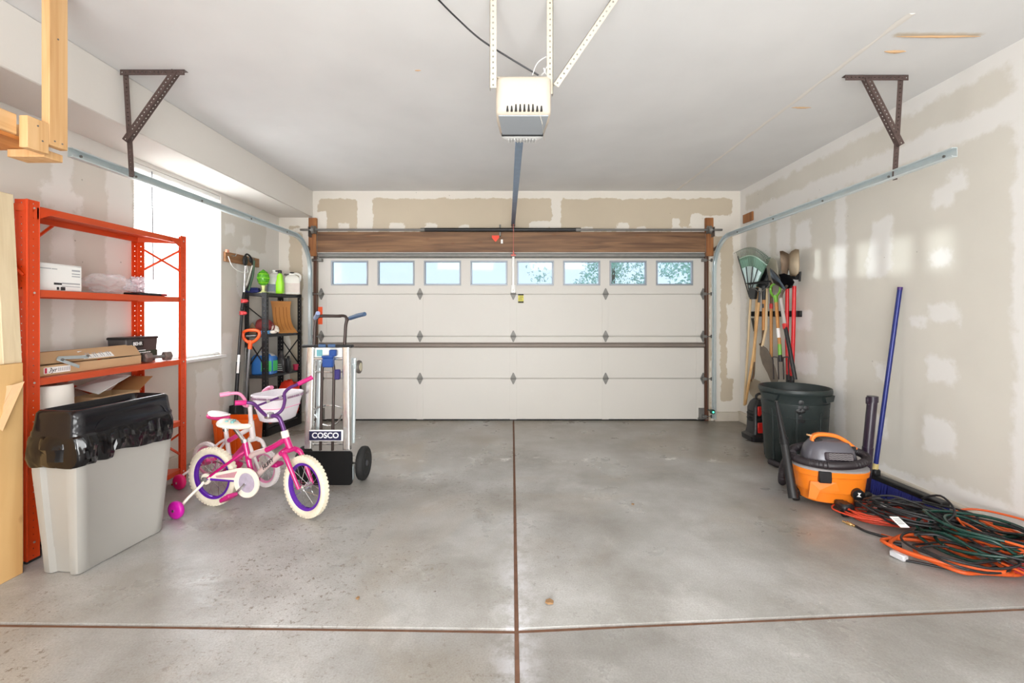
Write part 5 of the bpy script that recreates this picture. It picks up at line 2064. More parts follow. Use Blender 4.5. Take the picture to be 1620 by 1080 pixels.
# name plate
b = MB()
pc = H(516, 688.5, -0.06)
b.box(pc, (0.265, 0.006, 0.088), bev=0.002)
b.build('plate_back', m_label, ht)
b = MB()
b.box(pc + V((-0.006, -0.004, -0.002)), (0.25, 0.004, 0.072), bev=0.001)
pl = b.build('name_plate', mat('plate_navy', (26, 28, 66), 0.4), ht)
text('COSCO', 0.060, basis(pc + V((-0.004, -0.0066, 0)), (1, 0, 0), y=(0, 0, 1)), m_inkw, ht, bold=0.0014)
# nose plate folded up
b = MB()
a = H(475, 713, -0.05)
c = H(557.5, 764, -0.05)
o = [(x, z) for x, z in rrect((c.x - a.x) / 2, 0.132, 0.025, 5)]
b.prism(o, 0.012, Matrix(((1, 0, 0, (a.x + c.x) / 2), (0, 0, 1, HY - 0.055), (0, 1, 0, 0.135), (0, 0, 0, 1))))
b.build('nose_plate', mat('satin_black', (9, 9, 10), 0.5, var=0.15, spec=0.3), ht)
b = MB()
b.box(H(558.5, 747, -0.03), (0.014, 0.03, 0.11), bev=0.003)
b.build('nose_hinge', m_galv, ht)
for sx, xx in ((1, -1.205), (-1, -1.69)):
    b = MB()
    M = Matrix.Translation((xx, HY + 0.075, 0.135)) @ Matrix.Rotation(PI / 2, 4, 'Y')
    b.lathe([(0.085, -0.026), (0.118, -0.030), (0.131, -0.020), (0.135, 0), (0.131, 0.020), (0.118, 0.030), (0.085, 0.026)], M, n=36)
    wh = b.build('wheel', m_tyre, ht)
    b = MB()
    b.lathe([(0.020, -0.034), (0.03, -0.02), (0.078, -0.016), (0.086, -0.028), (0.086, 0.028), (0.078, 0.016), (0.03, 0.02), (0.020, 0.034)], M, n=28)
    b.build('rim', mat('wheel_hub_grey', (58, 60, 64), 0.5), wh)
    for k in range(5):
        b = MB()
        a_ = k * 2 * PI / 5
        b.beam(M @ V((0.02 * math.cos(a_), 0.02 * math.sin(a_), sx * 0.019)), M @ V((0.08 * math.cos(a_), 0.08 * math.sin(a_), sx * 0.019)), 0.018, 0.008, up=(1, 0, 0))
        b.build('rim_spoke', mat('wheel_spoke_grey', (104, 106, 112), 0.45), wh)
b = MB()
b.cyl((-1.70, HY + 0.075, 0.135), (-1.2, HY + 0.075, 0.135), 0.009, n=10)
b.build('axle', m_galvd, ht)
# small upper castors
for px, py, dy in ((568, 580, 0.16), (507, 577, 0.16)):
    b = MB()
    c = H(px, py, dy)
    M = frame(c + V((-0.014, 0, 0)), c + V((0.014, 0, 0.0)))
    b.lathe([(0.018, 0.0), (0.052, 0.002), (0.056, 0.014), (0.052, 0.026), (0.018, 0.028)], M, n=24)
    ca = b.build('castor_wheel', mat('castor_grey', (92, 84, 78), 0.5), ht)
    b = MB()
    b.lathe([(0.01, -0.004), (0.034, -0.002), (0.034, 0.030), (0.01, 0.032)], M, n=18)
    b.build('castor_hub', mat('castor_cream', (206, 198, 172), 0.5), ca)
    b = MB()
    b.beam(c + V((-0.02, -0.01, 0.02)), Wp(px - (8 if px > 540 else -2), py, HY + 0.08), 0.03, 0.05, bev=0.004)
    b.build('castor_bracket', m_galv, ht)

# ------------------------------------------------------------------ children's bicycles


def bike(O, th, R, col, kp, label, wheelbase, steer, name='bicycle'):
    h = V((math.cos(th), math.sin(th), 0))
    r = V((math.sin(th), -math.cos(th), 0))      # rider's right, towards the camera
    O = V(O)

    def P(u, v, w=0.0):
        return O + h * u + r * w + V((0, 0, v))
    t = thing(name, O, label, 'bicycle', "children's bicycles")
    tr = R * 0.125

    def wheel(c, ax, nm):
        b = MB()
        M = frame(c, c + ax)
        n, m = 48, 10
        vs = []
        for i in range(n):
            a = 2 * PI * i / n
            ring = []
            for k in range(m):
                f = 2 * PI * k / m
                rr_ = tr * (1.0 + (0.10 if (abs(math.sin(f)) < 0.75 and math.cos(f) > 0.2 and (i + (k % 2)) % 2) else 0))
                q = (R - tr) + rr_ * math.cos(f)
                ring.append(b.bm.verts.new(M @ V((q * math.cos(a), q * math.sin(a), rr_ * 0.92 * math.sin(f)))))
            vs.append(ring)
        for i in range(n):
            A, B_ = vs[i], vs[(i + 1) % n]
            for k in range(m):
                b._f((A[k], B_[k], B_[(k + 1) % m], A[(k + 1) % m]))
        for i in range(0, n, 1):          # tread knobs
            a = 2 * PI * (i + 0.25) / n
            for sgn in (-1, 1):
                a2 = a + (0.5 * 2 * PI / n if sgn > 0 else 0)
                d = V((math.cos(a2), math.sin(a2), 0))
                p = d * (R - tr * 0.16) + V((0, 0, sgn * tr * 0.42))
                X = M.to_3x3() @ d
                Z = M.to_3x3() @ V((0, 0, 1))
                Yt = Z.cross(X)
                Rm = Matrix((X, Yt, Z)).transposed()
                b.box(M @ p, (tr * 0.36, R * 0.075, tr * 0.5), R=Rm)
        wm = b.build(nm, col['tyre'], t, smooth=40)
        b = MB()
        r0, r1 = R - tr * 1.9, R - tr * 2.5
        b.lathe([(r1, -tr * 0.42), (r1 * 0.99, -tr * 0.15), (r1 * 0.99, tr * 0.15), (r1, tr * 0.42), (r0 + tr * 0.2, tr * 0.55), (r0 + tr * 0.2, -tr * 0.55), (r1, -tr * 0.42)], M, n=44, cap=False)
        b.build('rim', col['rim'], wm, smooth=40)
        b = MB()
        b.lathe([(0.006, -0.045), (0.014, -0.043), (0.022, -0.036), (0.022, -0.028), (0.012, -0.024), (0.012, 0.024), (0.022, 0.028), (0.022, 0.036), (0.014, 0.043), (0.006, 0.045)], M, n=14)
        b.build('hub', m_chrome, wm)
        for k in range(20):
            b = MB()
            a = 2 * PI * k / 20
            off = (0.55 if k % 4 < 2 else -0.55)
            sgn = 1 if k % 2 else -1
            b.cyl(M @ V((0.02 * math.cos(a + off), 0.02 * math.sin(a + off), sgn * 0.03)), M @ V((r1 * math.cos(a), r1 * math.sin(a), 0)), 0.0013, n=4, cap=False)
            b.build('spoke', m_chrome, wm, smooth=0)
        return wm
    ra, fa = P(0, R), P(wheelbase, R)
    fh = V((math.cos(th + steer), math.sin(th + steer), 0))
    fr = V((math.sin(th + steer), -math.cos(th + steer), 0))
    wheel(ra, r, 'rear_wheel')
    wheel(fa, fr, 'front_wheel')

    def tube(pts, rad, nm, mt, n=10):
        b = MB()
        b.tube(pts, rad, n)
        return b.build(nm, mt, t)
    bb, st, sb, ht_, hb_ = kp['bb'], kp['seat_top'], kp['bb'], kp['head_top'], kp['head_bot']
    tube([P(*bb), P(*st)], kp['tr'] * 1.1, 'seat_tube', col['frame'])
    tube([P(*hb_), P(*ht_)], kp['tr'] * 1.35, 'head_tube', col['head'])
    tt = catmull([P(*q) for q in kp['top_tube']], 6)
    tube(tt, kp['tr'] * 1.15, 'top_tube', col['frame'])
    dt = catmull([P(*q) for q in kp['down_tube']], 6)
    tube(dt, kp['tr'] * 1.2, 'down_tube', col['frame'])
    for w in (-1, 1):
        tube(catmull([P(st[0] + 0.005, st[1] - 0.06, 0), P(st[0] - 0.06, st[1] - 0.11, w * 0.035), P(0, R, w * 0.055)], 5), kp['tr'] * 0.62, 'seat_stay', col['frame'])
        tube([P(bb[0], bb[1], w * 0.02), P(0, R, w * 0.055)], kp['tr'] * 0.62, 'chain_stay', col['stay'])
    tube([P(bb[0], bb[1], -0.04), P(bb[0], bb[1], 0.04)], kp['tr'] * 1.5, 'bottom_bracket', col['frame'])
    # decals along the two tubes
    if col.get('decal'):
        for a, c, nm in ((tt, 0.95, 'decal'), (dt, 1.0, 'decal')):
            k0, k1 = int(len(a) * 0.12), int(len(a) * (0.66 if a is tt else 0.80))
            tube(a[k0:k1], kp['tr'] * (1.19 if a is tt else 1.24), nm, col['decal'])
    # fork
    cr = P(*hb_) - V((0, 0, 0.015))
    b = MB()
    b.tube([cr - fr * 0.052 + V((0, 0, -0.008)), cr - fr * 0.03 + V((0, 0, 0.006)), cr + fr * 0.03 + V((0, 0, 0.006)), cr + fr * 0.052 + V((0, 0, -0.008))], kp['tr'] * 1.1, 10)
    b.build('fork_crown', col['frame'], t)
    for w in (-1, 1):
        tube(catmull([cr + fr * (0.05 * w) + V((0, 0, -0.006)), cr.lerp(fa, 0.12) + fr * (0.056 * w) + fh * 0.016, cr.lerp(fa, 0.5) + fr * (0.056 * w) + fh * 0.012, fa + fr * (0.052 * w)], 6), [kp['tr'] * 1.15 - kp['tr'] * 0.45 * i / 18 for i in range(19)], 'fork_leg', col['frame'])
    # saddle
    s0, s1, sz = kp['saddle']
    b = MB()
    Rg = []
    for i in range(13):
        f = i / 12
        u = s0 + (s1 - s0) * f
        wd = kp['sw'] * (0.35 + 0.65 * math.sin(min(1, f * 3.2) * PI / 2)) if f < 0.3 else kp['sw'] * (1 - 0.76 * min(1, (f - 0.3) / 0.4) ** 0.8)
        if f > 0.93:
            wd *= 0.8
        zt_ = sz + 0.012 * math.cos(f * PI * 1.5) + 0.006 * (1 - f)
        th_ = 0.05 - 0.016 * f
        if i in (0, 12):
            th_ *= 0.45
            wd *= 0.6
            zt_ -= 0.01
        Rg.append([P(u, zt_ - th_ / 2 + th_ / 2 * math.sin(a) * (1.0 if math.sin(a) > 0 else 1.0), wd * math.cos(a)) for a in [2 * PI * k / 14 for k in range(14)]])
    b.loft(Rg)
    sd = b.build('saddle', col['saddle'], t, smooth=60)
    if col.get('saddle_patch'):
        b = MB()
        for k, (u, w) in enumerate(((0.30, 0.02), (0.38, -0.02), (0.46, 0.015), (0.24, -0.02))):
            uu = s0 + (s1 - s0) * u
            b.cyl(P(uu, sz - 0.004, w), P(uu, sz + 0.0105, w), 0.011, n=10)
        b.build('saddle_print', col['saddle_patch'], sd)
    sm = s0 + (s1 - s0) * 0.42
    tube([P(*st), P(sm, sz - 0.03)], kp['tr'] * 0.8, 'seat_post', kp.get('post', m_chrome))
    b = MB()
    b.tube([P(*st), P(st[0] - 0.004, st[1] + 0.02)], kp['tr'] * 1.4, 10)
    b.build('seat_clamp', m_chrome, t)
    # chain guard with ring, crank and pedals
    w = 0.05
    b = MB()
    M = frame(P(bb[0], bb[1], w), P(bb[0], bb[1], w + 1))
    gr = kp['guard']
    b.lathe([(gr * 0.70, -0.006), (gr, -0.008), (gr * 1.03, 0.0), (gr, 0.008), (gr * 0.70, 0.006), (gr * 0.66, 0.0), (gr * 0.70, -0.006)], M, n=36, cap=False)
    g = b.build('chain_guard', col['guard'], t)
    b = MB()
    q = [P(bb[0] - gr * 0.7, bb[1] - gr * 0.55, w), P(bb[0] - gr * 0.75, bb[1] + gr * 0.62, w), P(bb[0] - gr * 0.1, bb[1] + gr * 0.98, w), P(bb[0] - gr * 1.2, bb[1] + gr * 0.86, w), P(0.02, R + 0.035, w), P(-0.02, R + 0.03, w), P(-0.03, R, w), P(0.0, R - 0.03, w), P(0.04, R + 0.008, w), P(bb[0] - gr * 1.0, bb[1] + gr * 0.2, w)]
    up = [P(0.03, R + 0.034, w), P(bb[0] - gr * 0.55, bb[1] + gr * 0.98, w), P(bb[0], bb[1] + gr * 1.0, w), P(bb[0] - gr * 0.6, bb[1] + gr * 0.55, w), P(bb[0] - gr * 0.95, bb[1] + gr * 0.1, w), P(0.03, R + 0.008, w)]
    b.loft([[p - r * 0.005 for p in up], [p + r * 0.005 for p in up]])
    b.build('guard_band', col['guard'], g)
    b = MB()
    q = [P(0.08, R + 0.028, w), P(bb[0] - gr * 0.75, bb[1] + gr * 0.74, w), P(bb[0] - gr * 0.95, bb[1] + gr * 0.28, w), P(0.09, R + 0.016, w)]
    b.loft([[p + r * 0.0055 for p in q], [p + r * 0.0065 for p in q]])
    b.build('guard_print', col['print'], g)
    b = MB()
    b.lathe([(0.012, -0.005), (gr * 0.68, -0.004), (gr * 0.68, 0.002), (0.012, 0.003)], M, n=30)
    b.build('chain_ring', col['ring'], t)
    b = MB()
    b.cyl(P(0, R, w), P(0, R, w + 0.012), 0.038, n=24)
    b.build('axle_disc', col['guard'], t)
    b = MB()
    b.box(P(0, R, w + 0.02), (0.03, 0.02, 0.03), R=th, bev=0.003)
    b.cyl(P(0, R, w + 0.02), P(0, R, w + 0.045), 0.009, n=8)
    b.build('axle_nut', m_galvd, t)
    ca = kp['crank']
    cl = kp['cl']
    for sgn in (1, -1):
        e = P(bb[0] + sgn * cl * math.cos(ca), bb[1] + sgn * cl * math.sin(ca), sgn * 0.085)
        tube(catmull([P(bb[0], bb[1], sgn * 0.062), P(bb[0] + sgn * cl * 0.3 * math.cos(ca), bb[1] + sgn * cl * 0.3 * math.sin(ca), sgn * 0.066), e], 4), 0.008, 'crank_arm', m_chrome)
        b = MB()
        Rm = Matrix.Rotation(th, 3, 'Z') @ Matrix.Rotation(0.55 if sgn > 0 else 0, 3, Matrix.Rotation(th, 3, 'Z') @ V((0, -1, 0)))
        b.box(e + r * (sgn * 0.045), (0.088, 0.075, 0.026), R=Rm, bev=0.006)
        pd = b.build('pedal', col['pedal'], t)
        b = MB()
        for k in (-0.025, 0.0, 0.025):
            b.box(e + r * (sgn * 0.045) + Rm @ V((k, 0, 0.013)), (0.008, 0.06, 0.006), R=Rm)
        b.build('pedal_tread', col['pedal'], pd)
    # training wheels
    for sgn in (1, -1):
        tc_ = P(kp.get('tu', -0.045), 0.058, sgn * kp['tw'])
        tube(catmull([P(0.0, R, sgn * 0.075), P(-0.006, R - 0.03, sgn * 0.085), P(-0.03, R * 0.55, sgn * kp['tw'] * 0.68), P(kp.get('tu', -0.045), 0.062, sgn * (kp['tw'] - 0.026))], 6), 0.0095, 'stabiliser_arm', col['arm'])
        b = MB()
        M = frame(tc_ - r * 0.018, tc_ + r * 0.018)
        b.lathe([(0.01, -0.002), (0.040, 0.0), (0.053, 0.003), (0.058, 0.009), (0.058, 0.027), (0.053, 0.033), (0.040, 0.036), (0.01, 0.038)], M, n=28)
        tw = b.build('training_wheel', col['tw'], t)
        b = MB()
        b.lathe([(0.008, -0.006), (0.010, 0.042), (0.004, 0.046)], M, n=10)
        b.build('hub_bolt', m_chrome, tw)
    return t, P, h, r, tube


m_pinkf = mat('magenta_frame', (196, 22, 112), 0.25, 0.0, var=0.05, coat=0.5)
m_purple = mat('purple_rim', (102, 44, 170), 0.22, 0.2, var=0.08)
m_dpur = mat('dark_purple_bar', (92, 46, 112), 0.28, 0.2, var=0.06)
m_ivory = mat('ivory_rubber', (232, 222, 200), 0.65, var=0.15, scale=45)
m_ivp = mat('ivory_plastic', (244, 236, 220), 0.35, var=0.03)
m_silv = mat('silver_decal', (214, 190, 186), 0.35, 0.2, var=0.12, scale=20)
th1 = math.atan2(-0.19, 0.736)
col1 = dict(tyre=m_ivory, rim=m_purple, frame=m_pinkf, head=m_pinkf, stay=m_purple, saddle=m_ivp, saddle_patch=mat('teal_print', (130, 190, 190), 0.5), guard=m_ivp,
            ring=mat('ring_lilac', (206, 196, 214), 0.3, 0.3, var=0.25, scale=40), pedal=mat('pedal_magenta', (186, 20, 112), 0.4), arm=m_ivp, tw=mat('wheel_magenta', (200, 24, 160), 0.35, var=0.05), decal=m_silv, print=mat('rose_print', (206, 150, 158), 0.5, var=0.25, scale=35))
kp1 = dict(bb=(0.335, 0.205), seat_top=(0.272, 0.46), head_top=(0.600, 0.525), head_bot=(0.638, 0.445), top_tube=[(0.305, 0.355), (0.36, 0.392), (0.47, 0.43), (0.605, 0.505)], down_tube=[(0.335, 0.205), (0.42, 0.285), (0.53, 0.375), (0.632, 0.455)], tr=0.0165, saddle=(0.055, 0.325, 0.595), sw=0.085, guard=0.098, crank=math.radians(228), cl=0.10, tw=0.235)
t1, P1, h1, r1_, tube1 = bike((-2.10, 3.2, 0), th1, 0.203, col1, kp1, "magenta child's bicycle with ivory tyres and purple rims, nearest the camera", 0.76, math.radians(-13))
# lettering on the down tube
a, c = V(P1(0.42, 0.285)), V(P1(0.56, 0.40))
d = (c - a).normalized()
mid = a.lerp(c, 0.42) + r1_ * 0.024
text('HUFFY', 0.036, basis(mid, d, y=r1_.cross(d) * -1 if r1_.cross(d).z < 0 else r1_.cross(d)), m_ink, t1, shear=0.35, bold=0.0008)
# stem, bars and grips
tube1([V(P1(0.604, 0.515)), V(P1(0.592, 0.56))], 0.024, 'headset_cover', m_ivp, 14)
clamp = Wp(426, 657, 3.06)
tube1(catmull([V(P1(0.592, 0.555)), V(P1(0.575, 0.60)), Wp(440, 659, 3.055), clamp], 6), 0.014, 'stem', m_dpur)
b = MB()
b.box(clamp, (0.045, 0.05, 0.04), R=-0.5, bev=0.006)
b.build('stem_clamp', m_alu, t1)
bar = [Wp(374, 637, 2.93), Wp(392, 636.5, 2.95), Wp(402, 639, 2.97), Wp(413, 650, 3.01), Wp(422, 657, 3.045), Wp(434, 657, 3.08), Wp(446, 648, 3.11), Wp(450.5, 634, 3.14), Wp(450, 622, 3.16), Wp(458, 613.5, 3.20), Wp(470, 608, 3.24), Wp(492, 597.5, 3.30)]
tube1(catmull(bar, 6), 0.0115, 'handlebar', m_dpur)
tube1([Wp(407, 641.5, 2.985), Wp(449, 625.5, 3.15)], 0.007, 'crossbar', m_dpur)
b = MB()
for f in (0.32, 0.78):
    p = Wp(407, 641.5, 2.985).lerp(Wp(449, 625.5, 3.15), f)
    q = Wp(407, 641.5, 2.985).lerp(Wp(449, 625.5, 3.15), f + 0.12)
    b.tube([p, q], 0.0085, 8)
b.build('crossbar_sleeve', m_alu, t1)
m_grip1 = mat('grip_magenta', (196, 28, 116), 0.5, var=0.05)
tube1([Wp(371.5, 637.2, 2.925), Wp(374, 637, 2.93), Wp(389, 636.5, 2.948), Wp(389.5, 636.5, 2.949)], [0.017, 0.0165, 0.0165, 0.024], 'grip', m_grip1, 12)
tube1([Wp(471, 607.5, 3.243), Wp(491, 598, 3.297), Wp(494, 596.5, 3.305)], [0.0165, 0.0165, 0.018], 'grip', m_grip1, 12)

m_wfrm = mat('white_frame', (246, 236, 234), 0.3, var=0.04, coat=0.4)
m_pink = mat('pink_rim', (240, 150, 190), 0.35, var=0.08)
m_hot = mat('hot_pink', (234, 64, 140), 0.35, var=0.05)
m_lpink = mat('light_pink', (244, 150, 186), 0.4, var=0.06)
m_wty = mat('white_tyre', (240, 232, 230), 0.6, var=0.05)
col2 = dict(tyre=m_wty, rim=m_pink, frame=m_wfrm, head=m_wfrm, stay=m_hot, saddle=m_hot, guard=m_wfrm, ring=m_pink, pedal=m_hot, arm=m_wfrm, tw=mat('wheel_pink', (232, 28, 112), 0.35, var=0.05), decal=m_hot, print=m_hot)
th2 = math.atan2(-0.19, 0.58)
kp2 = dict(bb=(0.25, 0.16), seat_top=(0.205, 0.40), head_top=(0.468, 0.50), head_bot=(0.488, 0.365), top_tube=[(0.225, 0.32), (0.32, 0.37), (0.475, 0.45)], down_tube=[(0.25, 0.16), (0.34, 0.24), (0.485, 0.385)], tr=0.0155, saddle=(0.035, 0.245, 0.53), sw=0.075, guard=0.075, crank=math.radians(160), cl=0.085, tw=0.25, tu=0.035, post=m_wfrm)
t2, P2, h2, r2_, tube2 = bike((-2.50, 3.73, 0), th2, 0.147, col2, kp2, "small white and pink child's bicycle with a white basket, behind the magenta one", 0.61, math.radians(-4))
b = MB()
Rg = []
for i in range(9):
    f = i / 8
    u = 0.04 + 0.2 * f
    wd = 0.072 * math.sin(PI * min(0.999, 0.12 + f * 0.8)) * (1 if f < 0.5 else 1 - 0.5 * (f - 0.5))
    Rg.append([P2(u, 0.535 + 0.010 * math.cos(f * PI * 1.5) + 0.008 * math.sin(a), wd * math.cos(a)) for a in [2 * PI * k / 10 for k in range(10)]])
b.loft(Rg)
b.build('saddle_top', m_wfrm, t2, smooth=60)
tube2([V(P2(0.468, 0.49)), V(P2(0.455, 0.62))], 0.016, 'stem', m_wfrm)
b = MB()
b.box(V(P2(0.452, 0.635)), (0.05, 0.05, 0.04), R=th2, bev=0.008)
b.build('stem_clamp', m_wfrm, t2)
cl2 = V(P2(0.452, 0.64))
bar2 = [Wp(349, 624.5, 3.30), Wp(366, 622, 3.33), Wp(378, 622.5, 3.36), Wp(386, 630, 3.39), Wp(391, 642, 3.43), cl2 - h2 * 0.0 + r2_ * 0.05, cl2 + r2_ * -0.05, Wp(409, 634, 3.70), Wp(416, 620, 3.74), Wp(424, 613.5, 3.76), Wp(430, 612.5, 3.74)]
tube2(catmull(bar2, 6), 0.0115, 'handlebar', m_lpink)
tube2([Wp(348, 624.6, 3.298), Wp(364, 622.3, 3.327)], 0.016, 'grip', m_lpink, 12)
tube2([Wp(417, 619, 3.745), Wp(425, 613.5, 3.76), Wp(430, 612.6, 3.74)], [0.016, 0.018, 0.017], 'grip', m_lpink, 12)
# basket
m_bask = mat('basket_white', (242, 236, 242), 0.5, var=0.03, bump=0.6, bscale=130)
bc = V((-1.80, 3.50, 0))
BQ = Matrix.Translation(bc) @ Matrix.Rotation(th2 + 0.10, 4, 'Z')
b = MB(BQ)
R = []
for z, a_, b_ in ((0.535, 0.085, 0.115), (0.545, 0.10, 0.13), (0.64, 0.12, 0.15), (0.725, 0.135, 0.165), (0.735, 0.141, 0.171), (0.742, 0.135, 0.165), (0.735, 0.128, 0.158), (0.56, 0.094, 0.124)):
    R.append([V((x, y, z)) for x, y in rrect(a_, b_, 0.085, 7)])
b.loft(R)
bk = b.build('basket', m_bask, t2, smooth=50)
b = MB(BQ)
o = rrect(0.1355, 0.1655, 0.085, 7)
for i in range(len(o)):
    for f in (0.25, 0.75):
        p = V((*o[i], 0)).lerp(V((*o[(i + 1) % len(o)], 0)), f)
        nn = V((p.x, p.y, 0)).normalized()
        if (V((*o[i], 0)) - V((*o[(i + 1) % len(o)], 0))).length > 0.05 and f == 0.25:
            a0, a1 = V((*o[i], 0)), V((*o[(i + 1) % len(o)], 0))
            for q in range(1, 7):
                pp = a0.lerp(a1, q / 7)
                b.box(pp + V((0, 0, 0.715)), (0.012, 0.012, 0.014), R=math.atan2(nn.y, nn.x))
        b.box(p + V((0, 0, 0.715)), (0.008, 0.010, 0.014), R=math.atan2(nn.y, nn.x))
b.build('basket_slot', mat('slot_shadow', (150, 120, 140), 0.7), bk)
b = MB(BQ)
b.tube([V((x, y, 0.64)) for x, y in rrect(0.1215, 0.1515, 0.085, 7)], 0.003, 6, closed=True)
b.build('basket_piping', m_pink, bk)
# ------------------------------------------------------------------ garden tools on the right wall
m_ash = wood('ash_handle', (196, 148, 92), (226, 186, 132), 'Z', 0.5)
m_ash2 = wood('pale_handle', (206, 178, 136), (228, 206, 168), 'Z', 0.55)
m_amber = wood('amber_handle', (182, 120, 56), (214, 158, 88), 'Z', 0.4)
m_steel = mat('worn_steel', (118, 106, 94), 0.45, 0.5, var=0.3, scale=14)
m_rstl = mat('brown_steel', (96, 72, 50), 0.5, 0.4, var=0.35, scale=16)
m_blk = mat('glossy_black', (22, 21, 24), 0.18, var=0.1)
rk = thing('tool_rack', (XR - 0.02, 5.0, 1.32), 'black tool rail screwed to the right wall behind the garden tools', 'rack')
b = MB()
pa, pb = Xp(1190, 495, XR - 0.015), Xp(1267, 495, XR - 0.015)
b.box((XR - 0.014, (pa.y + pb.y) / 2, 1.345), (0.026, pa.y - pb.y, 0.062), bev=0.004)
b.build('rail', m_black, rk)
for k in range(7):
    b = MB()
    y = pb.y + 0.06 + (pa.y - pb.y - 0.12) * k / 6
    b.box((XR - 0.05, y - 0.025, 1.345), (0.05, 0.008, 0.05), bev=0.002)
    b.box((XR - 0.05, y + 0.025, 1.345), (0.05, 0.008, 0.05), bev=0.002)
    b.build('clip', m_blackp, rk)


def T(px, py, X):
    return Xp(px, py, X)


def poly_blade(b, pts, X, t=0.003, bulge=0.0, n=0):
    """flat outline in the picture standing at wall distance X, given real thickness along X"""
    P_ = [T(x, y, X) for x, y in pts]
    c = sum(P_, V()) / len(P_)
    f = [b.bm.verts.new(p) for p in P_]
    g = [b.bm.verts.new(p + V((t, 0, 0))) for p in P_]
    cf = b.bm.verts.new(c + V((bulge, 0, 0)))
    cg = b.bm.verts.new(c + V((bulge + t, 0, 0)))
    for i in range(len(P_)):
        j = (i + 1) % len(P_)
        b._f((f[i], f[j], cf))
        b._f((g[j], g[i], cg))
        b._f((f[j], f[i], g[i], g[j]))


# leaf rake
xr = 2.76
t = thing('leaf_rake', T(1180, 640, xr), 'green fan leaf rake with a pale wooden handle, hung head up on the rail', 'rake')
b = MB()
b.tube([T(1188, 462, xr), T(1183, 550, xr + 0.02), T(1177.5, 641, xr + 0.04)], 0.0135, 10)
b.build('handle', m_ash2, t)
piv = T(1188.5, 470, xr)
m_gr = mat('rake_green', (128, 168, 146), 0.4, var=0.12)
arcp = []
for k in range(27):
    f = k / 26
    px = 1165 + (1219 - 1165) * f
    py = 400 - 12 * math.sin(PI * min(1, f * 1.02 + 0.02)) + 7 * f - (1 - f) * 1
    arcp.append((px, py))
for k in range(27):
    px, py = arcp[k]
    tip = T(px, py, xr - 0.02)
    b = MB()
    mid = piv.lerp(tip, 0.72)
    b.tube([piv.lerp(tip, 0.30), mid, tip, tip + V((-0.035, 0, -0.022))], [0.004, 0.004, 0.003, 0.002], 5)
    b.build('tine', mat('tine_dark', (78, 104, 88), 0.5) if k not in () else m_gr, t)
b = MB()
inner, outer = [], []
for k in range(27):
    tip = T(*arcp[k], xr - 0.02)
    inner.append(piv.lerp(tip, 0.50))
    outer.append(piv.lerp(tip, 0.84))
b.loft([inner, outer, [p + V((0.004, 0, 0)) for p in outer], [p + V((0.004, 0, 0)) for p in inner], inner], closed=False)
b.build('fan_web', m_gr, t)
b = MB()
lo, hi = [], []
for k in range(27):
    tip = T(*arcp[k], xr - 0.022)
    lo.append(piv.lerp(tip, 0.80))
    hi.append(piv.lerp(tip, 0.84))
b.tube([piv.lerp(T(*arcp[k], xr - 0.024), 0.83) for k in range(27)], 0.006, 6)
b.build('brace_bar', mat('rake_pale', (190, 214, 200), 0.4), t)
b = MB()
shell = []
for k in range(13):
    tip = T(*arcp[k * 2], xr - 0.036)
    shell.append(piv.lerp(tip, 0.62))
base = [piv.lerp(p, 0.12) for p in shell]
b.loft([base, shell, [p + V((0.006, 0, 0)) for p in shell], [p + V((0.006, 0, 0)) for p in base], base], closed=False)
b.build('hood', mat('hood_pale', (196, 216, 214), 0.3, var=0.05), t)
for k in (0, 5, 13, 19):
    b = MB()
    tip = T(*arcp[k], xr - 0.046)
    b.tube([piv + V((-0.022, 0, 0.0)), piv.lerp(tip, 0.9 if k == 0 else 0.62)], 0.0055, 6)
    b.build('stay', m_black, t)
b = MB()
poly_blade(b, [(1183, 455), (1196, 455), (1193, 473), (1186, 473)], xr - 0.03, 0.03)
b.build('socket', m_black, t)

# bow rake / cultivator with wire bow
xr = 2.72
t = thing('bow_rake', T(1180, 655, xr), 'wooden handled bow rake crossing in front of the leaf rake handle', 'rake')
b = MB()
b.tube([T(1200.5, 478, xr), T(1192, 560, xr + 0.015), T(1179, 639, xr + 0.03)], 0.0155, 10)
b.build('handle', m_ash, t)
b = MB()
b.tube([T(1202, 460, xr), T(1200.5, 480, xr)], 0.012, 8)
b.build('ferrule', m_black, t)
b = MB()
b.tube(catmull([T(1202, 463, xr), T(1195, 457, xr), T(1189, 455, xr), T(1186, 450, xr)], 5), 0.005, 6)
b.tube(catmull([T(1202, 463, xr), T(1210, 457, xr), T(1216, 452, xr), T(1218, 446, xr)], 5), 0.005, 6)
b.build('bow', m_galvd, t)
b = MB()
b.beam(T(1185, 449, xr), T(1219, 445, xr), 0.012, 0.02, bev=0.002)
b.build('head_bar', m_black, t)
for k in range(12):
    b = MB()
    p = T(1185.5, 449, xr).lerp(T(1218.5, 445, xr), k / 11)
    b.cyl(p, p + V((-0.055, 0, 0.008)), 0.005, 0.002, n=6)
    b.build('tooth', m_black, t)

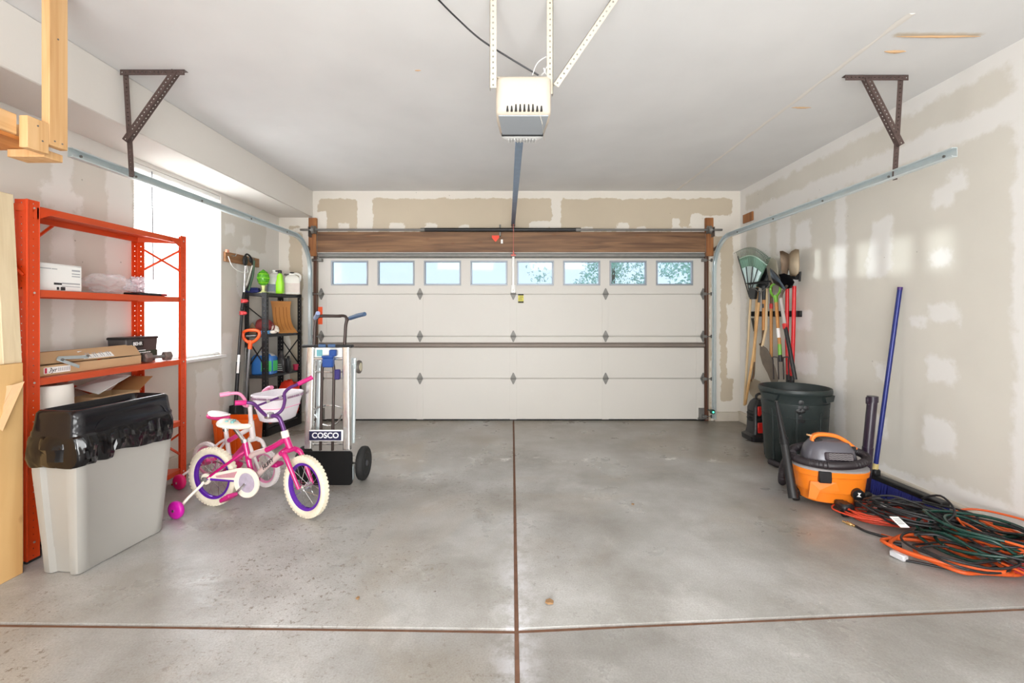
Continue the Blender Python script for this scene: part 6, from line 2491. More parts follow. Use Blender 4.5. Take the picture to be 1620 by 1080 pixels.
# black spade, head up
xr = 2.78
t = thing('black_spade', T(1207, 590, xr), 'black pointed spade with an amber handle, head up beside the rake', 'spade')
b = MB()
poly_blade(b, [(1194, 452), (1203, 435), (1210.5, 417), (1212, 424), (1215, 440), (1217, 455), (1212, 456), (1205, 456)], xr, 0.004, 0.012)
b.build('blade', m_black, t)
b = MB()
b.tube([T(1209, 452, xr), T(1208.5, 474, xr)], [0.026, 0.019], 10)
b.build('socket', m_black, t)
b = MB()
b.tube([T(1208.5, 472, xr), T(1208, 522, xr)], 0.018, 10)
b.build('handle', m_amber, t)
b = MB()
b.cyl(T(1209, 484, xr) - V((0.012, 0, 0.02)), T(1209, 484, xr) + V((-0.012, 0, 0.025)), 0.010, n=8)
b.build('stamp', m_ink, t)
b = MB()
b.tube([T(1208, 522, xr), T(1207.5, 536, xr), T(1206, 543, xr - 0.015), T(1203, 545, xr - 0.02)], 0.016, 10)
b.build('grip_tube', m_rstl, t)

# shovel hanging head down behind it
xr = 2.80
t = thing('grey_shovel', T(1217, 600, xr), 'round point shovel with a dull purplish blade, hung head down', 'shovel')
b = MB()
poly_blade(b, [(1202, 546), (1206, 546), (1213, 551), (1219, 562), (1226, 582), (1231, 600), (1228, 612), (1222, 610), (1214, 590), (1206, 575), (1202, 560)], xr - 0.05, 0.004, 0.03)
b.build('blade', m_steel, t)
b = MB()
b.tube([T(1206, 548, xr - 0.045), T(1212, 520, xr - 0.01), T(1214, 440, xr)], 0.013, 8)
b.build('handle', m_ash2, t)

# pale shovel, head up
xr = 2.80
t = thing('pale_shovel', T(1221, 600, xr), 'shovel with a pale worn blade standing behind the glossy black shovel', 'shovel')
b = MB()
poly_blade(b, [(1212, 412), (1217, 408), (1224, 408), (1228, 412), (1231, 428), (1230, 440), (1222, 448), (1217, 446), (1214, 430)], xr, 0.004, 0.02)
b.build('blade', mat('pale_steel', (186, 178, 160), 0.4, 0.3, var=0.2, scale=18), t)
b = MB()
b.tube([T(1220, 446, xr), T(1220, 480, xr)], 0.014, 8)
b.build('socket', m_rstl, t)
b = MB()
b.tube([T(1220, 488, xr), T(1220, 560, xr), T(1221, 598, xr)], 0.0155, 10)
b.build('handle', m_amber, t)
b = MB()
b.tube([T(1220, 480, xr), T(1220, 488, xr)], 0.0175, 10)
b.build('collar', mat('collar_red', (200, 40, 36), 0.4), t)

# glossy black shovel with grey handle
xr = 2.71
t = thing('glossy_shovel', T(1258, 596, xr), 'glossy black shovel with grey shaft and red collar, before the red handles', 'shovel')
b = MB()
poly_blade(b, [(1218, 424), (1222, 427), (1229, 434), (1236, 445), (1243, 456), (1240, 458), (1232, 453), (1224, 448), (1219, 438)], xr - 0.02, 0.004, 0.03)
b.build('blade', m_blk, t)
b = MB()
poly_blade(b, [(1232, 434), (1240, 432), (1250, 436), (1256, 446), (1252, 455), (1244, 457), (1238, 450)], xr + 0.01, 0.006, 0.035)
b.build('blade_back', m_blk, t)
b = MB()
b.tube(catmull([T(1245, 452, xr), T(1239, 460, xr), T(1235.5, 470, xr), T(1236, 480, xr)], 5), 0.013, 8)
b.build('socket', m_steel, t)
b = MB()
b.tube([T(1235, 472, xr), T(1241.5, 514, xr)], 0.0175, 10)
b.build('grey_shaft', mat('shaft_grey', (176, 170, 164), 0.5, var=0.1), t)
b = MB()
b.tube([T(1241, 512, xr), T(1242.5, 520, xr)], 0.022, 10)
b.build('collar', mat('collar_red', (200, 40, 36), 0.4), t)
b = MB()
b.tube([T(1242.5, 518, xr), T(1250, 556, xr), T(1258, 600, xr + 0.01)], 0.019, 10)
b.build('lower_shaft', m_black, t)

# digging fork with green D grip, head down
xr = 2.73
t = thing('digging_fork', T(1232, 598, xr), 'digging fork with a green D grip, hung head down by the grip', 'garden fork')
m_dg = mat('grip_green', (118, 182, 58), 0.35, var=0.06)
b = MB()
b.tube(catmull([T(1226, 470, xr), T(1220, 463, xr), T(1219, 455, xr), T(1223, 450, xr), T(1230, 449, xr), T(1234, 454, xr), T(1233, 462, xr)], 5, closed=True), 0.0115, 8, closed=True)
b.tube([T(1227, 467, xr), T(1228, 478, xr)], [0.024, 0.018], 10)
b.build('grip', m_dg, t)
b = MB()
b.tube([T(1227.8, 475, xr), T(1231, 520, xr), T(1233.5, 546, xr)], 0.0165, 10)
b.build('handle', m_amber, t)
b = MB()
b.tube([T(1231, 519, xr), T(1232.3, 534, xr)], 0.0175, 10)
b.build('sticker', m_label, t)
b = MB()
b.tube([T(1233.3, 544, xr), T(1234, 562, xr)], 0.0185, 10)
b.build('green_collar', m_dg, t)
b = MB()
b.tube([T(1234, 561, xr), T(1235, 572, xr)], [0.018, 0.022], 10)
b.build('socket', m_black, t)
for k, px in enumerate((1223, 1231, 1239, 1247)):
    b = MB()
    b.tube(catmull([T(1235, 566, xr), T(px, 564.5 + (1 if k in (1, 2) else 0), xr), T(px, 572, xr - 0.005), T(px + 1, 600, xr - 0.03)], 5), 0.0065, 6)
    b.build('tine', mat('tine_steel', (66, 62, 64), 0.35, 0.6), t)

# post hole digger
xr = 2.80
t = thing('post_hole_digger', T(1255, 598, xr), 'post hole digger with brown steel blades and two red handles', 'digger')
m_red = mat('handle_red_paint', (204, 24, 30), 0.35, var=0.05)
b = MB()
poly_blade(b, [(1233.5, 397), (1238, 396.5), (1243, 399), (1248, 402), (1247.5, 425), (1245, 436), (1237, 436), (1235.5, 420)], xr + 0.02, 0.004, 0.03)
b.build('blade', m_rstl, t)
b = MB()
poly_blade(b, [(1248, 402), (1252, 397), (1258, 394), (1263.5, 394.5), (1264.5, 420), (1263, 432), (1258, 437), (1250, 436), (1247.5, 425)], xr - 0.03, 0.004, -0.03)
b.build('blade', mat('tan_steel', (128, 108, 84), 0.45, 0.4, var=0.25, scale=18), t)
b = MB()
b.beam(T(1240, 437, xr), T(1262, 439, xr), 0.04, 0.04, bev=0.004)
b.tube([T(1262, 436, xr), T(1266, 430, xr), T(1265, 445, xr)], 0.010, 8)
b.build('hinge_block', m_black, t)
for pts in ([T(1245.5, 455, xr - 0.01), T(1245, 540, xr - 0.01), T(1247, 594, xr - 0.01)], [T(1256.5, 452, xr - 0.01), T(1255.5, 510, xr - 0.01), T(1253, 596, xr - 0.01)]):
    b = MB()
    b.tube(pts, 0.0185, 10)
    b.build('handle', m_red, t)
for p in (T(1247, 592, xr - 0.01), T(1253, 594, xr - 0.01)):
    b = MB()
    b.cyl(p, p - V((0, 0, 0.09)), 0.021, n=10)
    b.build('end_grip', m_black, t)
# small square shovel low at the left, head down
xr = 2.78
t = thing('square_shovel', T(1196, 635, xr), 'square mouthed shovel with a dark socket, head down behind the wooden handles', 'shovel')
b = MB()
poly_blade(b, [(1186, 601), (1194, 599), (1202, 603), (1208, 625), (1205, 634), (1196, 633), (1186, 622), (1184, 610)], xr - 0.02, 0.004, 0.025)
b.build('blade', mat('grey_tan_steel', (150, 138, 120), 0.45, 0.3, var=0.25, scale=18), t)
b = MB()
b.tube(catmull([T(1189, 603, xr - 0.02), T(1192, 592, xr), T(1193, 570, xr)], 4), 0.013, 8)
b.build('socket', m_rstl, t)
b = MB()
b.tube([T(1193, 572, xr), T(1196, 500, xr + 0.02), T(1199, 440, xr + 0.04)], 0.0145, 10)
b.build('handle', m_ash, t)
t = thing('garden_shears', T(1193, 520, 2.82), 'dark garden shears hanging under the rail behind the bow rake', 'shears')
b = MB()
poly_blade(b, [(1188, 503), (1192, 503), (1194, 522), (1192, 524)], 2.81, 0.006)
b.tube([T(1194, 503, 2.80), T(1198, 510, 2.80), T(1193, 522, 2.80)], 0.008, 6)
b.build('shears', m_black, t)

# ------------------------------------------------------------------ round trash can
m_can = mat('dark_green_can', (38, 47, 47), 0.45, var=0.15, scale=5, bump=0.1, bscale=120)
CX, CY = 2.575, 4.15
t = thing('round_trash_can', (CX, CY, 0), 'large dark green round trash can standing below the garden tools', 'trash can')
b = MB()
prof = [(0.0, 0.004), (0.225, 0.004), (0.235, 0.015), (0.262, 0.50), (0.268, 0.52), (0.270, 0.56), (0.264, 0.565), (0.276, 0.615), (0.286, 0.64), (0.290, 0.645), (0.291, 0.665), (0.288, 0.682), (0.278, 0.684), (0.270, 0.675), (0.262, 0.60), (0.222, 0.03), (0.0, 0.03)]
b.lathe(prof[1:-1], Matrix.Translation((CX, CY, 0)), n=64)
b.build('body', m_can, t, smooth=40)
for ang, nm in ((-PI / 2 - 1.25, 'handle'), (-PI / 2 + 0.55, 'handle')):
    b = MB()
    d = V((math.cos(ang), math.sin(ang), 0))
    s_ = V((-d.y, d.x, 0))
    c = V((CX, CY, 0)) + d * 0.285
    q = [c + s_ * 0.085 + V((0, 0, 0.635)), c - s_ * 0.085 + V((0, 0, 0.635)), c - s_ * 0.06 + V((0, 0, 0.585)), c + s_ * 0.06 + V((0, 0, 0.585))]
    b.loft([[p - d * 0.03 for p in q], [p + d * 0.008 for p in q]])
    b.build(nm, m_can, t, smooth=20)
for k in range(8):
    b = MB()
    ang = 2 * PI * k / 8 + 0.3
    d = V((math.cos(ang), math.sin(ang), 0))
    b.beam(V((CX, CY, 0.03)) + d * 0.2365, V((CX, CY, 0.50)) + d * 0.2625, 0.02, 0.008, up=d, bev=0.002)
    b.build('rib', m_can, t)
for z, r_ in ((0.44, 0.2605),):
    b = MB()
    b.torus((CX, CY, z), r_, 0.004, n=64, m=6)
    b.build('hoop', m_can, t)
# black spray scrawl on the side facing the camera
b = MB()
sp_ = []
for px, py in ((1267, 636), (1266, 645), (1263, 650), (1270, 650), (1275, 645), (1264, 652), (1266, 660), (1262, 667), (1270, 666)):
    k = V(((px - 810) / FPX, 1, 0))
    # nearest hit of the view line with the can's wall
    A_ = k.x ** 2 + 1
    rr_ = 0.262
    B_ = -2 * (k.x * CX + CY)
    C_ = CX ** 2 + CY ** 2 - rr_ ** 2
    D_ = max(0, B_ * B_ - 4 * A_ * C_)
    Yh = (-B_ - math.sqrt(D_)) / (2 * A_)
    sp_.append(Wp(px, py, Yh))
for i in range(len(sp_)):
    d = (sp_[i] - V((CX, CY, sp_[i].z))).normalized()
    b.ball(sp_[i] + d * 0.0, 0.02, (1.0, 1.0, 1.0), 8)
for v in b.bm.verts:
    q = V((v.co.x - CX, v.co.y - CY, 0))
    rad = 0.2365 + (v.co.z - 0.015) / 0.485 * 0.027 if v.co.z < 0.495 else (0.2705 if v.co.z < 0.565 else 0.277)
    q = q.normalized() * (rad + 0.0015 + 0.0015 * (q.length > rad))
    v.co = V((CX + q.x, CY + q.y, v.co.z))
b.build('paint_mark', m_black, t)
t = thing('blue_bag', (CX + 0.02, CY, 0.03), 'blue crumpled bag inside the round trash can', 'bag')
crumple((CX + 0.02, CY + 0.03, 0.33), 0.20, (0.95, 0.95, 1.42), 6, amp=0.14, f=2.4, flat=-0.295).build('bag', mat('bag_blue', (70, 92, 140), 0.4, var=0.2), t, smooth=30)
t = thing('white_scrap', (CX - 0.12, CY - 0.1, 0.55), 'scrap of white paper lying in the round trash can', 'paper')
crumple((CX - 0.10, CY + 0.10, 0.58), 0.045, (1.2, 1.0, 0.5), 9, amp=0.3).build('scrap', m_label, t, smooth=0)

# red and black upright machine beside it
t = thing('pressure_washer', (2.60, 4.82, 0), 'black and red upright pressure washer with a coiled black cord behind the trash can', 'pressure washer')
PX, PY = 2.64, 4.88
b = MB()
R = []
for z, a_, b_ in ((0.0, 0.125, 0.12), (0.05, 0.13, 0.125), (0.07, 0.10, 0.10), (0.12, 0.09, 0.09), (0.34, 0.085, 0.085), (0.40, 0.065, 0.07), (0.43, 0.04, 0.05)):
    R.append([V((PX + x, PY + y, z + 0.004)) for x, y in rrect(a_, b_, 0.03, 4)])
b.loft(R)
b.build('body', m_blackp, t, smooth=40)
m_pred = mat('panel_red', (222, 42, 34), 0.35, var=0.04)
for z0, z1 in ((0.09, 0.20), (0.27, 0.37)):
    b = MB()
    b.box((PX - 0.005, PY - 0.092, (z0 + z1) / 2), (0.10, 0.02, z1 - z0), bev=0.006)
    b.build('red_panel', m_pred, t)
for k in range(6):
    b = MB()
    b.torus((PX, PY, 0.21 + 0.019 * k), 0.098 + 0.005 * math.sin(k * 2.2), 0.007, axis=(0.08 * math.sin(k * 3), 0.08 * math.cos(k * 2), 1), n=28, m=6, sx=1.05)
    b.build('cord_turn', m_black, t)
b = MB()
b.tube(catmull([(PX - 0.02, PY, 0.42), (PX - 0.02, PY, 0.47), (PX + 0.02, PY, 0.49), (PX + 0.05, PY, 0.47), (PX + 0.05, PY, 0.40)], 5), 0.013, 8)
b.build('handle', m_black, t)
# safety sensor with green light at the track foot
t = thing('safety_sensor', (2.56, 5.62, 0.1), 'small door safety sensor with a green light at the foot of the right track', 'sensor')
b = MB()
p = Wp(1127, 651, 5.58)
b.box(p + V((0.0, 0, 0)), (0.05, 0.05, 0.05), bev=0.008)
b.beam(p + V((0.0, 0.03, 0)), p + V((-0.0, 0.15, 0)), 0.03, 0.004)
b.build('housing', mat('sensor_dark', (40, 60, 54), 0.4), t)
b = MB()
b.ball(p + V((0.0, -0.027, 0.0)), 0.012, n=10)
b.build('green_light', mat('led_green', (90, 240, 190), 0.3, emit=(80, 255, 190), estr=1.5), t)
# wood block on the right wall
b = MB()
p = Xp(1183.5, 344, XR - 0.01)
b.box((XR - 0.01, p.y, p.z), (0.02, 0.22, 0.105), bev=0.002)
b.build('wood_block', m_jamb, label='small brown wood block fixed high on the right wall in the corner', cat='wood block')

# ------------------------------------------------------------------ shop vacuum
m_vor = mat('vac_orange', (232, 124, 30), 0.35, var=0.05)
m_vgr = mat('vac_grey', (94, 92, 100), 0.28, 0.1, var=0.05)
m_vgrl = mat('vac_lid', (150, 146, 146), 0.4, var=0.06)
VX, VY = 2.235, 3.22
VM = Matrix.Translation((VX, VY, 0)) @ Matrix.Rotation(math.radians(-12), 4, 'Z') @ Matrix.Scale(1.04, 4)
t = thing('shop_vacuum', (VX, VY, 0), 'orange and grey wet dry shop vacuum with a coiled black hose beside the trash can', 'vacuum')


def ov(a_, b_, z, n=48, e=2.5):
    out = []
    for k in range(n):
        f = 2 * PI * k / n
        c, s_ = math.cos(f), math.sin(f)
        out.append(V((a_ * math.copysign(abs(c) ** (2 / e), c), b_ * math.copysign(abs(s_) ** (2 / e), s_), z)))
    return out


b = MB(VM)
b.loft([ov(0.155, 0.115, 0.045), ov(0.175, 0.13, 0.055), ov(0.185, 0.14, 0.12), ov(0.20, 0.152, 0.125), ov(0.212, 0.160, 0.225), ov(0.224, 0.170, 0.230), ov(0.228, 0.174, 0.262), ov(0.222, 0.168, 0.268)])
b.build('drum', m_vor, t, smooth=35)
b = MB(VM)
o = [(-0.16, 0.19), (-0.02, 0.20), (-0.0, 0.145), (-0.11, 0.14), (-0.13, 0.075), (-0.17, 0.08)]
q = [V((x, 0, z)) for x, z in o]
rr_ = []
for yy in (-0.150, -0.163):
    rr_.append([V((p.x, yy + 0.32 * p.x ** 2 * 3.2, p.z)) for p in q])
b.loft(rr_)
b.build('drum_relief', m_vor, t, smooth=0)
b = MB(VM)
b.loft([ov(0.226, 0.172, 0.266), ov(0.226, 0.172, 0.276), ov(0.20, 0.148, 0.292), ov(0.175, 0.13, 0.296)])
b.build('lid', m_vgrl, t)
b = MB(VM)
b.loft([ov(0.165, 0.125, 0.29), ov(0.160, 0.12, 0.33), ov(0.142, 0.105, 0.39), ov(0.115, 0.085, 0.428), ov(0.07, 0.055, 0.442)])
b.build('motor_dome', m_vgr, t, smooth=50)
b = MB(VM)
b.box((0.02, -0.108, 0.352), (0.17, 0.03, 0.055), R=Matrix.Rotation(-0.32, 3, 'X'), bev=0.008)
b.build('vent_recess', mat('vent_dark', (62, 52, 58), 0.5), t)
for k in range(4):
    b = MB(VM)
    pts = [V((-0.045 + 0.0115 * i, -0.1245 + 0.31 * s_, 0.357 + 0.95 * s_)) for i in range(13) for s_ in (-0.018 + 0.011 * k + (0.004 if i % 2 else 0),)]
    b.tube(pts, 0.0022, 5)
    b.build('vent_grille', m_vgrl, t)
b = MB(VM)
pts = catmull([V((-0.105, -0.02, 0.430)), V((-0.095, -0.02, 0.462)), V((-0.05, -0.02, 0.476)), V((0.03, -0.02, 0.470)), V((0.085, -0.02, 0.445)), V((0.135, -0.02, 0.405)), V((0.155, -0.02, 0.39))], 6)
R = []
for i, p in enumerate(pts):
    tn = (pts[min(i + 1, len(pts) - 1)] - pts[max(i - 1, 0)]).normalized()
    nn = V((-tn.z, 0, tn.x))
    R.append([p + V((0, y, 0)) + nn * z for y, z in rrect(0.019, 0.012, 0.008, 3)])
b.loft(R)
b.build('carry_handle', mat('handle_orange', (246, 128, 40), 0.35, var=0.04), t)
b = MB(VM)
b.box((-0.075, -0.02, 0.437), (0.05, 0.06, 0.02), bev=0.004)
b.build('handle_mount', m_blackp, t)
b = MB(VM)
b.box((0.12, -0.02, 0.395), (0.06, 0.06, 0.03), bev=0.006)
b.build('handle_mount', m_blackp, t)
b = MB(VM)
b.cyl((-0.135, -0.03, 0.47), (-0.09, -0.02, 0.458), 0.006, n=6)
b.cyl((-0.135, -0.012, 0.468), (-0.09, -0.015, 0.458), 0.006, n=6)
b.build('plug', mat('plug_tan', (220, 170, 120), 0.4), t)
# corrugated hose wound round the dome
m_hose = mat('hose_black', (44, 38, 42), 0.42, var=0.08)


def hose(pts, r_, nm, par, per=0.008, M=None):
    L = 0
    P_ = [V(p) for p in pts]
    out, rad = [], []
    for i in range(len(P_) - 1):
        d = (P_[i + 1] - P_[i]).length
        k = max(1, int(d / (per / 2)))
        for j in range(k):
            out.append(P_[i].lerp(P_[i + 1], j / k))
    for i in range(len(out)):
        rad.append(r_ * (1.0 if i % 2 else 0.90))
    b = MB(M)
    b.tube(out, rad, 10)
    return b.build(nm, m_hose, par, smooth=60)


pts = []
for k in range(64):
    f = k / 63
    a = math.radians(165) + f * math.radians(375)
    pts.append(V((0.218 * math.cos(a), 0.165 * math.sin(a), 0.322 + 0.018 * f + 0.02 * math.sin(a + 0.6))))
hose(pts, 0.027, 'hose', t, M=VM)
pts = catmull([VM @ V((-0.21, 0.05, 0.32)), VM @ V((-0.235, 0.12, 0.2)), VM @ V((-0.215, 0.2, 0.06)), Fl(1246, 741, 0.03), Fl(1231, 735, 0.03), Fl(1217, 729, 0.03)], 8)
hose(pts, 0.026, 'hose_tail', t)
for (x, y, sy) in ((-0.085, -0.165, -1), (-0.10, 0.165, 1)):
    b = MB(VM)
    b.box((x, y + 0.004 * -sy, 0.232), (0.075, 0.03, 0.075), bev=0.006)
    b.build('latch', m_black, t)
b = MB(VM)
b.cyl((0.105, -0.128, 0.135), (0.105, -0.172, 0.132), 0.036, n=24)
b.box((0.105, -0.158, 0.10), (0.045, 0.024, 0.09), bev=0.006)
b.build('drain_cap', m_black, t)
b = MB(VM)
b.prism([(-0.012, -0.012), (0.014, -0.014), (0.004, 0.0), (0.014, 0.012), (-0.006, 0.014), (0.0, 0.0)], 0.002, Matrix(((1, 0, 0, 0.103), (0, 0, -1, -0.172), (0, 1, 0, 0.136), (0, 0, 0, 1))))
b.build('cap_print', m_label, t)
for px, py, ang in ((1259, 791, 0.2), (1337, 817, 0.0), (1365, 797, 0.3), (1320, 772, 0.3)):
    f = Fl(px, py)
    c = V((VX, VY, 0))
    d = (c - f)
    d.z = 0
    b = MB()
    b.beam(f + V((0, 0, 0.065)), f + d * 0.45 + V((0, 0, 0.065)), 0.06, 0.045, bev=0.008)
    b.box(f + V((0, 0, 0.068)), (0.085, 0.085, 0.05), R=ang, bev=0.014)
    fo = b.build('castor_foot', m_blackp, t)
    b = MB()
    b.cyl(f + V((-0.016, 0, 0.024)), f + V((0.016, 0, 0.024)), 0.024, n=16)
    b.build('castor', m_black, fo)
# tubes standing in the feet
b = MB()
a, c, d_ = Fl(1255, 788, 0.07), Wp(1241, 700, 3.29), Wp(1228, 634, 3.27)
b.tube([a, c], [0.031, 0.026], 14)
b.tube([c, c.lerp(d_, 0.12)], [0.033, 0.030], 14)
b.tube([c.lerp(d_, 0.1), c.lerp(d_, 0.22), d_], [0.026, 0.021, 0.011], 12)
b.build('crevice_tool', m_black, t)
b = MB()
a, c, d_ = Wp(1366, 792, 3.26), Wp(1373, 707, 3.26), Wp(1380.5, 629, 3.26)
b.tube([a, c], 0.034, 14)
b.tube([c, d_], [0.031, 0.031], 14)
b.tube([d_ - V((0, 0, 0.03)), d_ + V((0, 0, 0.012))], 0.034, 14, cap=True)
b.box(d_ + V((-0.035, 0, -0.02)), (0.02, 0.02, 0.05), bev=0.003)
b.build('extension_wand', mat('wand_purple_black', (40, 28, 44), 0.3, var=0.1), t)

# ------------------------------------------------------------------ push broom
t = thing('push_broom', (2.78, 3.2, 0), 'push broom with a blue pole and blue bristles leaning on the right wall', 'broom')
m_bpole = mat('broom_blue', (28, 40, 112), 0.3, 0.2, var=0.12)
top = V((XR - 0.03, 3.345, 1.52))
bot = V((2.72, 3.405, 0.205))
b = MB()
b.tube([top, bot], 0.0155, 12)
b.build('pole', m_bpole, t)
b = MB()
b.tube([top, top + (top - bot).normalized() * 0.02], 0.0165, 12)
b.build('end_cap', mat('cap_purple', (70, 40, 110), 0.4), t)
b = MB()
b.tube([bot + (top - bot).normalized() * 0.02, bot - (top - bot).normalized() * 0.03], 0.019, 12)
b.build('ferrule', mat('ferrule_tan', (200, 180, 120), 0.5), t)
ha, hc = V((2.715, 3.52, 0.125)), V((2.765, 2.90, 0.125))
b = MB()
b.beam(ha, hc, 0.065, 0.034, bev=0.006)
b.box(bot + V((0, 0, -0.045)), (0.05, 0.05, 0.05), bev=0.008)
b.build('head_block', m_black, t)
b = MB()
rnd = random.Random(5)
m_bris = mat('bristle_blue', (26, 34, 116), 0.6, var=0.25, scale=40)
for i in range(56):
    for j in range(3):
        p = ha.lerp(hc, (i + 0.5) / 56) + V(((j - 1) * 0.02, 0, -0.012))
        e = V((p.x + (j - 1) * 0.012 + rnd.uniform(-0.006, 0.006), p.y + rnd.uniform(-0.008, 0.008), 0.004))
        b.cyl(p, e, 0.0062, 0.0075, n=5)
b.build('bristles', m_bris, t, kind='stuff')

# ------------------------------------------------------------------ cords and hoses on the floor
m_cor = mat('cord_orange', (218, 92, 36), 0.45, var=0.08)
m_cro = mat('cord_red_orange', (200, 66, 40), 0.45, var=0.08)
m_cbk = mat('cord_black', (30, 30, 32), 0.4, var=0.15)
m_cgr = mat('hose_dark_green', (22, 58, 50), 0.25, var=0.3, scale=8)


def coil(name, label, cat, c, rx, ry, turns, r_, m_, seed, z0=0.0, zh=0.06, jit=0.12, tail=(), head=(), rot=0.0, group=None):
    rnd = random.Random(seed)
    pts = [V(p) for p in head]
    n = int(turns * 9)
    sx_, sy_ = 1, 1
    for k in range(n + 1):
        a = 2 * PI * k / 9
        if k % 9 == 0:
            sx_, sy_ = 1 + rnd.uniform(-jit, jit) * 1.6, 1 + rnd.uniform(-jit, jit) * 1.6
            dx, dy = rnd.uniform(-jit, jit) * rx, rnd.uniform(-jit, jit) * ry
        x = rx * sx_ * math.cos(a) * (1 + rnd.uniform(-jit, jit) * 0.4) + dx
        y = ry * sy_ * math.sin(a) * (1 + rnd.uniform(-jit, jit) * 0.4) + dy
        z = z0 + r_ + zh * (k / max(n, 1)) * 0.7 + rnd.uniform(0, 1) * zh * 0.4
        ca, sa = math.cos(rot), math.sin(rot)
        pts.append(V((c[0] + x * ca - y * sa, c[1] + x * sa + y * ca, max(z, r_))))
    pts += [V(p) for p in tail]
    for p in pts:
        if p.x > XR - 0.045 and p.z < 0.13:
            p.x = XR - 0.045
        p.x = min(p.x, XR - 0.012)
    b = MB()
    b.tube(catmull(pts, 5), r_, 7)
    t = thing(name, (c[0], c[1], 0), label, cat, group)
    b.build('cord', m_, t, smooth=60)
    return t


coil('extension_cord', 'red orange extension cord coiled flat beside the vacuum castor', 'cord', (2.37, 2.96), 0.16, 0.12, 9, 0.0055, m_cro, 11, 0, 0.075, 0.22, rot=-0.5)
coil('extension_cord', 'thick orange extension cord looping under the black cords toward the floor joint', 'cord', (2.36, 2.47), 0.20, 0.13, 3, 0.010, m_cor, 21, 0, 0.05, 0.25, rot=-0.6,
     head=[Fl(1394, 846, 0.011), Fl(1420, 852, 0.011), Fl(1450, 848, 0.02)])
coil('extension_cord', 'bright orange cord heaped against the wall at the far right of the pile', 'cord', (2.66, 2.42), 0.15, 0.30, 9, 0.0062, m_cor, 31, 0, 0.20, 0.22)
coil('extension_cord', 'pinkish red cord at the right edge of the cord pile', 'cord', (2.66, 2.33), 0.11, 0.16, 6, 0.006, mat('cord_rose', (206, 70, 76), 0.45), 41, 0.0, 0.13, 0.2)
coil('black_cable', 'black cable wound in an oval coil on top of the middle of the cord pile', 'cable', (2.47, 2.79), 0.225, 0.14, 10, 0.0062, m_cbk, 51, 0.04, 0.13, 0.17, rot=-0.6,
     tail=[(2.58, 2.86, 0.17), (2.60, 2.76, 0.24), (2.55, 2.62, 0.20), (2.46, 2.62, 0.12)])
coil('black_cable', 'loose black cable looping across the front of the cord pile to a clear plug', 'cable', (2.33, 2.42), 0.20, 0.13, 3.5, 0.0062, m_cbk, 61, 0.03, 0.10, 0.28, rot=-0.3,
     head=[Fl(1432, 886, 0.008), Fl(1450, 889, 0.008), Fl(1490, 897, 0.008), Fl(1530, 905, 0.008), Fl(1555, 900, 0.03)])
coil('garden_hose', 'glossy dark green hose coiled at the right of the cord pile', 'hose', (2.53, 2.47), 0.15, 0.20, 7, 0.0085, m_cgr, 71, 0.03, 0.17, 0.18, rot=0.5)
coil('black_cable', 'thin black cable draped over the right side of the green hose', 'cable', (2.58, 2.42), 0.13, 0.26, 5, 0.0055, m_cbk, 81, 0.06, 0.16, 0.25, rot=0.3)
# air hose end with a brass fitting
t = thing('air_hose_end', Fl(1370, 845), 'black hose end with a brass fitting lying in front of the cords', 'hose')
b = MB()
b.tube(catmull([Fl(1354, 832, 0.008), Fl(1370, 840, 0.008), Fl(1394, 847, 0.010), Fl(1410, 850, 0.012)], 6), 0.0075, 8)
b.build('hose', m_cbk, t)
b = MB()
a, c = Fl(1333, 824, 0.008), Fl(1353, 832, 0.008)
b.tube([a, a.lerp(c, 0.3), a.lerp(c, 0.35), a.lerp(c, 0.7), a.lerp(c, 0.75), c], [0.006, 0.006, 0.0115, 0.0115, 0.008, 0.009], 10)
b.build('brass_fitting', mat('brass', (214, 178, 120), 0.25, 0.9), t)
t = thing('cord_plug', Fl(1418, 862), 'black plug end with a brass tip beside the orange cord', 'plug')
b = MB()
b.tube([Fl(1402, 858, 0.012), Fl(1426, 862, 0.014)], [0.011, 0.014], 10)
b.build('plug_body', m_cbk, t)
b = MB()
b.tube([Fl(1392, 856, 0.010), Fl(1402, 858, 0.012)], 0.005, 8)
b.build('plug_tip', mat('brass', (214, 178, 120), 0.25, 0.9), t)
t = thing('clear_plug', Fl(1422, 882), 'clear plastic cord connector lying in front of the cord pile', 'plug')
b = MB()
a, c = Fl(1410, 873, 0.017), Fl(1434, 884, 0.017)
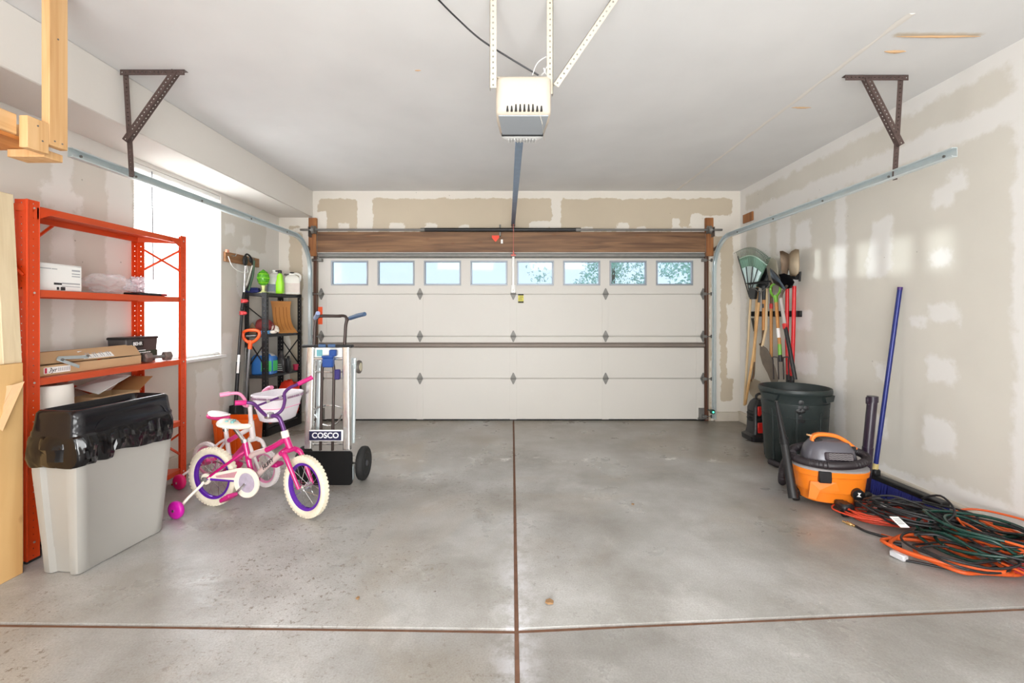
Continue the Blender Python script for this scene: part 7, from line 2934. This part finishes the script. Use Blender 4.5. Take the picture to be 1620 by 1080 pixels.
b.beam(a, c, 0.04, 0.032, bev=0.006)
b.build('connector', mat('clear_plastic', (226, 226, 230), 0.2, var=0.04, trans=0.25), t)
for (pa_, pb_, lab) in (((1392, 799), (1416, 809), 'upper white paper tag on the cords beside the vacuum'), ((1414, 817), (1432, 834), 'lower white paper tag with print on the cords beside the vacuum')):
    a, c = Fl(*pa_, 0.15), Fl(*pb_, 0.125)
    t = thing('paper_tag', a.lerp(c, 0.5), lab, 'tag')
    b = MB()
    b.beam(a, c, 0.05, 0.002)
    b.build('tag', m_label, t)
    b = MB()
    for k in range(4):
        b.beam(a.lerp(c, 0.2 + 0.15 * k) + V((0, 0, 0.0016)), a.lerp(c, 0.27 + 0.15 * k) + V((0, 0, 0.0016)), 0.034, 0.001)
    b.build('tag_print', m_grey, t)
t = thing('power_strip', (2.44, 2.92, 0), 'dark power strip half buried in the cord pile under the black coil', 'power strip')
b = MB()
a, c = Fl(1412, 798, 0.05), Fl(1470, 800, 0.07)
b.beam(a, c, 0.06, 0.035, bev=0.006)
b.build('housing', m_blackp, t)
b = MB()
p = a.lerp(c, 0.85)
b.box(p + V((0, 0, 0.02)), (0.03, 0.025, 0.012), bev=0.003)
b.build('red_switch', m_pred, t)
# dry leaves on the slab
for k, (px, py) in enumerate(((869, 953), (566, 947), (1001, 798))):
    p = Fl(px, py, 0.004)
    b = MB()
    rnd = random.Random(k)
    s0 = 0.02 if k == 0 else 0.010
    o = [(math.cos(a) * s0 * rnd.uniform(0.5, 1.1), math.sin(a) * s0 * rnd.uniform(0.5, 1.1)) for a in [2 * PI * i / 9 for i in range(9)]]
    b.loft([[p + V((x, y, 0.004 * rnd.random())) for x, y in o], [p + V((x, y, 0.006 + 0.006 * rnd.random())) for x, y in o]])
    b.build('dry_leaf', mat('leaf_brown', (150, 116, 80), 0.8, var=0.2), label=('largest curled brown leaf on the right floor slab near the joint', 'small brown leaf fragment on the left floor slab near the camera', 'tiny brown leaf fragment in the middle of the right floor slab')[k], cat='leaf')
